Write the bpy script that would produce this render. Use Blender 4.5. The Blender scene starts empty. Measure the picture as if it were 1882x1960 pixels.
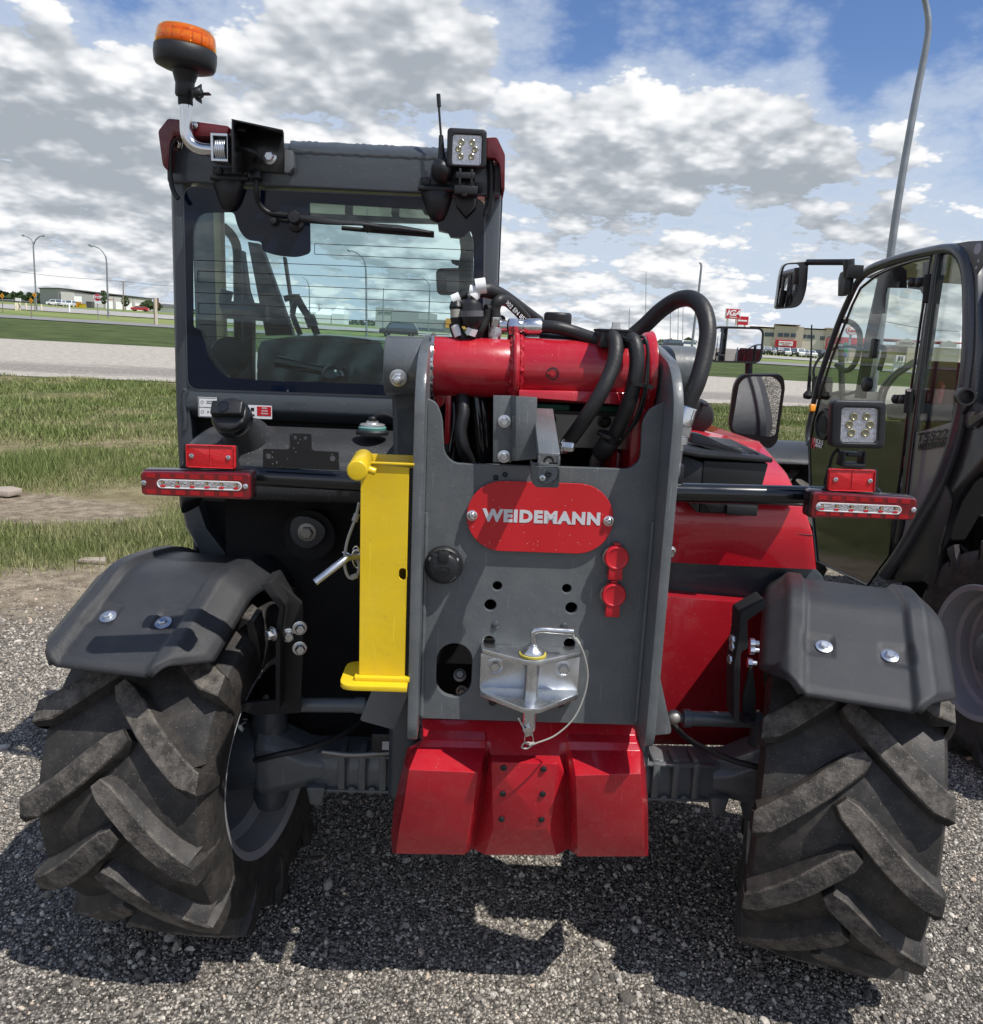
import bpy, bmesh, math, random
import numpy as np
from mathutils import Vector, Matrix, noise as mnoise
random.seed(7); rng = np.random.default_rng(7)
scene = bpy.context.scene; COL = scene.collection
R = math.radians
# ------------------------------------------------------------ camera
FPX, PITCH, ROLL, CAMH = 1600.0, R(12.0), R(3.3), 1.54       # focal length in px of a 1882 px wide frame
fwd = Vector((0, math.cos(PITCH), -math.sin(PITCH)))
_up = Vector((0, math.sin(PITCH), math.cos(PITCH))); _rt = Vector((1, 0, 0))
rt = _rt*math.cos(ROLL) + _up*math.sin(ROLL); up = -_rt*math.sin(ROLL) + _up*math.cos(ROLL)
CAM = Vector((0, 0, CAMH))
cd = bpy.data.cameras.new('camera'); cam = bpy.data.objects.new('camera', cd); COL.objects.link(cam)
cam.matrix_world = Matrix(((rt.x, up.x, -fwd.x, 0), (rt.y, up.y, -fwd.y, 0), (rt.z, up.z, -fwd.z, CAMH), (0, 0, 0, 1)))
cd.sensor_fit = 'HORIZONTAL'; cd.sensor_width = 36; cd.lens = 36*FPX/1882
cd.clip_start = .05; cd.clip_end = 20000
scene.camera = cam
# ------------------------------------------------------------ light and sky
SUND = Vector((.45, -.31, 1.0)).normalized()                   # towards the sun
sl = bpy.data.lights.new('sun', 'SUN'); sl.energy = 5.0; sl.angle = R(.5); sl.color = (1, .955, .89)
so = bpy.data.objects.new('sun', sl); COL.objects.link(so); so.rotation_euler = SUND.to_track_quat('Z', 'Y').to_euler(); so.location = (5, -5, 20)
world = bpy.data.worlds.new('World'); scene.world = world; world.use_nodes = True
WT = world.node_tree; WT.nodes.clear()
def wn(t, **k):
    n = WT.nodes.new(t)
    for a, b in k.items(): setattr(n, a, b)
    return n
def wl(a, b): WT.links.new(a, b)
def wmath(op, a, b=None, c=None, clamp=False):
    n = wn('ShaderNodeMath', operation=op, use_clamp=clamp)
    for i, x in enumerate((a, b, c)):
        if x is None: continue
        if isinstance(x, (int, float)): n.inputs[i].default_value = x
        else: wl(x, n.inputs[i])
    return n.outputs[0]
def wramp(v, a, b, smooth=True):
    n = wn('ShaderNodeMapRange', interpolation_type='SMOOTHSTEP' if smooth else 'LINEAR')
    n.inputs[1].default_value = a; n.inputs[2].default_value = b; wl(v, n.inputs[0]); return n.outputs[0]
def raydir(u, v): return (fwd + rt*((u-941)/FPX) - up*((v-980)/FPX)).normalized()
sky = wn('ShaderNodeTexSky', sky_type='NISHITA', sun_disc=False)
sky.sun_elevation = math.asin(SUND.z); sky.sun_rotation = math.atan2(SUND.x, SUND.y); sky.air_density = 1.0; sky.dust_density = .6; sky.ozone_density = 2.2
geo = wn('ShaderNodeTexCoord'); sep = wn('ShaderNodeSeparateXYZ'); wl(geo.outputs['Generated'], sep.inputs[0])
zc = wmath('ADD', wmath('MAXIMUM', sep.outputs[2], 0.0), .30)
px = wmath('DIVIDE', sep.outputs[0], zc); py = wmath('DIVIDE', sep.outputs[1], zc)
def density(k, sx=0.0, det=9, vdet=3.0):
    """cloud density; as k falls it is sampled a little higher in the sky"""
    c = wn('ShaderNodeCombineXYZ'); wl(wmath('ADD', wmath('MULTIPLY', px, k), sx+3.1), c.inputs[0]); wl(wmath('ADD', wmath('MULTIPLY', py, k), 1.7), c.inputs[1])
    n1 = wn('ShaderNodeTexNoise', noise_dimensions='2D'); n1.inputs['Scale'].default_value = 1.9; n1.inputs['Detail'].default_value = det; n1.inputs['Roughness'].default_value = .50; n1.inputs['Distortion'].default_value = .1
    wl(c.outputs[0], n1.inputs['Vector'])
    v1 = wn('ShaderNodeTexVoronoi', voronoi_dimensions='2D', feature='SMOOTH_F1'); v1.inputs['Scale'].default_value = 6.5; v1.inputs['Detail'].default_value = vdet; v1.inputs['Roughness'].default_value = .62; v1.inputs['Lacunarity'].default_value = 2.3; v1.inputs['Smoothness'].default_value = .35; v1.normalize = False
    wl(c.outputs[0], v1.inputs['Vector'])
    return wmath('ADD', n1.outputs['Fac'], wmath('MULTIPLY', wmath('SUBTRACT', .55, v1.outputs['Distance']), .24))
d0 = density(1.0); s0 = density(1.0, 0, 3.2, 2.0); s1 = density(.966, .012, 3.2, 2.0); s2 = density(.88, .03, 1.5, 0.0)
def spot(u, v, deg, amt):                                      # where the sky opens up, or closes
    dv = raydir(u, v); n = wn('ShaderNodeVectorMath', operation='DOT_PRODUCT'); wl(geo.outputs['Generated'], n.inputs[0]); n.inputs[1].default_value = dv
    return wmath('MULTIPLY', wramp(n.outputs['Value'], math.cos(R(deg)), math.cos(R(deg*.08))), amt*1.15)
bias = None
for s in [(1830, 100, 8, -.26), (1560, 60, 7, -.24), (1250, 50, 7, -.24), (1060, 50, 4.5, -.10), (1700, 150, 5, -.18), (1850, 340, 4.5, -.2), (1640, 345, 3, -.12), (300, -5, 6, -.2), (90, -20, 6, -.18), (1400, 95, 3, -.08),
          (1430, -5, 4, .14), (1300, 200, 6, .17), (1500, 265, 5, .16), (1090, 270, 5, .12), (700, 130, 9, .18), (860, 110, 4, .1), (1800, 230, 4.5, .2), (150, 250, 8, .15), (380, 150, 6, .10)]:
    b = spot(*s); bias = b if bias is None else wmath('ADD', bias, b)
low = wramp(sep.outputs[2], .42, .10)
dd = wmath('ADD', wmath('ADD', d0, bias), wmath('MULTIPLY', low, .13)); dd = wmath('SUBTRACT', dd, wmath('MULTIPLY', wramp(sep.outputs[2], .42, .66), .20))  # clouds thinned overhead, out of view, to weaken the fill light
mask = wramp(dd, .425, .505)
veil = wmath('MULTIPLY', wramp(dd, .05, .45), .72)
lit = wmath('ADD', wmath('MULTIPLY', wmath('SUBTRACT', s0, s1), 2.7), wmath('MULTIPLY', wmath('SUBTRACT', s0, s2), 1.25)); lit = wmath('ADD', lit, wmath('MULTIPLY', wmath('SUBTRACT', d0, s0), 1.5))
thick = wramp(dd, .46, .80)
lit = wmath('ADD', wmath('SUBTRACT', wmath('ADD', lit, .77), wmath('MULTIPLY', thick, .27)), 0.0, clamp=True)
cr = wn('ShaderNodeValToRGB'); wl(lit, cr.inputs[0])
cr.color_ramp.elements[0].position = 0; cr.color_ramp.elements[0].color = (.40, .44, .49, 1)
cr.color_ramp.elements[1].position = 1; cr.color_ramp.elements[1].color = (1.0, 1.0, 1.01, 1)
e = cr.color_ramp.elements.new(.35); e.color = (.53, .565, .61, 1)
e = cr.color_ramp.elements.new(.65); e.color = (.76, .79, .83, 1)
skys = wn('ShaderNodeMixRGB', blend_type='MULTIPLY'); skys.inputs[0].default_value = 1; wl(sky.outputs[0], skys.inputs[1]); skys.inputs[2].default_value = (.085, .098, .125, 1)
m0 = wn('ShaderNodeMixRGB'); wl(wramp(sep.outputs[2], .30, 0.0), m0.inputs[0]); wl(skys.outputs[0], m0.inputs[1]); m0.inputs[2].default_value = (.62, .72, .84, 1)
m1 = wn('ShaderNodeMixRGB'); wl(veil, m1.inputs[0]); wl(m0.outputs[0], m1.inputs[1]); m1.inputs[2].default_value = (.62, .70, .82, 1)
m2 = wn('ShaderNodeMixRGB'); wl(mask, m2.inputs[0]); wl(m1.outputs[0], m2.inputs[1]); wl(cr.outputs[0], m2.inputs[2])
bg = wn('ShaderNodeBackground'); wl(m2.outputs[0], bg.inputs[0]); bg.inputs[1].default_value = 1.0
wo = wn('ShaderNodeOutputWorld'); wl(bg.outputs[0], wo.inputs[0])
world.cycles.sampling_method = 'MANUAL'; world.cycles.sample_map_resolution = 512
scene.view_settings.view_transform = 'Standard'; scene.view_settings.look = 'None'; scene.view_settings.exposure = 0.0; scene.view_settings.gamma = 1
scene.cycles.max_bounces = 8; scene.cycles.transparent_max_bounces = 16; scene.cycles.use_denoising = True
# ------------------------------------------------------------ photo px (1882 wide) -> place
YAW, TILT = R(1.8), R(.85)
ORG = Vector((0, 2.0, 0))
MR = Matrix.Rotation(YAW, 3, 'Z') @ Matrix.Rotation(-TILT, 3, 'Y')
MRI = MR.transposed(); CAML = MRI @ (CAM-ORG)
def ray(u, v): return fwd + rt*((u-941)/FPX) - up*((v-980)/FPX)
def V(u, v, y):                                             # point of the machine (its own axes) at depth y
    d = MRI @ ray(u, v); t = (y-CAML.y)/d.y; return CAML + d*t
def VX(u, v, x):
    d = MRI @ ray(u, v); t = (x-CAML.x)/d.x; return CAML + d*t
def at(u, v, D):                                            # point of the world at distance D
    d = ray(u, v); return CAM + d*(D/d.y)
def cA(x, y): return (260.3+x*.4062, 15.3+y*.4062)
def cB(x, y): return (719.8+x*.35, 490+y*.35)
def cC(x, y): return (1240.4+x*.3409, 428.8+.3409*y)
def cD(x, y): return (.1953*x, 382.8+.1953*y)
def cE(x, y): return (673.8+.35*x, 827+.35*y)
def cF(x, y): return (.4297*x, 995.4+.4297*y)
def cG(x, y): return (1194.5+.4374*x, 1056.7+.4374*y)
def cH(x, y): return (689.1+.3255*x, 1263.4+.3255*y)
def cI(x, y): return (252.7+.3052*x, 735.1+.3052*y)
def cJ(x, y): return (1194.5+.3907*x, 735.1+.3907*y)
def cK(x, y): return (1340+.2881*x, 551.3+.2881*y)
def cL(x, y): return (918.8+.5118*x, .5118*y)
def P(f, x, y, d): return V(*f(x, y), d)
# ------------------------------------------------------------ objects
def tag(o, label=None, cat=None, group=None, kind=None):
    if label: o['label'] = label
    if cat: o['category'] = cat
    if group: o['group'] = group
    if kind: o['kind'] = kind
    return o
def empty(name, loc=(0, 0, 0), rot=None, parent=None):
    o = bpy.data.objects.new(name, None); COL.objects.link(o); o.location = loc
    if rot is not None: o.rotation_euler = rot
    if parent: o.parent = parent
    o.empty_display_size = .1
    return o
def basis(n):
    n = Vector(n).normalized(); a = Vector((0, 0, 1)) if abs(n.z) < .9 else Vector((1, 0, 0))
    e1 = a.cross(n).normalized(); return e1, n.cross(e1), n
def spline(pts, n=6):
    pts = [Vector(p) for p in pts]
    if len(pts) < 3 or n <= 1: return pts
    out = []; q = [pts[0]*2-pts[1]] + pts + [pts[-1]*2-pts[-2]]
    for i in range(1, len(q)-2):
        p0, p1, p2, p3 = q[i-1:i+3]
        for k in range(n):
            t = k/n; out.append(.5*((2*p1)+(p2-p0)*t+(2*p0-5*p1+4*p2-p3)*t*t+(3*p1-p0-3*p2+p3)*t**3))
    return out+[pts[-1]]
def rnd(poly, r, n=4):
    out = []; N = len(poly)
    rs = r if isinstance(r, (list, tuple)) else [r]*N
    for i in range(N):
        a, b, c = Vector(poly[i-1]), Vector(poly[i]), Vector(poly[(i+1) % N])
        if rs[i] <= 0: out.append(b); continue
        la, lc = (a-b).length, (c-b).length
        if la < 1e-7 or lc < 1e-7: out.append(b); continue
        q = min(rs[i], la*.49, lc*.49); p0 = b+(a-b)*(q/la); p2 = b+(c-b)*(q/lc)
        for k in range(n+1):
            t = k/n; out.append(p0*(1-t)**2+b*2*t*(1-t)+p2*t*t)
    return out
def circ(cx, cy, r, n=20, sx=1): return [(cx+r*sx*math.cos(2*math.pi*i/n), cy+r*math.sin(2*math.pi*i/n)) for i in range(n)]
def stadium(x0, x1, y0, y1, n=8):
    w, h = x1-x0, y1-y0; r = min(w, h)/2; out = []
    cs = [(x1-r, y1-r, 0), (x0+r, y1-r, 90), (x0+r, y0+r, 180), (x1-r, y0+r, 270)]
    for cx, cy, a in cs:
        for k in range(n+1): t = R(a+90*k/n); out.append((cx+r*math.cos(t), cy+r*math.sin(t)))
    return out
def curve_mesh(outlines, thick, bev, reso=1):
    cu = bpy.data.curves.new('outline', 'CURVE'); cu.dimensions = '2D'; cu.fill_mode = 'BOTH'; cu.extrude = max(thick/2-bev, 0); cu.bevel_depth = bev; cu.bevel_resolution = reso; cu.offset = -bev
    for o in outlines:
        s = cu.splines.new('POLY'); s.points.add(len(o)-1); s.use_cyclic_u = True
        for k, p in enumerate(o): s.points[k].co = (p[0], p[1], 0, 1)
    ob = bpy.data.objects.new('outline', cu); me = bpy.data.meshes.new_from_object(ob)
    bpy.data.objects.remove(ob); bpy.data.curves.remove(cu); return me
class MB:
    def __init__(s): s.V = []; s.F = []; s.M = []
    def add(s, vs, fs, mi=0):
        b = len(s.V); s.V += [tuple(v) for v in vs]; s.F += [tuple(i+b for i in f) for f in fs]; s.M += [mi]*len(fs); return s
    def hexa(s, p, mi=0): return s.add(p, [(0, 3, 2, 1), (4, 5, 6, 7), (0, 1, 5, 4), (1, 2, 6, 5), (2, 3, 7, 6), (3, 0, 4, 7)], mi)
    def box(s, x0, x1, y0, y1, z0, z1, mi=0): return s.hexa([(x0, y0, z0), (x1, y0, z0), (x1, y1, z0), (x0, y1, z0), (x0, y0, z1), (x1, y0, z1), (x1, y1, z1), (x0, y1, z1)], mi)
    def obox(s, c, ex, ey, ez, mi=0):                          # half-axes as vectors
        c, ex, ey, ez = map(Vector, (c, ex, ey, ez)); p = []
        for k in (-1, 1):
            for a, b in ((-1, -1), (1, -1), (1, 1), (-1, 1)): p.append(c+ex*a+ey*b+ez*k)
        return s.hexa(p, mi)
    def prism(s, poly, vec, mi=0):
        n = len(poly); vec = Vector(vec); a = [Vector(p) for p in poly]; b = [p+vec for p in a]
        return s.add(a+b, [tuple(range(n))[::-1], tuple(range(n, 2*n))]+[(i, (i+1) % n, n+(i+1) % n, n+i) for i in range(n)], mi)
    def grid(s, rows, mi=0, close=False):
        m = len(rows[0]); vs = [p for r in rows for p in r]; fs = []
        for i in range(len(rows)-1):
            for j in range(m if close else m-1):
                k = (j+1) % m; fs.append((i*m+j, i*m+k, (i+1)*m+k, (i+1)*m+j))
        return s.add(vs, fs, mi)
    def tube(s, pts, r, seg=12, sm=1, mi=0, caps=True):
        n0 = len(pts); P_ = spline(pts, sm); n = len(P_)
        if isinstance(r, (list, tuple)): rr = [np.interp(i/(n-1)*(n0-1), range(n0), r) for i in range(n)]
        else: rr = [r]*n
        t = (P_[1]-P_[0]).normalized(); e1, e2, _ = basis(t); rows = []
        for i, p in enumerate(P_):
            tn = (P_[min(i+1, n-1)]-P_[max(i-1, 0)]).normalized()
            e1 = (e1-tn*e1.dot(tn)).normalized(); e2 = tn.cross(e1)
            rows.append([p+(e1*math.cos(a)+e2*math.sin(a))*rr[i] for a in [2*math.pi*k/seg for k in range(seg)]])
        s.grid(rows, mi, close=True)
        if caps:
            b = len(s.V)-n*seg; s.F += [tuple(b+k for k in range(seg))[::-1], tuple(b+(n-1)*seg+k for k in range(seg))]; s.M += [mi, mi]
        return s
    def cyl(s, p0, p1, r0, r1=None, seg=20, mi=0): return s.tube([p0, p1], [r0, r0 if r1 is None else r1], seg, 1, mi)
    def lathe(s, o, ax, prof, seg=32, mi=0, caps=True):         # prof: (distance along the axis, radius)
        e1, e2, n = basis(ax); o = Vector(o)
        rows = [[o+n*t+(e1*math.cos(a)+e2*math.sin(a))*max(r, 1e-5) for a in [2*math.pi*k/seg for k in range(seg)]] for t, r in prof]
        s.grid(rows, mi, close=True)
        if caps:
            b = len(s.V)-len(prof)*seg; s.F += [tuple(b+k for k in range(seg))[::-1], tuple(b+(len(prof)-1)*seg+k for k in range(seg))]; s.M += [mi, mi]
        return s
    def bolt(s, p, n, r, h=None, washer=True, mi=0):
        n = Vector(n).normalized(); p = Vector(p); h = h or r*.7
        if washer: s.lathe(p, n, [(0, r*1.45), (r*.22, r*1.45), (r*.28, r*1.3)], 18, mi); p = p+n*r*.25
        s.lathe(p, n, [(0, r), (h*.8, r), (h, r*.8)], 6, mi); return s
    def mesh(s, me, M=None, mi=0):
        M = M or Matrix.Identity(4); s.add([M @ v.co for v in me.vertices], [tuple(p.vertices) for p in me.polygons], mi); return s
    def plate(s, outline, holes=(), y0=0.0, thick=.01, bev=.0012, mi=0):    # outline in x,z facing -y; y0 = its front face
        me = curve_mesh([outline]+list(holes), thick, bev)
        M = Matrix(((1, 0, 0, 0), (0, 0, -1, y0+thick/2), (0, 1, 0, 0), (0, 0, 0, 1))); s.mesh(me, M, mi); bpy.data.meshes.remove(me); return s
    def plate3(s, outline, holes, o, ex, ey, thick=.01, bev=.001, mi=0):       # outline along ex, ey; its front face at o, facing ex x ey
        o, ex, ey = Vector(o), Vector(ex).normalized(), Vector(ey).normalized(); ez = ex.cross(ey).normalized(); c = o-ez*thick/2
        me = curve_mesh([outline]+list(holes), thick, bev)
        M = Matrix(((ex.x, ey.x, ez.x, c.x), (ex.y, ey.y, ez.y, c.y), (ex.z, ey.z, ez.z, c.z), (0, 0, 0, 1))); s.mesh(me, M, mi); bpy.data.meshes.remove(me); return s
    def text(s, txt, size, o, ex=(1, 0, 0), ey=(0, 0, 1), depth=.001, bold=0.0, shear=0, align='CENTER', sx=1.0, mi=0, space=1.0):
        cu = bpy.data.curves.new('lettering', 'FONT'); cu.body = txt; cu.size = size; cu.extrude = depth/2; cu.offset = bold; cu.shear = shear; cu.align_x = align; cu.align_y = 'CENTER'; cu.space_character = space; cu.resolution_u = 3
        ob = bpy.data.objects.new('lettering', cu); me = bpy.data.meshes.new_from_object(ob); bpy.data.objects.remove(ob); bpy.data.curves.remove(cu)
        o, ex, ey = Vector(o), Vector(ex).normalized(), Vector(ey).normalized(); ez = ex.cross(ey).normalized(); o = o+ez*depth/2; ex = ex*sx
        M = Matrix(((ex.x, ey.x, ez.x, o.x), (ex.y, ey.y, ez.y, o.y), (ex.z, ey.z, ez.z, o.z), (0, 0, 0, 1))); s.mesh(me, M, mi); bpy.data.meshes.remove(me); return s
    def build(s, name, mats, parent=None, bevel=0, seg=2, ang=40, loc=None, flat=False, sub=0, bthr=28):
        me = bpy.data.meshes.new(name); me.from_pydata(s.V, [], s.F)
        for m in (mats if isinstance(mats, (list, tuple)) else [mats]): me.materials.append(m)
        me.polygons.foreach_set('material_index', s.M)
        bm = bmesh.new(); bm.from_mesh(me)
        bmesh.ops.recalc_face_normals(bm, faces=bm.faces)
        if bevel:
            bmesh.ops.remove_doubles(bm, verts=bm.verts, dist=1e-6)
            es = [e for e in bm.edges if len(e.link_faces) == 2 and e.calc_face_angle(0) > R(bthr)]
            bmesh.ops.bevel(bm, geom=es, offset=bevel, segments=seg, profile=.5, affect='EDGES', clamp_overlap=True)
        bm.to_mesh(me); bm.free()
        if not flat:
            me.polygons.foreach_set('use_smooth', [True]*len(me.polygons)); me.set_sharp_from_angle(angle=R(ang))
        o = bpy.data.objects.new(name, me); COL.objects.link(o)
        if parent: o.parent = parent
        if loc is not None: o.location = loc
        if sub: md = o.modifiers.new('Subsurf', 'SUBSURF'); md.levels = sub; md.render_levels = sub
        return o
def copy_tree(o, parent=None):
    c = o.copy(); COL.objects.link(c)
    if parent: c.parent = parent
    for ch in list(o.children): copy_tree(ch, c)
    return c
# ------------------------------------------------------------ materials
MATS = {}
def mat(name, col, rough=.5, metal=0, coat=0, var=.06, vscale=8, bump=0, bscale=60, speck=0, speckcol=(.35, .32, .28), emis=None, trans=0, ior=1.45, spec=.5, dust=0, dcol=(.23, .2, .17), rvar=.08, scratch=0):
    if name in MATS: return MATS[name]
    m = bpy.data.materials.new(name); MATS[name] = m; m.use_nodes = True; nt = m.node_tree; N = nt.nodes; L = nt.links
    b = N['Principled BSDF']; b.inputs['Roughness'].default_value = rough; b.inputs['Metallic'].default_value = metal; b.inputs['Coat Weight'].default_value = coat; b.inputs['Coat Roughness'].default_value = .06
    b.inputs['Specular IOR Level'].default_value = spec; b.inputs['IOR'].default_value = ior; b.inputs['Transmission Weight'].default_value = trans
    tc = N.new('ShaderNodeTexCoord'); c = (*col, 1)
    nz = N.new('ShaderNodeTexNoise'); nz.inputs['Scale'].default_value = vscale; nz.inputs['Detail'].default_value = 6; L.new(tc.outputs['Object'], nz.inputs['Vector'])
    mr = N.new('ShaderNodeMapRange'); mr.inputs[1].default_value = .3; mr.inputs[2].default_value = .7; mr.inputs[3].default_value = 1-var; mr.inputs[4].default_value = 1+var; L.new(nz.outputs['Fac'], mr.inputs[0])
    mx = N.new('ShaderNodeVectorMath'); mx.operation = 'SCALE'; mx.inputs[0].default_value = col; L.new(mr.outputs[0], mx.inputs['Scale']); out = mx.outputs[0]
    if dust:
        n2 = N.new('ShaderNodeTexNoise'); n2.inputs['Scale'].default_value = 22; n2.inputs['Detail'].default_value = 9; n2.inputs['Roughness'].default_value = .7; L.new(tc.outputs['Object'], n2.inputs['Vector'])
        r2 = N.new('ShaderNodeMapRange'); r2.inputs[1].default_value = .42; r2.inputs[2].default_value = .68; r2.inputs[3].default_value = 0; r2.inputs[4].default_value = dust; L.new(n2.outputs['Fac'], r2.inputs[0])
        mm = N.new('ShaderNodeMixRGB'); L.new(r2.outputs[0], mm.inputs[0]); L.new(out, mm.inputs[1]); mm.inputs[2].default_value = (*dcol, 1); out = mm.outputs[0]
    if scratch:
        for k_, (sx_, sz_, rot) in enumerate(((900, 9, .5), (700, 7, -.9))):
            mp = N.new('ShaderNodeMapping'); mp.inputs['Rotation'].default_value = (0, rot, .4*k_); mp.inputs['Scale'].default_value = (sx_*.35, 12, sz_); L.new(tc.outputs['Object'], mp.inputs[0])
            n4 = N.new('ShaderNodeTexNoise'); n4.inputs['Scale'].default_value = 1.0; n4.inputs['Detail'].default_value = 2; L.new(mp.outputs[0], n4.inputs['Vector'])
            r4 = N.new('ShaderNodeMapRange'); r4.inputs[1].default_value = .70; r4.inputs[2].default_value = .76; r4.inputs[4].default_value = scratch; L.new(n4.outputs['Fac'], r4.inputs[0])
            mm = N.new('ShaderNodeMixRGB'); L.new(r4.outputs[0], mm.inputs[0]); L.new(out, mm.inputs[1]); mm.inputs[2].default_value = (min(1, col[0]*1.6+.08), min(1, col[1]*1.6+.08), min(1, col[2]*1.6+.08), 1); out = mm.outputs[0]
    if speck:
        vo = N.new('ShaderNodeTexVoronoi'); vo.inputs['Scale'].default_value = 240; L.new(tc.outputs['Object'], vo.inputs['Vector'])
        sp = N.new('ShaderNodeSeparateColor'); L.new(vo.outputs['Color'], sp.inputs[0])
        a1 = N.new('ShaderNodeMath'); a1.operation = 'GREATER_THAN'; a1.inputs[1].default_value = 1-speck; L.new(sp.outputs[0], a1.inputs[0])
        a2 = N.new('ShaderNodeMath'); a2.operation = 'LESS_THAN'; a2.inputs[1].default_value = .22; L.new(vo.outputs['Distance'], a2.inputs[0])
        a3 = N.new('ShaderNodeMath'); a3.operation = 'MULTIPLY'; L.new(a1.outputs[0], a3.inputs[0]); L.new(a2.outputs[0], a3.inputs[1])
        mm = N.new('ShaderNodeMixRGB'); L.new(a3.outputs[0], mm.inputs[0]); L.new(out, mm.inputs[1]); mm.inputs[2].default_value = (*speckcol, 1); out = mm.outputs[0]
    L.new(out, b.inputs['Base Color'])
    if rvar and not trans:
        r3 = N.new('ShaderNodeMapRange'); r3.inputs[1].default_value = .3; r3.inputs[2].default_value = .7; r3.inputs[3].default_value = max(0, rough-rvar); r3.inputs[4].default_value = min(1, rough+rvar); L.new(nz.outputs['Fac'], r3.inputs[0]); L.new(r3.outputs[0], b.inputs['Roughness'])
    if bump:
        n3 = N.new('ShaderNodeTexNoise'); n3.inputs['Scale'].default_value = bscale; n3.inputs['Detail'].default_value = 4; L.new(tc.outputs['Object'], n3.inputs['Vector'])
        bp = N.new('ShaderNodeBump'); bp.inputs['Strength'].default_value = 1; bp.inputs['Distance'].default_value = bump; L.new(n3.outputs['Fac'], bp.inputs['Height']); L.new(bp.outputs[0], b.inputs['Normal'])
    if emis: b.inputs['Emission Color'].default_value = (*emis[:3], 1); b.inputs['Emission Strength'].default_value = emis[3]
    return m
def glassmat(name, tint, rough=0.0, ior=1.5, refl=1.0, opacity=0.0, ocol=(.02, .02, .02)):
    """thin pane: a tinted see-through sheet with a clear surface reflection"""
    if name in MATS: return MATS[name]
    m = bpy.data.materials.new(name); MATS[name] = m; m.use_nodes = True; N = m.node_tree.nodes; L = m.node_tree.links; N.clear()
    o = N.new('ShaderNodeOutputMaterial'); t = N.new('ShaderNodeBsdfTransparent'); t.inputs[0].default_value = (*tint, 1)
    g = N.new('ShaderNodeBsdfGlossy'); g.inputs['Roughness'].default_value = rough; g.inputs[0].default_value = (refl, refl, refl, 1)
    f = N.new('ShaderNodeFresnel'); gg = N.new('ShaderNodeNewGeometry'); mr = N.new('ShaderNodeMapRange'); mr.inputs[3].default_value = ior; mr.inputs[4].default_value = 1/ior; L.new(gg.outputs['Backfacing'], mr.inputs[0]); L.new(mr.outputs[0], f.inputs[0])
    base = t.outputs[0]
    if opacity:
        d = N.new('ShaderNodeBsdfDiffuse'); d.inputs[0].default_value = (*ocol, 1); x = N.new('ShaderNodeMixShader'); x.inputs[0].default_value = opacity; L.new(t.outputs[0], x.inputs[1]); L.new(d.outputs[0], x.inputs[2]); base = x.outputs[0]
    x = N.new('ShaderNodeMixShader'); L.new(f.outputs[0], x.inputs[0]); L.new(base, x.inputs[1]); L.new(g.outputs[0], x.inputs[2]); L.new(x.outputs[0], o.inputs[0]); return m
GREY = mat('grey_paint', (.098, .110, .118), .38, coat=.35, speck=.05, speckcol=(.25, .24, .22), bump=.0005, bscale=90, var=.07, dust=.20, dcol=(.21, .20, .185), rvar=.14, scratch=.5)
GREYL = mat('grey_paint_cab', (.050, .060, .070), .36, coat=.3, speck=.03, speckcol=(.2, .2, .2), bump=.0003, bscale=90)
RED = mat('red_paint', (.42, .009, .021), .30, coat=.5, speck=.03, speckcol=(.6, .18, .18), bump=.0005, bscale=60, var=.08, dust=.12, dcol=(.32, .12, .10), rvar=.14, scratch=.25)
REDP = mat('red_plastic', (.50, .012, .022), .34, coat=.2, bump=.0002)
YEL = mat('yellow_paint', (.72, .50, .012), .38, coat=.3, speck=.03, speckcol=(.3, .2, .05), bump=.0004, var=.08, dust=.16, dcol=(.42, .32, .08), rvar=.12, scratch=.3)
BLK = mat('black_plastic', (.014, .015, .017), .42, bump=.0005, bscale=400, var=.1)
BLKG = mat('black_gloss', (.008, .009, .011), .18, coat=.4)
BLKM = mat('black_matte', (.010, .010, .011), .7)
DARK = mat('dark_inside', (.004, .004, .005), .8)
FEND = mat('fender_plastic', (.026, .028, .032), .36, bump=.0011, bscale=900, var=.06, spec=.6, dust=.14, dcol=(.09, .085, .08), speck=.03, speckcol=(.2, .19, .17))
RUB = mat('hose_rubber', (.016, .016, .017), .48, bump=.0006, bscale=150)
ZINC = mat('zinc_plate', (.62, .64, .66), .28, metal=.95, var=.18, vscale=14, bump=.0006, bscale=30, rvar=.12)
STEEL = mat('bright_steel', (.70, .70, .70), .2, metal=1, var=.08, vscale=20, rvar=.1)
CAST = mat('steel_cast', (.30, .29, .27), .5, metal=.8, var=.2)
TYRE = mat('tyre_rubber', (.022, .021, .0205), .62, bump=.0010, bscale=70, dust=.5, dcol=(.090, .078, .066), var=.15, vscale=12, speck=.10, speckcol=(.20, .18, .16))
TREAD = mat('tyre_tread_worn', (.036, .033, .030), .8, bump=.0022, bscale=120, dust=1.0, dcol=(.165, .145, .125), var=.2, vscale=14, speck=.30, speckcol=(.24, .22, .19))
RIMM = mat('rim_paint', (.27, .272, .285), .42, coat=.2, var=.08)
TEAL = mat('green_wear_pad', (.01, .13, .085), .4)
WHITE = mat('white_label', (.75, .75, .75), .5)
SILV = mat('silver_lettering', (.62, .64, .67), .35, metal=.2)
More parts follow.
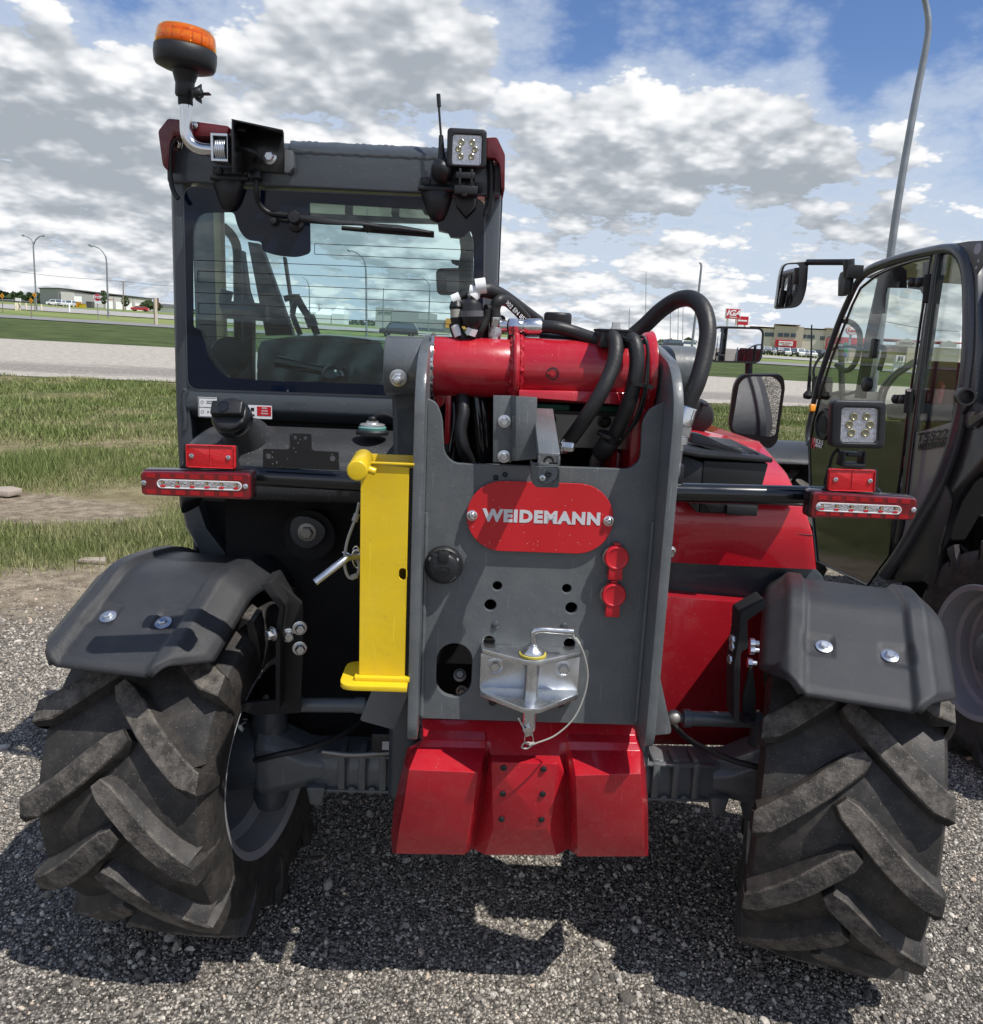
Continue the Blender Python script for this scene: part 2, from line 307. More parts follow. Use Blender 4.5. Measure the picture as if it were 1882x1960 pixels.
# ============================================================ GROUND
PB = ([0, 45, 60, 93, 113, 150, 360, 3000], [0, 0, .1, .40, .65, 1.05, 1.6, 3.0]); PC = ([0, 45, 60, 93, 113, 150, 360, 3000], [0, 0, .1, .35, .8, 1.5, 3.06, 16.0])
def gz(x, y):
    y = np.maximum(y, .5); k = np.clip(np.asarray(x)/y, -1, 1); return np.interp(y, *PB)-np.interp(y, *PC)*k
def nodes_of(name):
    m = bpy.data.materials.new(name); m.use_nodes = True; nt = m.node_tree; b = nt.nodes['Principled BSDF']; return m, nt, nt.nodes, nt.links, b
def NZ(nt, vec, scale, detail=6, rough=.55):
    n = nt.nodes.new('ShaderNodeTexNoise'); n.inputs['Scale'].default_value = scale; n.inputs['Detail'].default_value = detail; n.inputs['Roughness'].default_value = rough; nt.links.new(vec, n.inputs['Vector']); return n.outputs['Fac']
def RG(nt, v, a, b, lo=0.0, hi=1.0):
    n = nt.nodes.new('ShaderNodeMapRange'); n.interpolation_type = 'SMOOTHSTEP'
    for i, q in ((1, a), (2, b), (3, lo), (4, hi)): n.inputs[i].default_value = q
    nt.links.new(v, n.inputs[0]); return n.outputs[0]
def MX(nt, f, a, b, mode='MIX'):
    n = nt.nodes.new('ShaderNodeMixRGB'); n.blend_type = mode
    for i, q in ((0, f), (1, a), (2, b)):
        if isinstance(q, (int, float)): n.inputs[i].default_value = q
        elif isinstance(q, tuple): n.inputs[i].default_value = (*q, 1)
        else: nt.links.new(q, n.inputs[i])
    return n.outputs[0]
def MA(nt, op, a, b):
    n = nt.nodes.new('ShaderNodeMath'); n.operation = op
    for i, q in ((0, a), (1, b)):
        if isinstance(q, (int, float)): n.inputs[i].default_value = q
        else: nt.links.new(q, n.inputs[i])
    return n.outputs[0]
def gravel_nodes(nt, vec, scale, light=1.0):
    """stone by stone colour and relief"""
    vo = nt.nodes.new('ShaderNodeTexVoronoi'); vo.inputs['Scale'].default_value = scale; nt.links.new(vec, vo.inputs['Vector'])
    sp = nt.nodes.new('ShaderNodeSeparateColor'); nt.links.new(vo.outputs['Color'], sp.inputs[0])
    cr = nt.nodes.new('ShaderNodeValToRGB'); E = cr.color_ramp.elements; k = light
    E[0].position = 0; E[0].color = (.07*k, .066*k, .062*k, 1); E[1].position = 1; E[1].color = (.44*k, .42*k, .38*k, 1)
    for p_, c_ in ((.35, (.125, .118, .108)), (.7, (.21, .20, .185)), (.9, (.30, .285, .26))): q = E.new(p_); q.color = (c_[0]*k, c_[1]*k, c_[2]*k, 1)
    nt.links.new(sp.outputs[0], cr.inputs[0])
    gap_shade = RG(nt, vo.outputs['Distance'], .25, .75, 1, .35)  # shade in the gaps between stones, put into the colour
    return MX(nt, 1.0, cr.outputs[0], gap_shade, 'MULTIPLY'), vo.outputs['Distance']
gm, nt, N, L, b = nodes_of('yard_and_field')
tc = N.new('ShaderNodeTexCoord').outputs['Object']; sx = N.new('ShaderNodeSeparateXYZ'); L.new(tc, sx.inputs[0])
gcol, gd = gravel_nodes(nt, tc, 110, 1.85)
big = NZ(nt, tc, .9, 5); gcol = MX(nt, RG(nt, big, .38, .66), MX(nt, 1.0, gcol, (.62, .60, .58), 'MULTIPLY'), MX(nt, 1.0, gcol, (1.12, 1.08, 1.0), 'MULTIPLY'))
nf = NZ(nt, tc, 3.5, 8, .65); nb = NZ(nt, tc, .35, 5); nl = NZ(nt, tc, .06, 4)
green = MX(nt, RG(nt, nf, .35, .65), (.052, .075, .020), (.12, .145, .042)); dry = MX(nt, RG(nt, nf, .3, .7), (.16, .135, .070), (.30, .255, .15))
grass = MX(nt, RG(nt, nb, .44, .60), green, dry); dirt = MX(nt, RG(nt, NZ(nt, tc, 9, 8, .7), .35, .65), (.17, .135, .095), (.36, .30, .22))
fargreen = MX(nt, RG(nt, NZ(nt, tc, .5, 7), .35, .65), (.042, .066, .019), (.085, .110, .036))  # dark far band: a cloud's shadow put into the grass colour
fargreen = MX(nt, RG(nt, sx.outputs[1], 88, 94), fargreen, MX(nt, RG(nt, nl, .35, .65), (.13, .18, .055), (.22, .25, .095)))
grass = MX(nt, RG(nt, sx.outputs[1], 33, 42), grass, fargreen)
# bare dry soil along the yard's edge, then grass
edge = MA(nt, 'ADD', sx.outputs[1], MA(nt, 'MULTIPLY', MA(nt, 'SUBTRACT', NZ(nt, tc, 1.3, 6), .5), 1.1)); edge = MA(nt, 'SUBTRACT', edge, MA(nt, 'MULTIPLY', sx.outputs[0], .42))
soil = RG(nt, edge, 4.5, 5.4); isgr = RG(nt, edge, 5.95, 6.25)
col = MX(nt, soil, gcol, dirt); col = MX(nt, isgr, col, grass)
dx = MA(nt, 'DIVIDE', MA(nt, 'ADD', sx.outputs[0], 4.3), 1.75); dy = MA(nt, 'DIVIDE', MA(nt, 'SUBTRACT', sx.outputs[1], 6.35), .62)
dist = MA(nt, 'ADD', MA(nt, 'ADD', MA(nt, 'MULTIPLY', dx, dx), MA(nt, 'MULTIPLY', dy, dy)), MA(nt, 'MULTIPLY', NZ(nt, tc, 2.5, 6), 1.2))
col = MX(nt, RG(nt, dist, 1.25, 1.75), dirt, col)
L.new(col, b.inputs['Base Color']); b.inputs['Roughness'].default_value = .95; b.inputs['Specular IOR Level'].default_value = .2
bp = N.new('ShaderNodeBump'); bp.inputs['Distance'].default_value = .012; bp.inputs['Strength'].default_value = .9
L.new(MA(nt, 'ADD', MA(nt, 'MULTIPLY', gd, -1.0), MA(nt, 'MULTIPLY', nf, 1.2)), bp.inputs['Height']); L.new(bp.outputs[0], b.inputs['Normal'])
ys = [-600, -60, -10, 0, 1, 2, 3, 5, 8, 12, 20, 30, 40, 45, 50, 60, 75, 80, 86, 93, 100, 106, 113, 130, 150, 200, 260, 360, 500, 800, 1500, 3000, 9000]
def sheet(name, ys, k0, k1, nk, m, lift=0.0, skews=(0.0, 0.0)):
    mb = MB(); rows = []
    for iy, y in enumerate(ys):
        skew = skews[0]+(skews[1]-skews[0])*iy/(len(ys)-1)
        kk = max(abs(y), 15); rows.append([(k*kk, y+skew*k*kk, float(gz(k*kk, y+skew*k*kk))+lift) for k in np.linspace(k0, k1, nk)])
    mb.grid(rows); o = mb.build(name, m, flat=True); o['kind'] = 'structure'; return o
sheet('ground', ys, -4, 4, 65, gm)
# gravel road beyond the grass, its crushed shoulder darker
gm2, nt, N, L, b = nodes_of('gravel_road'); tc = N.new('ShaderNodeTexCoord').outputs['Object']; sx = N.new('ShaderNodeSeparateXYZ'); L.new(tc, sx.inputs[0])
mp = N.new('ShaderNodeMapping'); mp.inputs['Scale'].default_value = (.25, 1.6, 1); L.new(tc, mp.inputs[0])
c0 = MX(nt, RG(nt, NZ(nt, tc, 4, 9, .85), .36, .64), (.23, .21, .18), (.48, .44, .38)); c1 = MX(nt, RG(nt, NZ(nt, tc, 12, 8, .8), .35, .65), (.10, .09, .08), (.34, .31, .27))
tr = MA(nt, 'ADD', MA(nt, 'SUBTRACT', sx.outputs[1], MA(nt, 'MULTIPLY', sx.outputs[0], .25)), MA(nt, 'MULTIPLY', NZ(nt, mp.outputs[0], .8, 5), 3.0)); t2 = MA(nt, 'MULTIPLY', RG(nt, tr, 24.4, 25.6), RG(nt, tr, 30.0, 27.6))
col = MX(nt, t2, c0, c1); col = MX(nt, MA(nt, 'MULTIPLY', RG(nt, NZ(nt, mp.outputs[0], 2.2, 4), .55, .7), .35), col, (.2, .19, .18))
L.new(col, b.inputs['Base Color']); b.inputs['Roughness'].default_value = .95
sheet('gravel_road', [21.9, 25, 29, 34, 39, 43.5], -1.6, 1.6, 31, gm2, .012, (.26, .12))
def roadmat(name, a, c):
    m, nt, N, L, b = nodes_of(name); tc = N.new('ShaderNodeTexCoord').outputs['Object']; L.new(MX(nt, RG(nt, NZ(nt, tc, .6, 8, .7), .3, .7), a, c), b.inputs['Base Color']); b.inputs['Roughness'].default_value = .85; return m
sheet('asphalt_road', [80, 86, 91], -3, 3, 31, roadmat('asphalt', (.16, .16, .165), (.24, .235, .23)), .06)
sheet('highway', [116, 130, 146], -3, 3, 31, roadmat('highway_surface', (.26, .25, .235), (.40, .375, .35)), .08, (.02, .02))
# ---- loose stones of the yard (one mass)
def ico(sub):
    bm = bmesh.new(); bmesh.ops.create_icosphere(bm, subdivisions=sub, radius=1); v = np.array([x.co[:] for x in bm.verts]); f = np.array([[q.index for q in x.verts] for x in bm.faces]); bm.free(); return v, f
def mass(name, tv, tf, inst, m, smooth=False):
    """tv: k templates (k,n,3); inst: template index, 3x3 matrices, positions"""
    ti, Ms, ps = inst; n = tv.shape[1]; nf = len(tf); K = len(ps)
    vs = np.einsum('kij,knj->kni', Ms, tv[ti])+ps[:, None, :]; fs = (tf[None]+(np.arange(K)*n)[:, None, None]).reshape(-1, tf.shape[1])
    me = bpy.data.meshes.new(name); me.vertices.add(K*n); me.vertices.foreach_set('co', vs.reshape(-1).astype('f'))
    ns = tf.shape[1]; me.loops.add(fs.size); me.loops.foreach_set('vertex_index', fs.reshape(-1).astype('i')); me.polygons.add(len(fs))
    me.polygons.foreach_set('loop_start', np.arange(0, fs.size, ns, dtype='i')); me.polygons.foreach_set('loop_total', np.full(len(fs), ns, dtype='i'))
    me.polygons.foreach_set('use_smooth', np.full(len(fs), smooth)); me.update(calc_edges=True); me.validate(); me.materials.append(m)
    o = bpy.data.objects.new(name, me); COL.objects.link(o); o['kind'] = 'stuff'; return o
def rotmats(K):
    q = rng.normal(size=(K, 4)); q /= np.linalg.norm(q, axis=1)[:, None]; w, x, y, z = q.T
    return np.stack([1-2*(y*y+z*z), 2*(x*y-z*w), 2*(x*z+y*w), 2*(x*y+z*w), 1-2*(x*x+z*z), 2*(y*z-x*w), 2*(x*z-y*w), 2*(y*z+x*w), 1-2*(x*x+y*y)], 1).reshape(K, 3, 3)
sm_, nt, N, L, b = nodes_of('loose_stone'); gi = N.new('ShaderNodeNewGeometry'); cr = N.new('ShaderNodeValToRGB'); L.new(gi.outputs['Random Per Island'], cr.inputs[0]); E_ = cr.color_ramp.elements; E_[0].color = (.10, .092, .082, 1); E_[1].color = (.58, .54, .47, 1)
for p_, c_ in ((.3, (.165, .150, .132)), (.55, (.285, .260, .228)), (.78, (.42, .39, .345)), (.93, (.62, .575, .50)), (.96, (.50, .39, .29))): q = E_.new(p_); q.color = (*c_, 1)
tcs = N.new('ShaderNodeTexCoord').outputs['Object']; L.new(MX(nt, 1.0, cr.outputs[0], RG(nt, NZ(nt, tcs, 160, 4), .3, .7, .72, 1.2), 'MULTIPLY'), b.inputs['Base Color']); b.inputs['Roughness'].default_value = .93; b.inputs['Specular IOR Level'].default_value = .25
def tmpl(v, k, amp):
    out = []
    for i in range(k):
        s = np.array([1, rng.uniform(.65, .95), rng.uniform(.45, .75)]); w = v*(1+rng.normal(size=(len(v), 1))*amp); out.append(w*s)
    return np.array(out)
def stones(K, y0, y1, s0, s1, tv, tf, name):
    y = y0+(y1-y0)*rng.random(K*2)**1.0; x = (rng.random(K*2)*2-1)*(y*.85+.5); m = rng.random(K*2) < (y*.85+.5)/(y1*.85+.5); x, y = x[m][:K], y[m][:K]
    keep = (y-.42*x) < 5.2+rng.normal(size=len(y))*.35; x, y = x[keep], y[keep]; K = len(x); s = s0*(s1/s0)**(rng.random(K)**2.2)
    Ms = rotmats(K)*s[:, None, None]; ps = np.stack([x, y, gz(x, y)+s*.12], 1); return mass(name, tv, tf, (rng.integers(0, len(tv), K), Ms, ps), sm_)
v1, f1 = ico(1); v2, f2 = ico(2)
v0, f0 = ico(1 if False else 1); vi = np.array([[0, 0, 1], [.89, 0, .45], [.28, .85, .45], [-.72, .53, .45], [-.72, -.53, .45], [.28, -.85, .45], [.72, .53, -.45], [-.28, .85, -.45], [-.89, 0, -.45], [-.28, -.85, -.45], [.72, -.53, -.45], [0, 0, -1]]); fi = np.array([[0, 1, 2], [0, 2, 3], [0, 3, 4], [0, 4, 5], [0, 5, 1], [1, 6, 2], [2, 7, 3], [3, 8, 4], [4, 9, 5], [5, 10, 1], [2, 6, 7], [3, 7, 8], [4, 8, 9], [5, 9, 10], [1, 10, 6], [11, 7, 6], [11, 8, 7], [11, 9, 8], [11, 10, 9], [11, 6, 10]])
stones(185000, 1.35, 3.6, .0022, .0058, tmpl(vi, 40, .16), fi, 'gravel')
stones(21000, 1.35, 4.0, .0050, .0120, tmpl(v1, 24, .13), f1, 'coarse_gravel')
stones(700, 1.35, 4.0, .011, .021, tmpl(v2, 16, .05), f2, 'pebbles')
stones(78000, 3.2, 6.6, .004, .011, tmpl(vi, 24, .16), fi, 'distant_gravel')
# ---- grass blades (one mass)
grm, nt, N, L, b = nodes_of('grass_blade'); gi = N.new('ShaderNodeNewGeometry'); tcs = N.new('ShaderNodeTexCoord').outputs['Object']
g0 = N.new('ShaderNodeValToRGB'); L.new(gi.outputs['Random Per Island'], g0.inputs[0]); E_ = g0.color_ramp.elements; E_[0].color = (.070, .105, .025, 1); E_[1].color = (.27, .31, .11, 1); q = E_.new(.5); q.color = (.135, .18, .050, 1)
g1 = N.new('ShaderNodeValToRGB'); L.new(gi.outputs['Random Per Island'], g1.inputs[0]); E_ = g1.color_ramp.elements; E_[0].color = (.17, .18, .075, 1); E_[1].color = (.50, .44, .26, 1)
mpn = RG(nt, NZ(nt, tcs, .55, 8, .7), .43, .72); L.new(MX(nt, mpn, g0.outputs[0], g1.outputs[0]), b.inputs['Base Color']); b.inputs['Roughness'].default_value = .6; b.inputs['Specular IOR Level'].default_value = .25
def grass_blades(K, y0, y1, h0, h1, name, w=.004, xs=1.0):
    y = y0+(y1-y0)*rng.random(K); x = (rng.random(K)*2-1)*y*.68*xs; ed = y-.42*x+rng.normal(size=K)*.12
    near = (x < 0) | (y > 7); keep = (ed > 6.0) & near & (y < 22.0+.26*x)
    keep &= ~((((x+4.3)/1.75)**2+((y-6.35)/.62)**2) < .75+rng.random(K)*.5)
    fy = np.array([mnoise.noise(Vector((a*.8, c*.8, 0))) for a, c in zip(x, y)]); keep &= rng.random(K) < .80+.9*fy
    x, y, fy = x[keep], y[keep], fy[keep]; K = len(x); h = (h0+(h1-h0)*rng.random(K)**1.6)*(1+1.3*fy); a = rng.random(K)*6.283; ln = rng.random(K)*.7; la = rng.random(K)*6.283
    tv = np.array([[[-1, 0, 0], [1, 0, 0], [.7, 0, .55], [-.7, 0, .55], [0, 0, 1]]]); tf3 = np.array([[0, 1, 2], [0, 2, 3], [3, 2, 4]])
    Ms = np.zeros((K, 3, 3)); ww = w*(.7+.6*rng.random(K))*np.sqrt(y/6); Ms[:, 0, 0] = np.cos(a)*ww; Ms[:, 1, 0] = np.sin(a)*ww; Ms[:, 1, 1] = 1; Ms[:, 0, 2] = np.cos(la)*ln*h; Ms[:, 1, 2] = np.sin(la)*ln*h; Ms[:, 2, 2] = h
    return mass(name, tv, tf3, (np.zeros(K, int), Ms, np.stack([x, y, gz(x, y)], 1)), grm)
grass_blades(260000, 4.2, 9, .025, .085, 'grass', .0024); grass_blades(240000, 9, 25, .035, .085, 'far_grass', .0042)
# a few things lying in the grass
mb = MB(); mb.prism([(-4.15, 6.70, .01), (-3.96, 6.67, .01), (-3.90, 6.78, .02), (-4.02, 6.85, .02), (-4.18, 6.83, .01)], (0, .01, .05)); tag(mb.build('rock', mat('pale_rock', (.33, .28, .23), .9, bump=.004), bevel=.012), 'flat pale rock lying at the left edge of the bare dirt patch', 'rock')
mb = MB(); mb.prism([(-2.55, 4.98, .0), (-2.38, 4.99, .0), (-2.40, 5.05, .01), (-2.54, 5.04, .0)], (0, .0, .03)); tag(mb.build('rock', mat('pale_rock', (.33, .28, .23), .9, bump=.004), bevel=.008), 'thin light stone lying in dry soil behind the left fender', 'rock')
t = empty('marker_flag', (-2.06, 5.62, 0)); tag(t, 'small yellow marker flag standing in the grass beside the cab', 'flag')
mb = MB(); mb.cyl((0, 0, 0), (0, 0, .42), .002, seg=6); mb.build('wire_stem', STEEL, t)
mb = MB(); mb.grid([[(0, 0, .42), (.07, .02, .42), (.12, .0, .41)], [(0, 0, .3), (.07, .02, .3), (.12, 0, .29)]]); mb.build('cloth', YEL, t)
# ============================================================ BACKGROUND
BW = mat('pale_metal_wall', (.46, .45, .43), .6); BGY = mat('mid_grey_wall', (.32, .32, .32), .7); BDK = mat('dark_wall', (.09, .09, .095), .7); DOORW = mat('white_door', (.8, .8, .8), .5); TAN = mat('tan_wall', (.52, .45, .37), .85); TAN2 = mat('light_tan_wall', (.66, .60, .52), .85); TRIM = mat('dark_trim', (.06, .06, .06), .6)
POLE = mat('galvanised_pole', (.27, .29, .31), .5, metal=.55, var=.2, vscale=3); WOOD = mat('weathered_wood', (.24, .19, .15), .85); GLS = mat('dark_window', (.07, .10, .13), .12, var=0); SIGNR = mat('red_sign', (.48, .015, .03), .45); SIGNW = mat('white_sign', (.8, .8, .8), .45); ORNG = mat('orange_sign', (.80, .33, .01), .45); BUFF = mat('cream_post', (.66, .60, .45), .6)
LEAF = mat('leaf_mass', (.045, .075, .025), .8, var=.5, vscale=3); PINK = mat('faded_red_roof', (.62, .16, .17), .6)
class Wall:
    """vertical facade through two photo points at chosen distances"""
    def __init__(s, u0, D0, u1, D1, v=600):
        s.a = at(u0, v, D0); s.b = at(u1, v, D1); s.d = (s.b-s.a); s.d.z = 0; s.L = s.d.length; s.d.normalize(); s.n = Vector((s.d.y, -s.d.x, 0))
    def loc(s, u, v):
        r = ray(u, v); t = (s.a-CAM).dot(s.n)/r.dot(s.n); p = CAM+r*t; q = p-s.a; return q.dot(s.d), p.z
    def to(s, x, z, out=0): return s.a*1 + s.d*x + s.n*out + Vector((0, 0, z-s.a.z))
    def slab(s, mb, x0, x1, z0, z1, o0, o1, mi=0): mb.hexa([s.to(x0, z0, o1), s.to(x1, z0, o1), s.to(x1, z0, o0), s.to(x0, z0, o0), s.to(x0, z1, o1), s.to(x1, z1, o1), s.to(x1, z1, o0), s.to(x0, z1, o0)], mi)
    def rect(s, f, x0, y0, x1, y1):
        a = s.loc(*f(x0, y0)); b = s.loc(*f(x1, y1)); return min(a[0], b[0]), max(a[0], b[0]), min(a[1], b[1]), max(a[1], b[1])
def partw(W_, parent, name, m, f, x0, y0, x1, y1, o0=0, o1=.15, down=0):
    a = W_.rect(f, x0, y0, x1, y1); mb = MB(); W_.slab(mb, a[0], a[1], a[2]-down, a[3], o0, o1); return mb.build(name, m, parent)
def pole_thing(name, label, cat, u, v, D, group=None):
    p = at(u, v, D); z = float(gz(p.x, p.y)); e = empty(name, (p.x, p.y, z)); tag(e, label, cat, group); return e, p.z-z
# ---- grey warehouse, left
W1 = Wall(cD(600, 900)[0], 300, cD(1490, 1000)[0], 322, 590)
wh = empty('warehouse', W1.a-Vector((0, 0, 3))); tag(wh, 'long grey warehouse with a row of white overhead doors behind the highway', 'warehouse')
def rel(o, e):
    o.parent = e; o.matrix_parent_inverse = Matrix.Translation(e.location).inverted(); return o
def wpart(W_, e, name, m, f, x0, y0, x1, y1, o0=0, o1=.15, down=0): return rel(partw(W_, None, name, m, f, x0, y0, x1, y1, o0, o1, down), e)
xL = 0; zL1 = W1.loc(*cD(600, 870))[1]; xR, zR1 = W1.loc(*cD(1490, 972)); zB = min(W1.loc(*cD(600, 1030))[1], W1.loc(*cD(1490, 1080))[1])-3
xm, zm = W1.loc(*cD(915, 925))
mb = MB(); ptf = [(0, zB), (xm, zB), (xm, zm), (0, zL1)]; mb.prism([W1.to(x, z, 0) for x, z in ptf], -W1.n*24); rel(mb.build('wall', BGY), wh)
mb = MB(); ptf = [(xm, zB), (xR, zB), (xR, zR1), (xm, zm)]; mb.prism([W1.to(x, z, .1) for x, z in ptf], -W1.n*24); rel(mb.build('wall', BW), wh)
mb = MB(); mb.prism([W1.to(-.3, zL1, .5), W1.to(xR+.3, zR1, .5), W1.to(xR+.3, zR1+.35, .5), W1.to(-.3, zL1+.35, .5)], -W1.n*25); rel(mb.build('roof', BDK), wh)
for x0, y0, x1, y1 in ((718, 940, 802, 1036), (1035, 990, 1105, 1085), (1130, 998, 1198, 1088), (1225, 1006, 1292, 1092), (1322, 1012, 1385, 1095)): wpart(W1, wh, 'overhead_door', DOORW, cD, x0, y0, x1, y1, .1, .35, .6)
for x in (1115, 1205, 1302): wpart(W1, wh, 'downpipe', BDK, cD, x-2, 945+(x-1000)*.06, x+2, 1085, .1, .3, 1)
for x0, x1 in ((915, 1033), (1107, 1128), (1200, 1223), (1294, 1320), (1388, 1488)): wpart(W1, wh, 'plinth', BGY, cD, x0, 1045+(x0-915)*.06, x1, 1078+(x0-915)*.03, .1, .22, 1)
wpart(W1, wh, 'sign_board', mat('faded_lettering', (.5, .3, .25), .6), cD, 1005, 962, 1105, 975, .1, .2); wpart(W1, wh, 'canopy_door', BDK, cD, 862, 1008, 912, 1062, .1, 1.6, 1)
# annex at its left corner
W2 = Wall(cD(570, 900)[0], 301, cD(602, 900)[0], 299.5, 590); an = empty('office_annex', W2.a-Vector((0, 0, 3))); tag(an, 'low flat office block joined to the left end of the grey warehouse', 'building')
wpart(W2, an, 'wall', BW, cD, 570, 897, 602, 1035, -12, 0, 3); wpart(W2, an, 'window', GLS, cD, 582, 920, 598, 1000, 0, .1); 
# small roofs far left, building right of it
for (x0, y0, x1, y1, D, lb, m, m2) in ((-60, 962, 205, 1015, 420, 'low grey farm shed among the far trees at the left', BGY, BDK), (1490, 1008, 1750, 1105, 330, 'white building with dark hipped roof beside the brown sign post', DOORW, BDK)):
    w = Wall(cD(x0, 0)[0], D, cD(x1, 0)[0], D*1.004, 592); e = empty('shed', w.a-Vector((0, 0, 3))); tag(e, lb, 'building'); a = w.rect(cD, x0, y0, x1, y1); xb = a[1]
    mb = MB(); w.slab(mb, 0, xb, a[2]-4, a[2]+(a[3]-a[2])*.62, -15, 0); rel(mb.build('wall', m), e)
    mb = MB(); h0 = a[2]+(a[3]-a[2])*.62; mb.add([w.to(-.8, h0, .8), w.to(xb+.8, h0, .8), w.to(xb+.8, h0, -16), w.to(-.8, h0, -16), w.to(xb*.25, a[3], -7), w.to(xb*.75, a[3], -7)], [(0, 1, 5, 4), (1, 2, 5), (2, 3, 4, 5), (3, 0, 4), (0, 3, 2, 1)]); rel(mb.build('roof', m2, flat=True), e)
# ---- tree line far left (a mass)
def leafclumps(mb, c, r, h, n, s, flat=1.0):
    for i in range(n):
        a = random.random()*6.283; q = math.sqrt(random.random()); zz = random.random(); wd = (1-abs(zz*2-1)**1.6*.75); p = Vector(c)+Vector((math.cos(a)*q*r*wd, math.sin(a)*q*r*wd*flat, zz*h)); sz = s*random.uniform(.5, 1.3)
        n_ = Vector((random.gauss(0, 1), random.gauss(0, 1), random.gauss(0, .8))).normalized(); e1, e2, _ = basis(n_)
        mb.add([p+e1*sz, p+e2*sz*.8, p-e1*sz, p-e2*sz*.8], [(0, 1, 2, 3)])
mb = MB()
for i in range(110):
    D = random.uniform(430, 560); p = at(random.uniform(-60, 118), 590, D); h = random.uniform(4, 7); z = float(gz(p.x, p.y)); leafclumps(mb, (p.x, p.y, z-1), 3.6, h, 60, 1.3)
o = mb.build('treeline', LEAF, flat=True); o['kind'] = 'stuff'
mb = MB()
for i in range(150):
    D = random.uniform(1500, 2000); p = at(random.uniform(350, 1960), 650, D); h = random.uniform(7, 16); z = float(gz(p.x, p.y)); leafclumps(mb, (p.x, p.y, z-2), 22, h, 22, 6)
o = mb.build('far_woods', LEAF, flat=True); o['kind'] = 'stuff'
# ---- small trees
def small_tree(u, v, D, h, r, label, group='young trees by the warehouse'):
    p = at(u, v, D); z = float(gz(p.x, p.y)); e = empty('tree', (p.x, p.y, z)); tag(e, label, 'tree', group); mb = MB(); mb.tube([(0, 0, -.3), (.05, 0, h*.5), (0, .05, h*.85)], [.09, .06, .02], 7); mb.build('trunk', WOOD, e)
    mb = MB(); leafclumps(mb, (0, 0, h*.3), r, h*.72, 260, r*.2); mb.build('crown', LEAF, e, flat=True)
for a in ((*cD(1022, 1066), 225, 4.6, 1.3, 'small green tree left of the first white overhead door'), (*cD(1234, 1085), 235, 3.8, 1.2, 'small green tree before the fourth white overhead door'), (*cD(1460, 1105), 240, 2.8, 2.4, 'low round bush at the right end of the warehouse'), (*cD(1545, 1105), 240, 2.5, 1.6, 'low green bush partly behind the brown sign post')): small_tree(*a)
# ---- street lamps
LG = 'street lamps along the roads'
def lamp(u, v, D, pts, label, r0=.11, r1=.06, head=None, group=LG):
    e, _ = pole_thing('street_lamp', label, 'street lamp', u, v, D, group); o = e.location
    P_ = [at(a, b, D)-o for a, b in pts]; P_[0].z = 0
    mb = MB(); n = len(P_); mb.tube(P_, [r0]+[r0+(r1-r0)*(i/(n-1)) for i in range(1, n)], 10, 5); mb.build('pole', POLE, e)
    for h in (head if isinstance(head, list) else [head] if head else []):
        a = at(*h[0], D)-o; b = at(*h[1], D)-o; mb = MB(); d = (b-a).normalized(); mb.tube([a, a+(b-a)*.3, b], [.05, .14, .09], 8); mb.build('lamp_head', POLE, e)
    return e
l = lamp(*cD(358, 1078), 113, [cD(360, 1080), cD(345, 800), cD(330, 520), cD(328, 450), cD(345, 400), cD(385, 360), cD(432, 350)], 'tall street lamp with two curved arms at the far left', head=[(cD(415, 352), cD(436, 350))])
o = l.location; mb = MB(); mb.tube([at(*cD(x, y), 113)-o for x, y in ((328, 450), (318, 405), (285, 368), (218, 346))], .06, 8, 5); mb.build('arm', POLE, l); mb = MB(); mb.tube([at(*cD(236, 350), 113)-o, at(*cD(213, 345), 113)-o], [.12, .09], 8); mb.build('lamp_head', POLE, l)
lamp(*cD(1062, 1140), 104, [cD(1062, 1142), cD(1052, 850), cD(1044, 600), cD(1022, 530), cD(975, 475), cD(905, 446)], 'tall street lamp with one curved arm behind the stop sign', head=(cD(910, 452), cD(868, 438)))
lamp(*cC(247, 700), 78, [cC(245, 705), cC(262, 560), cC(283, 400), cC(298, 262), cC(300, 236), cC(296, 220), cC(288, 216)], 'leaning street lamp seen through the loop of black hose', .12, .07)
# the tall near one
lamp(1706, 480, 17.5, [(1672, 752), (1706, 480), (1726, 345), (1745, 235), (1757, 170), (1769, 110), (1777, 60), (1775, 20), (1762, -25), (1735, -60), (1690, -85)], 'tall galvanised street lamp rising behind the parked machine at the right', .078, .046, group=LG)
A_ = cA
lamp(*cA(1085, 1560), 95, [cA(1086, 1565), cA(1086, 1400), cA(1084, 1250), cA(1076, 1190), cA(1050, 1158), cA(1012, 1142)], 'tall single-arm street lamp seen through the middle of the rear window', .12, .07, head=(cA(1015, 1145), cA(995, 1139)))
lamp(*cA(817, 1500), 170, [cA(818, 1510), cA(818, 1400), cA(816, 1320), cA(806, 1285), cA(785, 1266)], 'small single-arm street lamp seen through the window left of the tall one', .13, .08)
lamp(*cA(1380, 1530), 150, [cA(1378, 1540), cA(1382, 1420), cA(1384, 1330), cA(1378, 1295), cA(1350, 1268)], 'single-arm street lamp in front of the dark building in the window', .13, .08)
lamp(*cA(1165, 1500), 150, [cA(1164, 1505), cA(1165, 1400), cA(1167, 1320)], 'thin straight mast beside the pale building in the window', .12, .07)
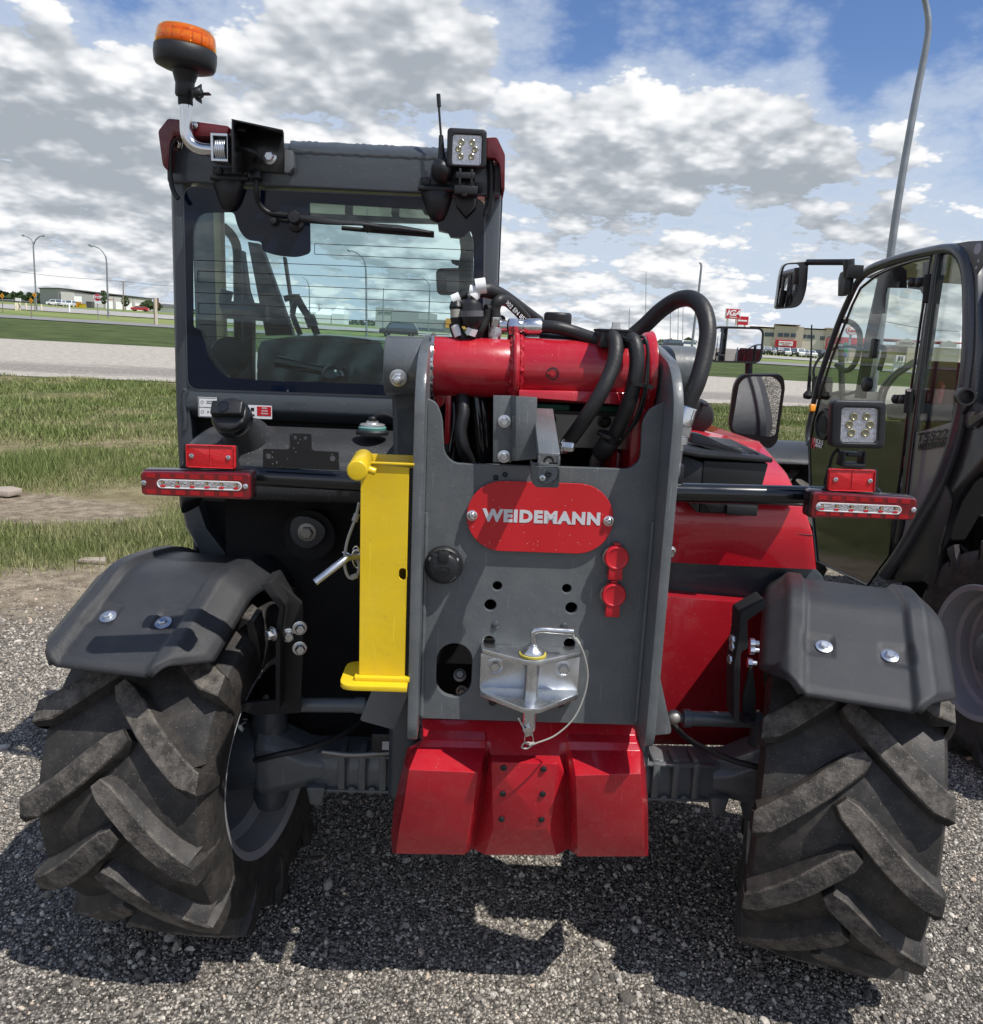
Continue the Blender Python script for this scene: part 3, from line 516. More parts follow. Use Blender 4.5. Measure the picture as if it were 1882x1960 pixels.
for x, y0, y1, lb in ((1298, 560, 660, 'thin far mast just right of the hose loop, tallest one'), (1307, 580, 661, 'thin far mast between the hose loop and the leaning lamp'), (1283, 588, 660, 'thin far mast inside the hose loop'), (1204, 590, 655, 'thin far mast left of the hose loop above the fittings'), (1236, 520, 655, 'slender far lamp post above the ribbed knob')):
    D = 330; e, _ = pole_thing('mast', lb, 'mast', x, y1, D, 'distant thin masts'); o = e.location; mb = MB(); a = at(x+1, y0, D)-o; mb.tube([(0, 0, 0), a*.5, a, a+Vector((-3.0, 0, .3))] if y1-y0 > 80 else [(0, 0, 0), a], [.16, .13, .1, .1][:4 if y1-y0 > 80 else 2], 6); mb.build('shaft', POLE, e)
# ---- utility poles and wire
def tpole(f, x, y0, y1, w, D, lb):
    e, _ = pole_thing('utility_pole', lb, 'utility pole', *f(x, y1), D, 'wooden utility poles'); o = e.location; top = at(*f(x-2, y0), D)-o; mb = MB(); mb.tube([(0, 0, 0), top], [.16, .11], 8); mb.build('pole', WOOD, e)
    a = at(*f(x-w, y0+2), D)-o; b = at(*f(x+w, y0+6), D)-o; mb = MB(); mb.tube([a, b], .09, 6); mb.build('crossarm', WOOD, e)
tpole(cD, 1210, 795, 1085, 33, 190, 'wooden utility pole with crossarm standing before the warehouse'); tpole(cA, 865, 1392, 1475, 14, 300, 'small utility pole with crossarm seen through the rear window')
WIRE = mat('wire', (.05, .05, .055), .6)
mb = MB(); mb.tube([at(*cD(-200, 652), 190), at(*cD(330, 722), 190), at(*cD(700, 760), 190), at(*cD(1205, 797), 190), at(*cD(1660, 842), 190), at(*cD(2400, 862), 190)], .035, 5, 4); o = mb.build('power_line', WIRE); tag(o, 'long thin power line crossing the sky past the left street lamps', 'power line')
mb = MB(); mb.tube([at(*cK(1150, 205), 120), at(*cK(1460, 265), 120), at(*cK(1720, 290), 120)], .04, 5, 4); o = mb.build('power_line', WIRE); tag(o, 'thin power line seen through the door glass of the right machine', 'power line')
# ---- signs
t, _ = pole_thing('stop_sign', 'red octagonal stop sign on a thin post near the highway', 'stop sign', *cD(962, 1180), 93); o = t.location; k = 93/1600*.1953
mb = MB(); top = at(*cD(953, 925), 93)-o; mb.tube([(0, 0, 0), top-Vector((0, 0, .1))], .04, 8); mb.build('post', POLE, t)
c = at(*cD(954, 954), 92.9)-o; r_ = 33*k; mb = MB(); oc = [(math.cos(R(22.5+45*i))*r_, math.sin(R(22.5+45*i))*r_) for i in range(8)]
mb.plate3([(a*1.05, b*1.05) for a, b in oc], [], c, (1, 0, 0), (0, 0, 1), .02, .002, 0); mb.plate3(oc, [], c-Vector((0, .02, 0)), (1, 0, 0), (0, 0, 1), .02, .002, 1); mb.text('STOP', r_*1.0, c-Vector((0, .045, .0)), depth=.01, bold=.012, mi=0); mb.build('sign_face', [SIGNW, SIGNR], t)
mb = MB(); mb.plate3([(-.35, -.16), (.35, -.16), (.35, .16), (-.35, .16)], [], at(*cD(960, 1000), 92.9)-o, (1, 0, 0), (0, 0, 1), .02, .002); mb.build('small_plate', SIGNW, t)
for x, y, yb, D, lb in ((22, 940, 1055, 100, 'orange arrow sign on a short post, leftmost in the row'), (305, 986, 1110, 85, 'orange arrow sign on a dark post in the grass, lowest of the three'), (338, 930, 1078, 112.6, 'orange arrow sign fixed at the foot of the two-armed lamp')):
    t, _ = pole_thing('arrow_sign', lb, 'road sign', *cD(x+2, yb), D, 'orange arrow signs by the highway'); o = t.location; c = at(*cD(x, y), D)-o; r_ = 26*D/1600*.1953
    mb = MB(); mb.tube([(0, 0, 0), (c.x, c.y, c.z+.1)], .05, 6); mb.build('post', WOOD, t)
    mb = MB(); mb.plate3([(0, -r_), (r_*.75, 0), (0, r_), (-r_*.75, 0)], [], c-Vector((0, .06, 0)), (1, 0, 0), (0, 0, 1), .03, .002, 0); s_ = r_*.45; mb.plate3([(-s_*.5, s_), (0, s_), (s_*.6, 0), (0, -s_), (-s_*.5, -s_), (0, 0)], [], c-Vector((0, .085, 0)), (1, 0, 0), (0, 0, 1), .02, .001, 1); mb.build('sign_face', [ORNG, TRIM], t)
# cream posts and board
for i, (x, y0, y1) in enumerate(((154, 992, 1062), (170, 992, 1062), (197, 992, 1064), (257, 990, 1058), (407, 1000, 1062), (681, 985, 1076))):
    D = 112+i; t, _ = pole_thing('bollard', ('cream post, first of two under the left edge of the white board', 'cream post close behind the first one under the white board', 'cream post under the right edge of the white board', 'lone cream post between the white board and the arrow sign', 'cream post just right of the two-armed lamp', 'thin white post in front of the grey warehouse')[i], 'post', *cD(x, y1), D, 'cream posts beside the highway'); h = (y1-y0)*.1953*D/1600; r_ = .11 if i < 5 else .10; mb = MB(); mb.lathe((0, 0, -.2), (0, 0, 1), [(0, r_), (h+.1, r_), (h+.2, r_*.6)], 10); mb.build('post', BUFF if i < 5 else SIGNW, t)
t, _ = pole_thing('notice_board', 'white notice board on top of the cream posts', 'board', *cD(178, 1062), 113.5); o = t.location; mb = MB(); c = at(*cD(178, 976), 113.5)-o; mb.box(c.x-.26*1.3, c.x+.26*1.3, -.1, .1, c.z-.2, c.z+.2); mb.build('board', SIGNW, t); mb = MB(); mb.box(c.x-1.0, c.x+1.1, .2, .3, c.z-.36, c.z-.26); mb.build('rail', TRIM, t)
t, _ = pole_thing('sign_post', 'broad brown sign seen edge-on beside the cab', 'sign', *cD(1530, 1198), 88); o = t.location; mb = MB()
for x0, x1, z0, z1 in ((1512, 1522, 1190, 960), ): a = at(*cD(x0, z0), 88)-o; b = at(*cD(x1, z1), 88)-o; mb.box(a.x, b.x, -.08, .08, -.2, b.z)
mb.build('post', WOOD, t); mb = MB(); a = at(*cD(1524, 1198), 88)-o; b = at(*cD(1536, 960), 88)-o; mb.box(a.x, b.x, -.1, .1, -.2, b.z); mb.build('post', BUFF, t); mb = MB(); a = at(*cD(1520, 1058), 88)-o; b = at(*cD(1549, 960), 88)-o; mb.box(a.x, b.x, .12, .17, a.z, b.z); mb.build('board', mat('brown_board', (.16, .07, .045), .7), t)
# bins by the warehouse
for x0, x1, y0, y1, m, lb in ((752, 785, 1010, 1056, ORNG, 'orange waste bin left of the dark one by the warehouse'), (790, 832, 1028, 1060, YEL, 'yellow waste bin in front of the grey warehouse wall'), (862, 912, 1006, 1062, BDK, 'tall dark waste container by the warehouse wall')):
    D = 240; t, _ = pole_thing('waste_bin', lb, 'waste bin', *cD((x0+x1)/2, y1), D, 'waste bins by the warehouse'); w_ = (x1-x0)*.1953*D/3200; h = (y1-y0)*.1953*D/1600; mb = MB(); mb.hexa([(-w_*.85, -.8, -.5), (w_*.85, -.8, -.5), (w_*.85, .8, -.5), (-w_*.85, .8, -.5), (-w_, -1, h), (w_, -1, h), (w_, 1, h), (-w_, 1, h)]); mb.build('bin_body', m, t); mb = MB(); mb.box(-w_*1.03, w_*1.03, -1.05, 1.05, h, h+.12); mb.build('lid', BDK, t)
# ---- cars
def carmat(n, c): return mat('car_'+n, c, .25, coat=.6, var=.02)
CARC = {'white': carmat('white', (.72, .72, .73)), 'dark': carmat('dark', (.03, .03, .035)), 'red': carmat('red', (.42, .02, .02)), 'silver': carmat('silver', (.36, .37, .39)), 'blue': carmat('blue', (.05, .08, .16))}
CPROTO = {}
def car_parts(e, c, kind):
    h = 1.72 if kind == 'suv' else 1.45; prof = [(-2.25, .35), (-2.28, .8), (-2.1, .98), (-1.5, 1.02), (-.9 if kind != 'suv' else -1.05, h-.05), (-.3, h), (1.0 if kind != 'suv' else 1.7, h-.04), (1.75 if kind != 'suv' else 2.15, 1.05), (2.2, .98), (2.25, .35)]
    mb = MB(); rows = []
    for y, s, q in ((-.92, .94, .35), (-.86, 1, 1), (.86, 1, 1), (.92, .94, .35)):
        rows.append([(x*s, y*(1-.16*max(0, (z-1)/.7)), .35+(z-.35)*(s if z < 1.1 else 1)) for x, z in prof])
    mb.grid(rows); mb.add(rows[0], [tuple(range(len(prof)))]); mb.add(rows[-1], [tuple(range(len(prof)))[::-1]]); mb.build('body', CARC[c], e)
    wb = 1.02; xf = -1.38; xr = 1.62 if kind != 'suv' else 2.02; mb = MB()
    for s in (-1, 1): mb.prism([(xf+.02, s*.905, wb+.03), (xr, s*.905, wb+.05), (xr-.42, s*.83, h-.13), (-.82, s*.83, h-.13)], (0, s*.02, 0))
    mb.build('side_windows', GLS, e)
    mb = MB(); mb.prism([(-1.50, -.7, 1.04), (-1.50, .7, 1.04), (-.93 if kind != 'suv' else -1.07, .62, h-.09), (-.93 if kind != 'suv' else -1.07, -.62, h-.09)], (-.03, 0, .02)); mb.build('windscreen', GLS, e)
    for x in (-1.42, 1.4):
        for s in (-1, 1):
            mb = MB(); mb.lathe((x, s*.72, .34), (0, s, 0), [(0, .33), (.2, .33), (.21, .25)], 16, 0); mb.lathe((x, s*.9, .34), (0, s, 0), [(0, .2), (.03, .19)], 12, 1); mb.build('wheel', [RUB, RIMM], e)
    for s in (-1, 1): mb = MB(); mb.box(-2.3, -2.2, s*.62-.17, s*.62+.17, .72, .84); mb.build('headlight', SIGNW, e)
def car(f, x, y, D, c, kind, rz, label, group):
    p = at(*f(x, y), D); key = (c, kind)
    if key in CPROTO: e = copy_tree(CPROTO[key]); e.location = (p.x, p.y, float(gz(p.x, p.y)))
    else: e = empty('parked_car', (p.x, p.y, float(gz(p.x, p.y)))); car_parts(e, c, kind); CPROTO[key] = e
    e.rotation_euler = (0, 0, R(rz)); tag(e, label, 'car', group); return e
g1_ = 'cars parked at the warehouse'; g2_ = 'cars parked before the tan store'
for i, (x, c, k) in enumerate(((592, 'white', 'suv'), (622, 'silver', 'car'), (650, 'white', 'car'), (690, 'white', 'suv'))): car(cD, x, 1048, 235, c, k, 100, ('white van nearest the left corner of the warehouse', 'silver car second from the left by the warehouse', 'white low car third from the left by the warehouse', 'white van rightmost of four before the warehouse')[i], g1_)
car(cD, 545, 1038, 240, 'white', 'suv', 10, 'white van seen side-on left of the warehouse corner', g1_); car(cD, 1375, 1105, 232, 'red', 'car', 8, 'red car parked under the right end of the warehouse', g1_)
cs = ((430, 'dark', 'suv', 'dark van leftmost of the cars by the store, beside the mirror'), (462, 'silver', 'car', 'silver car second from the left by the store'), (492, 'dark', 'car', 'dark low car third from the left by the store'), (520, 'dark', 'suv', 'dark van just left of the large white one'), (560, 'white', 'suv', 'large white van under the red store sign'), (605, 'dark', 'car', 'dark car half behind the large white van'), (648, 'white', 'suv', 'white van right of the red store sign'), (690, 'silver', 'car', 'silver car between two white cars by the store'), (725, 'white', 'car', 'white low car behind the thin black antenna'), (800, 'dark', 'suv', 'dark car beside the cab edge at the store corner'))
for x, c, k, lb in cs: car(cK, x, 462, 175, c, k, 75+random.random()*30, lb, g2_)
car(cA, 1240, 1560, 100, 'dark', 'suv', 3, 'dark estate car driving past, seen through the rear window', 'cars on the far road'); car(cB, 1612, 500, 160, 'dark', 'suv', 20, 'dark pickup far off under the hose loop', 'cars on the far road'); car(cB, 1690, 500, 165, 'white', 'suv', 20, 'white van far off beside the street lamp under the hose', 'cars on the far road')
# ---- tan store
W3 = Wall(cK(350, 0)[0], 234, cK(880, 0)[0], 228, 670); st = empty('store_building', W3.a-Vector((0, 0, 3))); tag(st, 'tan two-storey store with red sign behind the parked cars', 'store')
for n, m, x0, y0, x1, o1 in (('wall', TAN2, 330, 262, 505, 0), ('wall', TAN, 500, 250, 668, 1.2), ('wall', TAN2, 664, 272, 842, .1), ('wall', TAN, 838, 272, 905, .9)): wpart(W3, st, n, m, cK, x0, y0, x1, 452, -30, o1, 3)
for x0, y0, x1, o1 in ((330, 252, 505, .8), (496, 238, 670, 1.9), (662, 263, 843, .6), (836, 263, 907, 1.4)): wpart(W3, st, 'cornice', TAN, cK, x0, y0, x1, y0+10, -30.5, o1)
for x0, x1, y in ((432, 462, 295), (466, 495, 296), (520, 549, 298), (560, 590, 299), (604, 635, 301), (668, 706, 308), (714, 760, 311), (800, 806, 320), (812, 818, 320), (824, 830, 320), (848, 853, 322), (860, 866, 322)): wpart(W3, st, 'window', GLS, cK, x0, y, x1, y+27, 0, 1.35 if 500 < x0 < 660 else 1.05 if x0 > 840 else .22)
a = wpart(W3, st, 'sign_board', SIGNR, cK, 503, 343, 635, 402, 1.2, 1.6); wpart(W3, st, 'sign_panel', SIGNW, cK, 525, 351, 615, 386, 1.6, 1.7)
for x0, x1, y in ((532, 560, 360), (565, 606, 362), (548, 590, 374)): wpart(W3, st, 'sign_writing', SIGNR, cK, x0, y, x1, y+6, 1.7, 1.75)
wpart(W3, st, 'entrance', GLS, cK, 515, 408, 560, 452, 1.2, 1.35, 1); wpart(W3, st, 'banner', SIGNR, cK, 836, 368, 850, 410, .1, 1.1)
# ---- pylon signs
def pylon(f, x0, y0, x1, y1, yb, D, name, label, face, posts=2):
    t, _ = pole_thing(name, label, 'sign', *f((x0+x1)/2, yb), D); o = t.location; c = (at(*f(x0, y0), D)+at(*f(x1, y1), D))/2-o; w_ = (at(*f(x1, y0), D)-at(*f(x0, y0), D)).length/2; h = abs(at(*f(x0, y1), D).z-at(*f(x0, y0), D).z)/2
    for q in ((-.6, .6) if posts == 2 else (0,)): mb = MB(); mb.box(c.x+q*w_-.15, c.x+q*w_+.15, .1, .35, 0, c.z); mb.build('post', SIGNW if posts == 2 else POLE, t)
    return t, c, w_, h
t, c, w_, h = pylon(cC, 436, 475, 519, 533, 720, 160, 'shop_sign', 'red and white IGA sign on posts above the mirror', None)
mb = MB(); mb.box(c.x-w_, c.x+w_, -.3, .3, c.z-h, c.z+h); mb.build('frame', SIGNW, t); mb = MB(); mb.box(c.x-w_*.95, c.x+w_*.95, -.34, -.3, c.z-h*.93, c.z+h*.93); mb.build('face', SIGNR, t)
mb = MB(); mb.text('IGA', h*1.5, (c.x, -.36, c.z+h*.12), depth=.03, bold=h*.05, shear=.3, sx=1.15); mb.box(c.x-w_*.5, c.x+w_*.5, -.37, -.34, c.z-h*.72, c.z-h*.6); mb.build('lettering', SIGNW, t)
t, c, w_, h = pylon(cC, 492, 518, 562, 566, 700, 175, 'shop_sign', 'second smaller red sign just right of and below the lettered one', None)
mb = MB(); mb.box(c.x-w_, c.x+w_, -.3, .3, c.z-h, c.z+h); mb.build('face', SIGNR, t); mb = MB(); mb.box(c.x-w_*.7, c.x+w_*.8, -.34, -.3, c.z-h*.2, c.z+h*.15); mb.build('lettering', SIGNW, t)
t, c, w_, h = pylon(cK, 970, 252, 1050, 312, 470, 130, 'fuel_station_sign', 'oval white Esso sign with red letters seen through the door glass', None, 1)
mb = MB(); mb.plate3(circ(0, 0, h, 28, w_/h), [], (c.x, -.1, c.z), (1, 0, 0), (0, 0, 1), .3, .01, 0); mb.plate3(circ(0, 0, h*.88, 28, w_/h*1.03), [], (c.x, -.15, c.z), (1, 0, 0), (0, 0, 1), .1, .01, 1); mb.text('Esso', h*1.15, (c.x, -.2, c.z), depth=.02, bold=h*.03, mi=0); mb.build('sign_face', [SIGNR, SIGNW], t)
W4 = Wall(cK(950, 0)[0], 148, cK(1180, 0)[0], 147, 690); t = empty('fuel_station', W4.a-Vector((0, 0, 2))); tag(t, 'red-fronted fuel station building under the oval sign', 'building')
wpart(W4, t, 'wall', TAN, cK, 950, 380, 1180, 470, -14, 0, 2); wpart(W4, t, 'fascia', SIGNR, cK, 945, 326, 1182, 384, -14.3, .3); wpart(W4, t, 'fascia_panel', mat('brown_fascia', (.2, .08, .06), .7), cK, 1100, 385, 1178, 420, 0, .25)
W5 = Wall(cK(1170, 0)[0], 184, cK(1800, 0)[0], 180, 700); t = empty('shopping_hall', W5.a-Vector((0, 0, 2))); tag(t, 'long pale shopping hall with faded red roof behind the door glass', 'building')
wpart(W5, t, 'wall', TAN2, cK, 1170, 372, 1800, 480, -30, 0, 3); wpart(W5, t, 'roof', PINK, cK, 1200, 334, 1800, 372, -28, .8); 
a = W5.rect(cK, 1300, 330, 1430, 392); mb = MB(); mb.prism([W5.to(a[0], a[2], .9), W5.to(a[1], a[2], .9), W5.to(a[1], a[2]+(a[3]-a[2])*.5, .9), W5.to((a[0]+a[1])/2, a[3], .9), W5.to(a[0], a[2]+(a[3]-a[2])*.5, .9)], W5.n*.6); rel(mb.build('gable', BW), t)
mb = MB(); mb.text('CANADA', (a[3]-a[2])*.42, W5.to((a[0]+a[1])/2, a[2]+(a[3]-a[2])*.38, 1.6), W5.d, (0, 0, 1), .05, .04); rel(mb.build('lettering', TRIM), t)
a = W5.rect(cK, 1590, 345, 1690, 395); mb = MB(); mb.prism([W5.to(a[0], a[2], .9), W5.to(a[1], a[2], .9), W5.to(a[1], a[2]+(a[3]-a[2])*.5, .9), W5.to((a[0]+a[1])/2, a[3], .9), W5.to(a[0], a[2]+(a[3]-a[2])*.5, .9)], W5.n*.6); rel(mb.build('gable', BW), t)
wpart(W5, t, 'brown_wing', mat('brown_wall', (.2, .12, .09), .8), cK, 1240, 392, 1366, 432, 0, 1.2); wpart(W5, t, 'tan_wing', TAN, cK, 1366, 396, 1440, 470, 0, 2.2, 1)
t, c, w_, h = pylon(cK, 1302, 447, 1362, 492, 530, 75, 'number_sign', 'small white sign with black figure on low legs through the glass', None); mb = MB(); mb.box(c.x-w_, c.x+w_, -.06, .06, c.z-h, c.z+h); mb.build('board', SIGNW, t); mb = MB(); mb.text('31', h*1.7, (c.x, -.07, c.z), depth=.02, bold=.03); mb.build('lettering', TRIM, t)
t, c, w_, h = pylon(cK, 952, 362, 982, 430, 520, 80, 'road_sign', 'green and blue road sign on one post left of the door bar', None, 1); mb = MB(); mb.box(c.x-w_, c.x+w_, -.06, .06, c.z-h, c.z+h); mb.build('board', mat('green_sign', (.02, .25, .14), .5), t); mb = MB(); mb.box(c.x-w_*.8, c.x+w_*.8, -.06, .06, c.z-h*1.8, c.z-h*1.1); mb.build('blue_board', mat('blue_sign', (.02, .10, .35), .5), t)
# ---- what the rear window shows
W6 = Wall(cA(1130, 0)[0], 228, cA(1330, 0)[0], 227, 625); t = empty('factory_hall', W6.a-Vector((0, 0, 3))); tag(t, 'tall pale concrete hall seen through the rear window', 'building'); wpart(W6, t, 'wall', BW, cA, 1130, 1410, 1212, 1525, -30, 0, 3); wpart(W6, t, 'wall', mat('mid_wall', (.33, .335, .34), .7), cA, 1208, 1422, 1330, 1525, -30, .2, 3); wpart(W6, t, 'window', GLS, cA, 1140, 1430, 1205, 1436, 0, .2)
W7 = Wall(cA(1292, 0)[0], 199, cA(1490, 0)[0], 198, 625); t = empty('car_dealer_hall', W7.a-Vector((0, 0, 3))); tag(t, 'low dark grey hall with orange end wall seen through the window', 'building'); wpart(W7, t, 'wall', BGY, cA, 1292, 1462, 1470, 1545, -24, 0, 3); wpart(W7, t, 'end_wall', ORNG, cA, 1462, 1462, 1492, 1508, -24.2, .4); wpart(W7, t, 'window', GLS, cA, 1320, 1505, 1450, 1530, 0, .15)
for i, (x0, x1) in enumerate(((750, 800), (800, 862), (862, 930), (935, 990))):
    D = 300; e, _ = pole_thing('white_tent', ('white tent roof farthest left in the window distance', 'wide white tent second from the left in the window', 'wide white tent third from the left in the window', 'white tent right of the others in the window distance')[i], 'tent', *cA((x0+x1)/2, 1510), D, 'white tents in the distance'); w_ = (x1-x0)*.4062*D/3200; h = 5.2+i%2; mb = MB(); mb.box(-w_, w_, -5, 5, -3, h*.55); mb.build('wall', SIGNW, e); mb = MB(); mb.add([(-w_, -5, h*.55), (w_, -5, h*.55), (w_, 5, h*.55), (-w_, 5, h*.55), (-w_*.5, 0, h), (w_*.5, 0, h)], [(0, 1, 5, 4), (1, 2, 5), (2, 3, 4, 5), (3, 0, 4)]); mb.build('roof', SIGNW, e)
# ============================================================ WHEELS AND FENDERS
def sstep(a, b, x):
    t = min(1, max(0, (x-a)/(b-a))); return t*t*(3-2*t)
def tyre_mesh(R0=.443, W=.39, rr=.252, nl=13, lug=.037, seed=1):
    """tyre around the x axis; outer side +x. materials: 0 rubber, 1 worn lug tops"""
    rnd_ = random.Random(seed); mb = MB(); hw = W/2; rc = R0-lug
    prof = [(-.160, rr-.012), (-.176, rr+.004), (-.180, rr+.022), (-.187, rr+.06), (-.192, rc-.068), (-.190, rc-.035), (-.180, rc-.016), (-.155, rc-.009), (-.11, rc-.005), (-.05, rc-.001), (0, rc)]
    prof = prof+[(-a, r) for a, r in prof[::-1][1:]]; prof = [(a*hw/.195, r) for a, r in prof]
    mb.lathe((0, 0, 0), (1, 0, 0), [(a, r) for a, r in prof], 96, 0, caps=False)
    def rt_(w): return R0-.24*w*w
    def rb_(w):
        a = abs(w)*.195/hw; return np.interp(a, [0, .05, .11, .155, .180, .192], [rc, rc-.001, rc-.005, rc-.009, rc-.016, rc-.045])-.006
    pitch = 2*math.pi/nl
    for side in (-1, 1):
        for i in range(nl):
            ph0 = i*pitch+(0 if side < 0 else pitch/2); jw = rnd_.uniform(-.003, .003)
            # centre line in (w, u): u is distance round the tyre
            cl = [(-.024, .018), (-.004, -.002), (.03, -.034), (.07, -.075), (.11, -.112), (.15, -.146), (.172, -.162)]
            hwid = [.013, .0225, .0240, .0245, .0250, .0255, .026]
            rows = []
            for k, ((w, u), h) in enumerate(zip(cl, hwid)):
                a, c = cl[max(k-1, 0)], cl[min(k+1, len(cl)-1)]; d = Vector((c[0]-a[0], c[1]-a[1])).normalized(); nn = Vector((-d.y, d.x))
                row = []
                for q, top in ((1.5, 0), (1.1, .9), (.94, 1), (-.94, 1), (-1.1, .9), (-1.5, 0)):
                    ww = w+nn.x*h*q+jw; uu = u+nn.y*h*q; ww = min(ww, hw-.001) if top else min(ww, hw+.0); r = rb_(ww)+(rt_(ww)-rb_(ww))*top
                    if k == 0 and not top: r = rb_(0)
                    th = ph0-uu/R0
                    row.append((side*ww, -math.sin(th)*r, math.cos(th)*r))
                rows.append(row)
            # leg running down the shoulder
            for dr, out, q2 in ((.002, -.001, 1.0), (.030, .004, 1.0), (.065, .004, .85), (.100, .0, .6), (.125, -.008, .35)):
                row = []
                for q, top in ((1.5, 0), (1.1, .9), (.94, 1), (-.94, 1), (-1.1, .9), (-1.5, 0)):
                    h = .026*q*q2; th = ph0-(-.172+h*.85-dr*.12)/R0; r = rt_(hw)-dr; ww = hw+(out*top if top else -.014); row.append((side*ww, -math.sin(th)*r, math.cos(th)*r))
                rows.append(row)
            n = len(rows); vs = [p for r in rows for p in r]; fs = []; b = len(mb.V); mb.V += vs
            for k in range(n-1):
                for j in range(5): mb.F.append((b+k*6+j, b+k*6+j+1, b+k*6+j+7, b+k*6+j+6)); mb.M.append(1 if 1 <= j <= 3 and k < 7 else 0)
            mb.F.append(tuple(b+j for j in range(6))); mb.M.append(0); mb.F.append(tuple(b+(n-1)*6+5-j for j in range(6))); mb.M.append(0)
            # small siping marks between the lugs
            for s in range(3):
                w0 = .055+s*.013; th = ph0+(.060+s*.012)/R0; r = rc+.0005; d = .013/R0
                mb.add([(side*(w0-.0008), -math.sin(th)*r, math.cos(th)*r), (side*(w0+.0008), -math.sin(th)*r, math.cos(th)*r), (side*(w0+.0008), -math.sin(th+d)*r, math.cos(th+d)*r), (side*(w0-.0008), -math.sin(th+d)*r, math.cos(th+d)*r)], [(0, 1, 2, 3)], 0)
    return mb
def wheel(parent, loc, st, side, spin=0.0, R0=.443, W=.39, detail=True, seed=1):
    w = empty('wheel', loc, (0, 0, st), parent)
    mb = tyre_mesh(R0, W, seed=seed); o = mb.build('tyre', [TYRE, TREAD], w, ang=28)
    o.rotation_euler = (spin, 0, 0)
    s = side; mb = MB()                                        # rim: outer side is towards s
    mb.lathe((0, 0, 0), (s, 0, 0), [(-.178, .240), (-.187, .259), (-.183, .264), (-.172, .252), (-.155, .240), (-.115, .234), (-.095, .214), (.045, .208), (.07, .228), (.155, .240), (.172, .252), (.183, .264), (.187, .259), (.180, .240), (.140, .233), (.105, .230), (.095, .214), (.058, .209), (.050, .195), (.068, .165), (.070, .12), (.060, .11), (.06, .01)], 64, caps=False)
    mb.lathe((0, 0, 0), (s, 0, 0), [(.052, .01), (.055, .13), (.05, .20), (-.093, .208), (-.113, .228), (-.150, .232), (-.178, .239)], 64, caps=False)
    mb.build('rim', RIMM, w, ang=30)
    mb = MB(); mb.lathe((0, 0, 0), (s, 0, 0), [(.05, .10), (.12, .098), (.135, .085), (.15, .05), (.155, 0)], 32)
    for k in range(8): a = k*math.pi/4; mb.bolt((s*.068, math.cos(a)*.138, math.sin(a)*.138), (s, 0, 0), .013, .018)
    mb.build('hub', GREY, w, ang=50); return w
def fender(parent, loc, st, mirror=1, name='fender', label=None):
    """steered mudguard; f runs forward, z up, w across (outer side +)"""
    e = empty(name, loc, (0, 0, st), parent); 
    if label: e['label'] = label
    zc = loc[2]; prof = spline([(0, .41, .70-zc), (0, .36, .79-zc), (0, .26, .875-zc), (0, .13, .935-zc), (0, -.02, .955-zc), (0, -.110, .952-zc), (0, -.175, .923-zc), (0, -.285, .870-zc), (0, -.388, .821-zc)], 12)
    n = len(prof); cum = [0]
    for i in range(1, n): cum.append(cum[-1]+(prof[i]-prof[i-1]).length)
    T = cum[-1]; nw = 72; nt_ = 96; rows = []; bolts = []
    def pt(s, w, off):
        i = min(int(np.searchsorted(cum, s*T, side='right'))-1, n-2); i = max(i, 0); t = (s*T-cum[i])/(cum[i+1]-cum[i]); p = prof[i].lerp(prof[i+1], t)
        a, b_ = prof[max(i-2, 0)], prof[min(i+3, n-1)]; d = (b_-a).normalized(); nn = Vector((0, d.z, -d.y)); nn = nn if nn.z > 0 or nn.y < 0 else -nn
        return Vector((w, p.y, p.z))+nn*off, nn
    for i in range(nt_+1):
        s = i/nt_; u = (1-s)*T; u0 = s*T
        q = sstep(.16, .0, u); hwR = .205-.085*max(0, 1-u/.095); hwL = .205-.085*max(0, 1-u/.095)
        fq = max(0, 1-u0/.09); hwR -= .03*fq; hwL -= .06*fq
        row = []
        for j in range(nw+1):
            x = j/nw*2-1; w = x*(hwR if x > 0 else hwL); a = abs(w)
            off = .013*sstep(.104, .114, a)-.050*max(0, (a-.142)/.063)*sstep(.135, .16, a)
            off -= .010*sstep(.018, 0, u)+.010*sstep(.015, 0, u0)+.012*sstep(.014, 0, (hwR-a))
            # pressed pockets round the two bolts
            for sg in (-1, 1):
                wx = w*sg; dz = u-.150
                inx = sstep(.045, .052, wx) ; pk = inx*sstep(.034, .026, abs(dz))*(1-sstep(.112, .120, wx)); off -= .0055*pk
            row.append(pt(s, w, off)[0])
        rows.append(row)
    mb = MB(); mb.grid(rows); o = mb.build('shell', FEND, e, ang=60); sd = o.modifiers.new('Solidify', 'SOLIDIFY'); sd.thickness = .005; sd.offset = -1
    for sg in (-1, 1):
        p, nn = pt(1-.150/T, sg*.068, -.004); mb = MB(); mb.bolt(p, nn, .0098, .008); mb.lathe(p, nn, [(0, .0185), (.002, .0185), (.0025, .017)], 24); mb.build('bolt', ZINC, e)
    return e
# ============================================================ THE TELEHANDLER
TH = empty('telehandler', ORG); TH.rotation_euler = MR.to_euler(); tag(TH, 'red and grey telehandler seen from behind, sign plate and tow hitch on its rear frame', 'telehandler')
def B(mb, name, m, bevel=0, parent=None, **k): return mb.build(name, m, parent or TH, bevel, **k)
def xz(f, pts, y): return [(lambda p: (p.x, p.z))(V(*f(a, b), y)) for a, b in pts]
YP = -.38; XL = -.126; XR = .331; FY = -.462
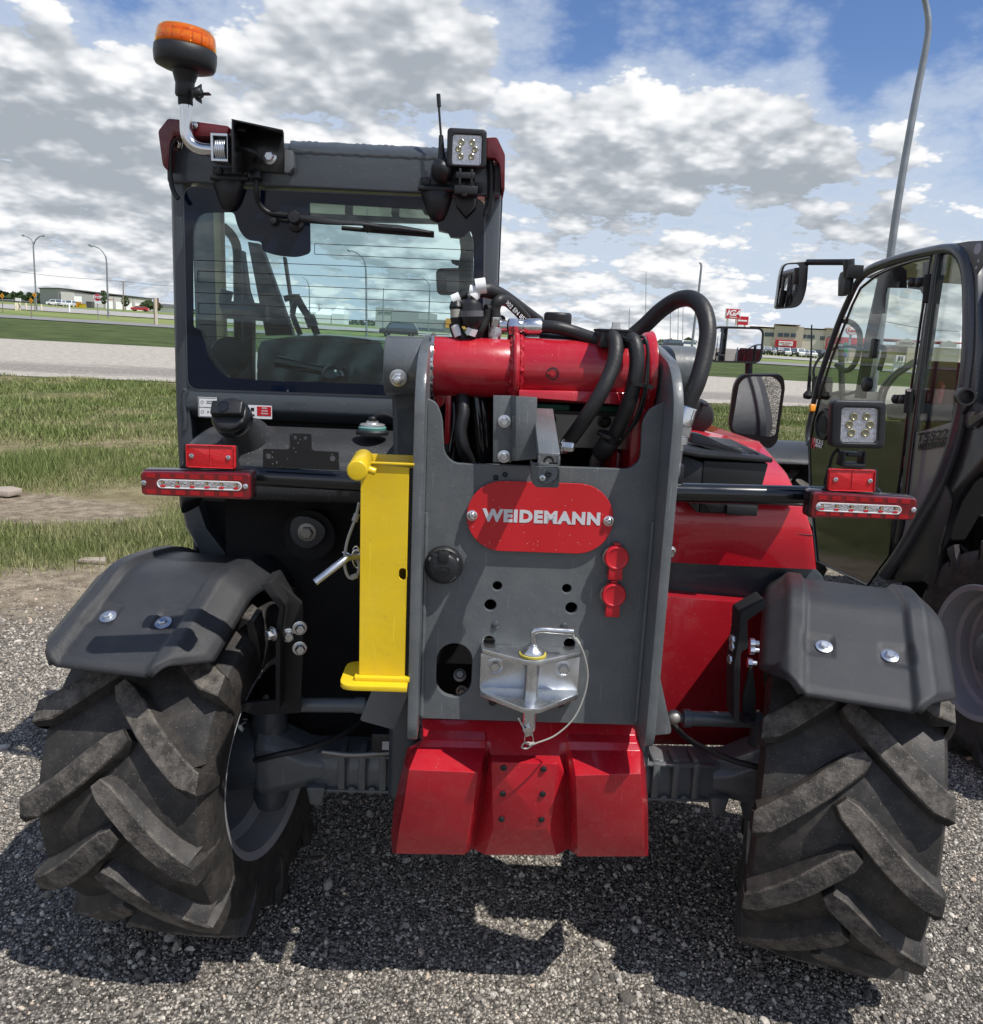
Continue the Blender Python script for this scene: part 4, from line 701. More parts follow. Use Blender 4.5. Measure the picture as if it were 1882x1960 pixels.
# ---- rear frame plate
lo = xz(cE, [(385, 1567), (1608, 1605)], YP); top = xz(cB, [(1500, 836), (1458, 900), (1447, 1120), (1390, 1166), (425, 1134), (374, 1080), (364, 880), (330, 800), (285, 780)], YP)
ol = [(XL, lo[0][1]), (XR, lo[1][1]), (XR, top[0][1]+.015)]+rnd(top, [.0, .03, .03, .02, .02, .03, .02, .01, 0])+[(XL, top[-1][1]+.005)]
holes = [stadium(*[f(v) for f, v in ()], 0, 0, 0)] if False else []
a = xz(cE, [(466, 1153), (650, 1453)], YP); holes.append(stadium(a[0][0], a[1][0], a[1][1], a[0][1]))
for x, y, r in ((795, 842, 26), (1175, 857, 26), (757, 947, 33), (1200, 963, 33), (750, 1146, 32), (1190, 1158, 32)): c = xz(cE, [(x, y)], YP)[0]; holes.append(circ(*c, r*.35*1.68/1600, 24))
mb = MB(); mb.plate(ol, holes, YP, .014, .0015)
for x, y in ((1125, 1195), (1145, 1172), (1430, 1485), (1225, 1010), (1230, 1065)): pass
B(mb, 'frame_plate', GREY)
# side plates of the frame
zt = V(803, 636, -.22).z; zf = V(795, 715, -.45).z; z0 = V(800, 1420, -.45).z
for s, x0 in ((-1, XL-.020), (1, XR)):
    pr = rnd([(0, -.45, z0), (0, FY, z0+.03), (0, FY, zf-.03), (0, -.40, zf+.035), (0, -.245, zt-.01), (0, -.17, zt), (0, -.10, zt-.06), (0, .45, zt-.25), (0, .45, z0+.1), (0, -.1, z0)], [.02, .02, .05, .05, .03, .02, .02, 0, 0, 0])
    mb = MB(); mb.prism([Vector((x0, p[1], p[2])) for p in pr], (.020, 0, 0)); B(mb, 'side_plate', GREY, .0025)
    mb = MB(); xi = x0+(.020 if s < 0 else 0); mb.tube([(xi-s*.003, YP-.004, z) for z in np.linspace(lo[0][1]+.01, 1.19, 30)], [.0055+.0012*math.sin(i*2.1)*((i % 3)-1) for i in range(30)], 8); B(mb, 'weld_seam', GREY)
# arms of the plate curving forward beside the opening (pressed)
# blanking plugs and little studs
PLUG = mat('plug', (.030, .034, .038), .5)
for x, y, r, m in ((785, 1055, 22, GREYL), (1160, 1060, 20, GREYL), (770, 1475, 23, BLK), (1140, 1486, 22, BLK), (787, 248, 14, BLK), (838, 232, 14, BLK)):
    p = P(cE, x, y, YP); mb = MB(); rr_ = r*.35*1.68/1600; mb.lathe(p, (0, -1, 0), [(-.002, rr_), (.002, rr_), (.0045, rr_*.6), (.005, 0)], 20); B(mb, 'plug', m)
# ---- sign plate
sp = xz(cE, [(628, 272), (1430, 663)], YP-.008); tl = V(*cE(780, 272), YP-.012); ex = (V(*cE(1320, 292), YP-.012)-tl).normalized(); ey = Vector((0, -1, 0)).cross(ex); ey = ey if ey.z > 0 else -ey
c = (V(*cE(628, 457), YP-.012)+V(*cE(1430, 480), YP-.012))/2; hw_ = (V(*cE(1430, 480), YP-.012)-V(*cE(628, 457), YP-.012)).length/2; hh = (V(*cE(1000, 278), YP-.012)-V(*cE(1000, 661), YP-.012)).length/2
mb = MB(); mb.plate3(stadium(-hw_, hw_, -hh, hh, 14), [], c, ex, ey, .004, .0008); sgn = B(mb, 'sign_plate', mat('sign_red', (.50, .012, .018), .42, coat=.15, speck=.06, speckcol=(.6, .3, .3)), label=None) if False else mb.build('sign_plate', mat('sign_red', (.50, .012, .018), .42, coat=.15, speck=.06, speckcol=(.6, .3, .3)), TH)
tw = (V(*cE(1355, 480), YP)-V(*cE(715, 455), YP)).length; th_ = .0195
mb = MB(); mb.text('WEIDEMANN', .0300, c+(-.0005)*ex+Vector((0, -.0002, .0005)), ex, ey, .0006, bold=.0017, sx=1.0, space=1.14)
xs = [v[0]*ex.x+v[1]*ex.y+v[2]*ex.z for v in mb.V]; k = tw/(max(xs)-min(xs)); mid = (max(xs)+min(xs))/2; cm = c.dot(ex)
ez_ = [Vector(v).dot(ey) for v in mb.V]; kz = .0262/(max(ez_)-min(ez_)); mz = (max(ez_)+min(ez_))/2
mb.V = [tuple(Vector(v)+ex*((Vector(v).dot(ex)-mid)*(k-1)+cm-mid+.002)+ey*((Vector(v).dot(ey)-mz)*(kz-1))) for v in mb.V]
mb.build('lettering', SILV, sgn)
for x, y in ((657, 455), (1403, 485)): p = P(cE, x, y, YP-.012); mb = MB(); mb.lathe(p, (0, -1, 0), [(0, .0105), (.003, .0105), (.004, .0085)], 20); mb.lathe(p, (0, -1, 0), [(.003, .0078), (.0065, .007), (.0085, .005), (.009, .0035), (.006, .003)], 16); mb.build('screw', STEEL, sgn)
# ---- socket with black flap
s_ = empty('trailer_socket', P(cE, 503, 722, YP), parent=TH); mb = MB(); mb.lathe((0, 0, 0), (0, -1, 0), [(0, .0385), (.010, .0385), (.014, .036), (.016, .034)], 40); mb.build('housing', BLK, s_)
mb = MB(); mb.lathe((0, 0, -.003), (0, -1, 0), [(.014, .032), (.022, .0315), (.027, .028), (.0295, .020), (.030, 0)], 40); mb.box(-.010, .010, -.032, -.014, .012, .032); mb.box(-.026, -.012, -.022, -.012, .010, .026); mb.box(.012, .026, -.022, -.012, .010, .026); mb.build('flap', BLK, s_, .0015)
mb = MB(); mb.text('HELLA', .0085, (0, -.0303, -.006), depth=.0006, bold=.0001); mb.mesh(curve_mesh([circ(0, 0, .009, 30, 1.7), circ(0, 0, .0082, 30, 1.72)], .0006, .0001), Matrix(((1, 0, 0, 0), (0, 0, -1, -.0303), (0, 1, 0, -.006), (0, 0, 0, 1)))); mb.build('lettering', BLK, s_)
for x in (-.0255, .0255): mb = MB(); mb.lathe((x, -.018, .0145), (0, -1, 0), [(0, .005), (.002, .0045), (.003, .002), (.0015, .0018)], 12); mb.build('screw', STEEL, s_)
# ---- red caps
for x, y, dx in ((1437, 672, -6), (1422, 873, -8)):
    e = empty('coupling_cap', P(cE, x, y, YP), parent=TH); mb = MB(); mb.lathe((-.006, 0, 0), (0, -1, 0), [(0, .021), (.02, .021)], 24); mb.build('coupling', CAST, e)
    mb = MB(); mb.lathe((0, 0, 0), (0, -1, 0), [(.008, .0245), (.026, .0245), (.029, .0225), (.029, .0195), (.0275, .0185), (.0275, 0)], 36); mb.hexa([(-.014, -.027, -.045), (.014, -.027, -.045), (.014, -.008, -.045), (-.014, -.008, -.045), (-.013, -.027, -.018), (.013, -.027, -.018), (.013, -.008, -.018), (-.013, -.008, -.018)]); mb.box(-.006, .006, -.02, -.008, .022, .029); mb.build('cap', REDP, e, .0015)
# ---- tow hitch
HY = YP-.004; h = empty('tow_hitch', P(cE, 965, 1300, YP), parent=TH); ho = h.location
def HP(x, y, d): return P(cE, x, y, d)-ho
def hq(pts, d): return [HP(x, y, d) for x, y in pts]
mb = MB(); a = hq([(706, 1200), (1240, 1215), (1228, 1450), (694, 1420)], YP-.002)
xl_, xr_ = HP(700, 1300, YP).x, HP(1238, 1300, YP).x; zt_ = HP(960, 1190, YP).z; zb_ = HP(960, 1418, YP).z; yo = YP-ho.y
mb.box(xl_, xr_, yo-.012, yo, zb_, zt_); mb.build('back_plate', ZINC, h, .002)
for zz, yy in ((zt_, -.085), (zb_, -.105)):
    mb = MB(); t_ = .011; oz = zz; cx_ = HP(985, 1250, YP-.06).x
    pr = [(xl_, yo, oz), (xl_, yo-.030, oz), (cx_-.014, yo+yy, oz), (cx_+.014, yo+yy, oz), (xr_, yo-.030, oz), (xr_, yo, oz)]; pr = rnd(pr, [0, .004, .009, .009, .004, 0]); mb.prism(pr, (0, 0, t_)); mb.build('jaw_plate', ZINC, h, .0015)
pc = Vector((HP(985, 1250, YP-.06).x+.001, yo-.058, 0))
for x, y in ((783, 1275), (1155, 1290)): mb = MB(); mb.bolt(HP(x, y, YP-.012), (0, -1, 0), .0115, .010); mb.build('bolt', ZINC, h)
mb = MB(); zlow = HP(958, 1640, YP-.058).z; ztop = zt_+.012
mb.lathe((pc.x, pc.y, zlow), (0, 0, 1), [(0, .008), (.004, .0125), (.012, .0150), (ztop-zlow+.001, .0150)], 28); mb.build('pin', ZINC, h, ang=50)
mb = MB(); mb.lathe((pc.x, pc.y, ztop), (0, 0, 1), [(0, .027), (.004, .027), (.0045, .020)], 32); mb.build('yellow_washer', mat('yellow_washer', (.45, .38, .06), .5), h)
hp = [pc+Vector((0, 0, ztop+.016)), pc+Vector((.001, 0, ztop+.030)), HP(992, 1098, YP-.06), HP(1030, 1082, YP-.06), HP(1110, 1086, YP-.06), HP(1212, 1092, YP-.06)]; hp[0].z = ztop+.016; hp[1].z = ztop+.026
mb = MB(); mb.lathe((pc.x, pc.y, ztop+.003), (0, 0, 1), [(0, .0235), (.004, .0235), (.009, .021), (.014, .013), (.020, .0085)], 28); mb.tube(hp, .0066, 12, 5); mb.build('pin_handle', ZINC, h, ang=60)
mb = MB(); q_ = spline([HP(1208, 1095, YP-.062), HP(1216, 1125, YP-.062), HP(1240, 1150, YP-.06), HP(1272, 1225, YP-.055), HP(1290, 1330, YP-.05), HP(1268, 1450, YP-.05), HP(1210, 1570, YP-.055), HP(1110, 1660, YP-.06), HP(1000, 1705, YP-.066), HP(960, 1730, YP-.066), HP(930, 1725, YP-.066), HP(945, 1700, YP-.066), HP(985, 1700, YP-.066)], 7); mb.tube(q_, .0017, 8); mb.tube([HP(1222, 1128, YP-.061), HP(1243, 1158, YP-.060)], .0036, 10); mb.tube([HP(1000, 1702, YP-.066), HP(970, 1710, YP-.066)], .0036, 10); mb.build('safety_wire', mat('wire_rope', (.45, .44, .40), .5, metal=.3), h)
mb = MB(); rc_ = [HP(968+24*math.cos(a_), 1680+30*math.sin(a_), YP-.064) for a_ in np.linspace(0, 6.283, 20)]; mb.tube(rc_, .0013, 6, caps=False); mb.tube([HP(908, 1562, YP-.075), HP(935, 1610, YP-.07), HP(960, 1640, YP-.066)], .0022, 8, 3); mb.obox(HP(962, 1632, YP-.073), (.0075, 0, .003), (0, .007, 0), (-.004, 0, .0085)); mb.build('lynch_pin', STEEL, h, .0008)
# ---- counterweight
CW = [[((365, 350), -.30), ((368, 350), -.30), ((700, 355), -.30), ((745, 358), -.30), ((760, 358), -.30), ((1180, 368), -.30), ((1205, 370), -.30), ((1240, 370), -.30), ((1612, 378), -.30), ((1618, 378), -.30)],
      [((362, 412), -.30), ((372, 412), -.315), ((735, 420), -.315), ((748, 424), -.315), ((765, 424), -.315), ((1175, 432), -.315), ((1208, 434), -.315), ((1230, 434), -.315), ((1618, 443), -.315), ((1634, 446), -.30)],
      [((358, 470), -.29), ((372, 468), -.335), ((738, 474), -.335), ((750, 480), -.33), ((768, 484), -.33), ((1175, 490), -.33), ((1208, 486), -.33), ((1232, 478), -.335), ((1630, 488), -.335), ((1645, 492), -.29)],
      [((278, 520), -.28), ((345, 510), -.345), ((738, 520), -.345), ((752, 540), -.335), ((772, 560), -.350), ((1170, 566), -.350), ((1212, 545), -.335), ((1242, 530), -.345), ((1650, 535), -.345), ((1668, 545), -.28)],
      [((245, 655), -.28), ((288, 645), -.420), ((692, 662), -.420), ((732, 690), -.350), ((775, 600), -.392), ((1163, 606), -.392), ((1222, 700), -.350), ((1268, 680), -.420), ((1652, 668), -.420), ((1684, 660), -.28)],
      [((200, 850), -.26), ((258, 850), -.403), ((668, 860), -.403), ((708, 870), -.330), ((778, 850), -.384), ((1138, 855), -.384), ((1224, 880), -.330), ((1276, 880), -.403), ((1664, 860), -.403), ((1694, 850), -.26)],
      [((184, 1010), -.25), ((228, 1010), -.385), ((640, 1010), -.385), ((685, 1005), -.320), ((785, 1000), -.378), ((1115, 1004), -.378), ((1225, 1010), -.320), ((1280, 1015), -.385), ((1670, 1010), -.385), ((1696, 1005), -.25)],
      [((188, 1138), -.25), ((212, 1140), -.365), ((612, 1147), -.365), ((665, 1112), -.315), ((735, 1147), -.352), ((1155, 1149), -.352), ((1225, 1112), -.315), ((1282, 1157), -.365), ((1680, 1157), -.365), ((1696, 1150), -.25)]]
rows = [[P(cH, x, y, d) for (x, y), d in r] for r in CW]; rows.append([p+Vector((0, .12, 0)) for p in rows[-1]]); rows.insert(0, [p+Vector((0, .12, 0)) for p in rows[0]])
mb = MB(); mb.grid(rows); cw = B(mb, 'counterweight', RED, .011, seg=4, ang=60, bthr=13)
mb = MB(); pa = [P(cH, x, y, d) for x, y, d in ((772, 600, -.3935), (1166, 606, -.3935), (1112, 1002, -.380), (790, 1000, -.380))]; n_ = (pa[1]-pa[0]).cross(pa[2]-pa[0]).normalized(); n_ = n_ if n_.y < 0 else -n_
mb.prism(rnd([p+n_*.0015 for p in pa], .012), -n_*.006); mb.build('cover_panel', RED, cw, .001)
for x, y in ((845, 633), (1080, 640), (840, 785), (1075, 787), (833, 935), (1068, 937)):
    yy = -.3955+.0135*(y-600)/400; mb = MB(); mb.lathe(P(cH, x, y, yy), n_, [(0, .0068), (.0025, .0066), (.004, .004), (.0045, 0)], 18); mb.build('plug', BLK, cw)
# lower side wings behind
for pts, yy in (([(115, 1400), (322, 1395), (235, 1622), (225, 1628), (50, 1580), (45, 1570)], -.26), ([(1652, 1240), (1665, 1245), (1748, 1630), (1742, 1652), (1632, 1662), (1600, 1640), (1600, 1300)], -.32)):
    mb = MB(); mb.prism(rnd([P(cE, x, y, yy) for x, y in pts], .006), (0, .012, 0)); B(mb, 'wing_plate', GREY, .001)
# ---- pivot tube of the boom (red) and the red boom end
def cylpx(f, x0, y0, x1, y1, rpx, y, r1=None):
    return P(f, x0, y0, y), P(f, x1, y1, y)
ty = -.245; a, b_ = P(cB, 280, 610, ty), P(cB, 1535, 640, ty); z_ = (a.z+b_.z)/2; rL = .0605; rR = .0650
mb = MB(); xm_ = P(cB, 775, 620, ty-.06).x; mb.lathe((XL+.004, ty, z_), (1, 0, 0), [(0, rL), (xm_-XL-.012, rL)], 56); mb.lathe((xm_-.004, ty, z_), (1, 0, 0), [(0, rR), (XR-xm_-.045, rR), (XR-xm_-.03, rR+.006), (XR-xm_-.018, rR+.020), (XR-xm_-.002, rR+.024)], 56)
B(mb, 'pivot_tube', RED, .0012, ang=45)
mb = MB(); mb.lathe((xm_-.010, ty, z_), (1, 0, 0), [(0, rR+.004), (.002, rR+.011), (.006, rR+.013), (.012, rR+.011), (.016, rR+.002)], 56); B(mb, 'pivot_collar', RED)
for xq, rq in ((xm_-.0105, rL+.002), (xm_+.0075, rR+.002), (XL+.001, rL+.002)):
    mb = MB(); mb.tube([Vector((xq+.0012*math.sin(i*1.9), ty+math.cos(i*math.pi/40)*(rq+.001*math.sin(i*2.7)), z_+math.sin(i*math.pi/40)*(rq+.001*math.sin(i*2.7)))) for i in range(80)], [.0042+.0009*math.sin(i*1.3) for i in range(80)], 7, caps=False); B(mb, 'weld_bead', RED if xq > XL+.01 else GREY)
mb = MB(); mb.lathe((XL-.0005, ty, z_), (1, 0, 0), [(0, rL+.006), (.0045, rL+.005)], 48); B(mb, 'washer', STEEL)
# grease hole
p = P(cB, 966, 642, ty-rR); p = Vector((p.x, ty-math.cos(.1)*rR-.0005, p.z)); mb = MB(); mb.lathe(p+Vector((0, .012, 0)), (0, -1, 0), [(0, .012), (.0135, .0125), (.0137, .0105), (.006, .010)], 24); B(mb, 'grease_port', BLKG); mb = MB(); mb.lathe(p+Vector((0, .008, 0)), (0, -1, 0), [(0, .006), (.010, .005)], 12); mb.box(p.x-.011, p.x-.004, p.y-.002, p.y+.004, p.z-.001, p.z+.0025); B(mb, 'grease_nipple', RED)
# red skirt below the right half, side plates of the boom
zs = z_; xb0, xb1 = P(cB, 385, 800, -.2).x, P(cB, 1525, 800, -.2).x
mb = MB(); a = P(cB, 800, 765, -.30); zq = P(cB, 1100, 800, -.315).z; mb.prism([(xm_+.004, -.312, zq+.020), (XR-.05, -.312, zq+.024), (XR-.05, -.318, zq-.002), (xm_+.004, -.318, zq+.006)], (0, .3, 0)); B(mb, 'boom_skirt', RED, .002)
mb = MB(); mb.prism([(P(cB, 1405, 810, -.30).x, -.30, zq+.02), (XR-.002, -.30, z_+.03), (XR-.002, -.30, .93), (P(cB, 1398, 1160, -.30).x, -.30, .93)], (0, .12, 0)); B(mb, 'boom_side_plate', RED, .003)
mb = MB(); mb.box(xb0, xb0+.012, -.26, 2.2, z_-.16, z_-.02); mb.box(XR-.06, XR-.048, -.18, 2.2, z_-.28, z_); mb.box(xb0, XR-.05, -.1, 2.2, z_-.015, z_); B(mb, 'boom_outer_section', RED, .002)
mb = MB(); mb.prism(rnd([P(cB, x, y, -.25) for x, y in ((296, 745), (425, 745), (380, 800), (345, 832), (320, 770))], .004), (0, .03, 0)); B(mb, 'boom_gusset', RED, .001)
mb = MB(); yy = -.20
for x0, x1, y0, y1 in ((885, 1060, 815, 852), (1175, 1340, 822, 862)): a, b_ = P(cB, x0, y1, yy), P(cB, x1, y0, yy); mb.box(a.x, b_.x, yy, yy+.1, a.z, b_.z)
a, b_ = P(cB, 1360, 1105, yy), P(cB, 1402, 905, yy); mb.box(a.x, b_.x, yy-.02, yy+.1, a.z, b_.z); B(mb, 'wear_pad', TEAL, .001)
mb = MB(); a, b_ = P(cB, 882, 1040, yy), P(cB, 1385, 868, yy); mb.plate([(a.x, a.z), (b_.x, a.z), (b_.x, b_.z), (a.x, b_.z)], [], yy, .012, .001); bp_ = B(mb, 'boom_end_plate', mat('raw_steel', (.30, .29, .27), .4, metal=.8, var=.2)); mb = MB(); mb.box(a.x, b_.x, yy-.012, yy+.03, b_.z-.004, b_.z+.004); mb.build('edge_strip', BLK, bp_)
for x, y in ((950, 893), (1250, 905)): mb = MB(); mb.bolt(P(cB, x, y, yy-.006), (0, -1, 0), .010, .010); mb.build('bolt', BLK, bp_)
mb = MB(); a, b_ = P(cB, 1090, 1005, yy-.008), P(cB, 1120, 945, yy-.008); mb.box(a.x, b_.x, yy-.004, yy, a.z, b_.z); mb.build('sticker', WHITE, bp_)
# dark core of the machine
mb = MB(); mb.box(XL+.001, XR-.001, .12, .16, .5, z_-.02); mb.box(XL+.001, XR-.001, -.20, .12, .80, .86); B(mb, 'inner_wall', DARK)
mb = MB(); mb.box(XL-.02, XR+.02, .16, 2.3, .42, 1.02); B(mb, 'chassis', BLKM, .01)
# bits seen through the oval slot
mb = MB(); mb.bolt(P(cE, 590, 1330, -.28), (0, -1, .6), .010, .012); mb.bolt(P(cE, 600, 1415, -.25), (0, -1, 0), .009, .010); B(mb, 'slot_bolt', CAST)
# ---- bosses each side
mb = MB(); p = P(cB, 130, 600, -.21); rb = .062; xl0 = P(cB, 45, 600, -.25).x; mb.lathe((xl0, -.21, p.z), (1, 0, 0), [(0, rb-.003), (.003, rb), (XL-.021-xl0, rb)], 48); B(mb, 'pivot_boss', GREY, ang=50)
mb = MB(); mb.bolt(P(cB, 123, 666, -.21-rb), (0, -1, -.15), .0125, .011); q = P(cB, 123, 672, -.21-rb); mb.lathe(q+Vector((0, -.008, -.001)), (0, -1, -.15), [(0, .008), (.012, .008), (.0135, .006)], 14); B(mb, 'nut', ZINC)
mb = MB(); x0, x1 = P(cB, 88, 900, -.22).x, XL-.021; rws = []
for y, yo_, xa in ((660, -.20, 60), (725, -.235, 72), (770, -.215, 84), (850, -.20, 88), (1000, -.195, 92), (1300, -.19, 92)): pa = P(cB, xa, y, yo_); rws.append([(pa.x, yo_+.10, pa.z), (pa.x, yo_+.012, pa.z), (pa.x+.012, yo_, pa.z), (x1, yo_, pa.z), (x1, yo_+.1, pa.z)])
rws.append([(a_, b__, .45) for a_, b__, _ in rws[-1]])
mb.grid(rws); B(mb, 'frame_post', GREYL, ang=50)
mb = MB(); p = P(cB, 1600, 640, -.19); x1 = P(cB, 1750, 640, -.19).x; zb2 = P(cB, 1650, 640, -.21-rb).z; mb.lathe((XR+.021, -.16, z_+.0), (1, 0, 0), [(0, .061), (x1-XR-.023, .061), (x1-XR-.021, .058)], 48); B(mb, 'pivot_boss', GREY, ang=50)
mb = MB(); mb.box(XR+.021, XR+.09, -.14, .0, .45, z_-.03); B(mb, 'frame_post', GREYL, .004)
# ---- grey brackets at the opening
mb = MB(); yb_ = -.405; a = [P(cB, x, y, yb_) for x, y in ((642, 762), (740, 764), (740, 1128), (640, 1128))]; mb.prism(a, (0, .006, 0)); 
r0 = [P(cB, x, y, d) for x, y, d in ((738, 764, yb_), (766, 766, yb_-.022), (880, 772, yb_-.022), (882, 778, yb_+.03))]; r1 = [P(cB, x, y, d) for x, y, d in ((738, 1122, yb_), (764, 1120, yb_-.022), (876, 1110, yb_-.022), (880, 1108, yb_+.03))]
mb.grid([[p+Vector((0, .004, 0)) for p in r0], r0, r1, [p+Vector((0, .004, 0)) for p in r1]]); br = B(mb, 'grey_bracket', GREY, .0018)
for x, y in ((703, 903), (700, 1096)): mb = MB(); mb.bolt(P(cB, x, y, yb_-.001), (0, -1, 0), .0085, .007); mb.build('bolt', ZINC, br)
# square latch tube sticking out towards the viewer
ya, yb2 = -.40, -.54; tz = P(cB, 950, 1078, yb2).z; x0, x1 = P(cB, 890, 1080, yb2).x, P(cB, 1008, 1080, yb2).x; zb = P(cB, 950, 1150, yb2).z
tl_ = P(cB, 950, 945, -.43); wd = x1-x0; lx = (x0+x1)/2
# a short tube rising at the back: its sloping top face
mb = MB(); topb = P(cB, 950, 945, -.45).z; hh2 = tz-zb
pts = [(x0, yb2, tz), (x1, yb2, tz), (x1, -.435, topb), (x0, -.435, topb)]
t4 = .004
def frame_tube(mb, x0, x1, yb, yf, ztf, ztb, h, t):            # hollow square tube, open to the front
    for (xa, xb, za, zc_) in ((x0, x1, -t, 0), (x0, x1, -h, -h+t), (x0, x0+t, -h+t, -t), (x1-t, x1, -h+t, -t)):
        mb.hexa([(xa, yf, ztf+za), (xb, yf, ztf+za), (xb, yb, ztb+za), (xa, yb, ztb+za), (xa, yf, ztf+zc_), (xb, yf, ztf+zc_), (xb, yb, ztb+zc_), (xa, yb, ztb+zc_)])
frame_tube(mb, x0, x1, -.36, yb2, tz, topb+.03, hh2, .0045); lt = B(mb, 'latch_tube', GREY, .001)
mb = MB(); mb.box(x0+.0045, x1-.0045, yb2+.004, yb2+.008, zb+.0045, tz-.0045); mb.build('inner_block', CAST, lt); mb = MB(); mb.lathe(((x0+x1)/2, yb2+.0045, (zb+tz)/2-.004), (0, -1, 0), [(0, .010), (.002, .0095), (.0021, .006), (-.01, .006)], 24); mb.build('bush', BLK, lt)
mb = MB(); q1 = [P(cB, x, y, d) for x, y, d in ((852, 1135, -.50), (875, 1152, -.545), (1005, 1150, -.545), (1002, 1268, -.540), (880, 1265, -.540), (855, 1245, -.50))]; mb.prism(rnd(q1, .006), (0, .05, 0)); sk = mb.build('foot_bracket', GREY, lt, .0012)
mb = MB(); q1 = [P(cB, x, y, -.5465) for x, y in ((885, 1162), (995, 1162), (990, 1215), (940, 1245), (885, 1240))]; mb.prism(rnd(q1, .006), (0, .003, 0)); mb.build('flap', GREYL, sk)
for x, y, m in ((910, 1215, ZINC), (945, 1190, BLK)): mb = MB(); mb.lathe(P(cB, x, y, -.5475), (0, -1, 0), [(0, .006), (.002, .0055), (.003, .003), (.0015, .002)], 14); mb.build('rivet', m, sk)
# ---- hoses
HOS = [('hydraulic_hose', [(1400, 440, -.12), (1470, 380, -.13), (1560, 295, -.15), (1650, 240, -.18), (1730, 235, -.22), (1790, 290, -.26), (1815, 400, -.29), (1800, 530, -.31), (1760, 680, -.33), (1715, 780, -.335), (1695, 835, -.335)], .0175),
       ('hydraulic_hose', [(900, 386, -.24), (990, 392, -.25), (1080, 415, -.25), (1160, 442, -.26), (1235, 462, -.27)], .0135),
       ('hydraulic_hose', [(890, 452, -.22), (1000, 462, -.23), (1110, 478, -.24), (1230, 492, -.25)], .0122),
       ('hydraulic_hose', [(1250, 450, -.30), (1300, 450, -.335), (1312, 520, -.355), (1290, 620, -.37), (1230, 750, -.385), (1150, 880, -.38), (1080, 980, -.36), (1042, 1030, -.345)], .0148),
       ('hydraulic_hose', [(1360, 455, -.31), (1410, 468, -.34), (1428, 560, -.355), (1415, 680, -.36), (1380, 810, -.355), (1335, 920, -.34), (1290, 1010, -.32)], .0150),
       ('thin_cable', [(1430, 440, -.33), (1470, 450, -.345), (1487, 520, -.35), (1480, 620, -.35), (1462, 760, -.355), (1415, 900, -.345), (1335, 1020, -.32), (1260, 1100, -.29), (1225, 1150, -.27)], .0032),
       ('thin_cable', [(1480, 460, -.34), (1490, 560, -.345), (1482, 720, -.35), (1440, 880, -.34), (1385, 960, -.33)], .0026),
       ('hydraulic_hose', [(560, 180, -.20), (640, 195, -.2), (700, 225, -.18), (770, 275, -.15), (830, 320, -.12), (885, 360, -.08)], .0150),
       ('hydraulic_hose', [(652, 340, -.24), (650, 285, -.24), (672, 245, -.24), (715, 245, -.22), (765, 285, -.2), (820, 345, -.17)], .0120)]
for nm, pts, r in HOS:
    mb = MB(); mb.tube([P(cB, x, y, d) for x, y, d in pts], r, 18, 8); B(mb, nm, RUB, ang=60)
mb = MB(); mb.text('X2902 EN 857', .012, P(cB, 752, 290, -.235), (.72, .1, -.62), (.55, 0, .72), .0004, .0001); B(mb, 'hose_print', WHITE)
def ferrule(pts, prof, m, name='hose_fitting', f=cB, seg=24):
    mb = MB(); a, b_ = P(f, *pts[0]), P(f, *pts[1]); L_ = (b_-a).length; mb.lathe(a, b_-a, [(t*L_, r) for t, r in prof], seg); return B(mb, name, m, ang=45)
ferrule([(1700, 822, -.335), (1662, 925, -.335)], [(0, .021), (.08, .0225), (.45, .0225), (.5, .0235), (.92, .0235), (1, .019)], STEEL)
ferrule([(1672, 920, -.335), (1655, 985, -.335)], [(0, .018), (.1, .0215), (.9, .0215), (1, .018)], ZINC, seg=6); ferrule([(1655, 985, -.335), (1650, 1005, -.335)], [(0, .015), (1, .015)], STEEL)
ferrule([(1656, 960, -.335), (1646, 1060, -.335)], [(0, .015), (.25, .0165), (.3, .020), (.65, .020), (.7, .014), (1, .014)], ZINC); 
mb = MB(); mb.tube([P(cB, 1648, 1050, -.335), P(cB, 1638, 1120, -.33), P(cB, 1632, 1180, -.33), P(cB, 1630, 1300, -.3)], .0125, 16, 4); B(mb, 'steel_pipe', ZINC, ang=60)
ferrule([(905, 388, -.24), (808, 388, -.24)], [(0, .0155), (.1, .017), (.85, .017), (1, .014)], STEEL); ferrule([(812, 388, -.24), (775, 385, -.24)], [(0, .012), (.3, .0155), (1, .0155)], ZINC); ferrule([(775, 385, -.24), (722, 384, -.24)], [(0, .0185), (.9, .0185), (1, .015)], STEEL, seg=6); ferrule([(722, 384, -.24), (668, 382, -.235)], [(0, .011), (.5, .013), (1, .012)], ZINC)
ferrule([(893, 452, -.22), (805, 450, -.22)], [(0, .014), (.1, .0155), (.9, .0155), (1, .013)], ZINC); ferrule([(805, 450, -.22), (720, 445, -.22)], [(0, .016), (.5, .016), (.55, .012), (1, .012)], STEEL, seg=6)
ferrule([(652, 335, -.24), (650, 395, -.24)], [(0, .013), (.9, .0135), (1, .012)], STEEL); ferrule([(650, 392, -.24), (650, 440, -.24)], [(0, .0155), (1, .0155)], ZINC, seg=6); ferrule([(650, 440, -.24), (654, 500, -.24)], [(0, .012), (1, .012)], STEEL)
ferrule([(1285, 1000, -.32), (1225, 1090, -.29)], [(0, .018), (.15, .021), (.8, .021), (1, .016)], mat('blackened_fitting', (.05, .05, .05), .5, metal=.4)); mb = MB(); mb.tube([P(cB, 1228, 1085, -.29), P(cB, 1200, 1120, -.28), P(cB, 1195, 1180, -.26)], .012, 16, 5); B(mb, 'pipe_elbow', CAST, ang=60)
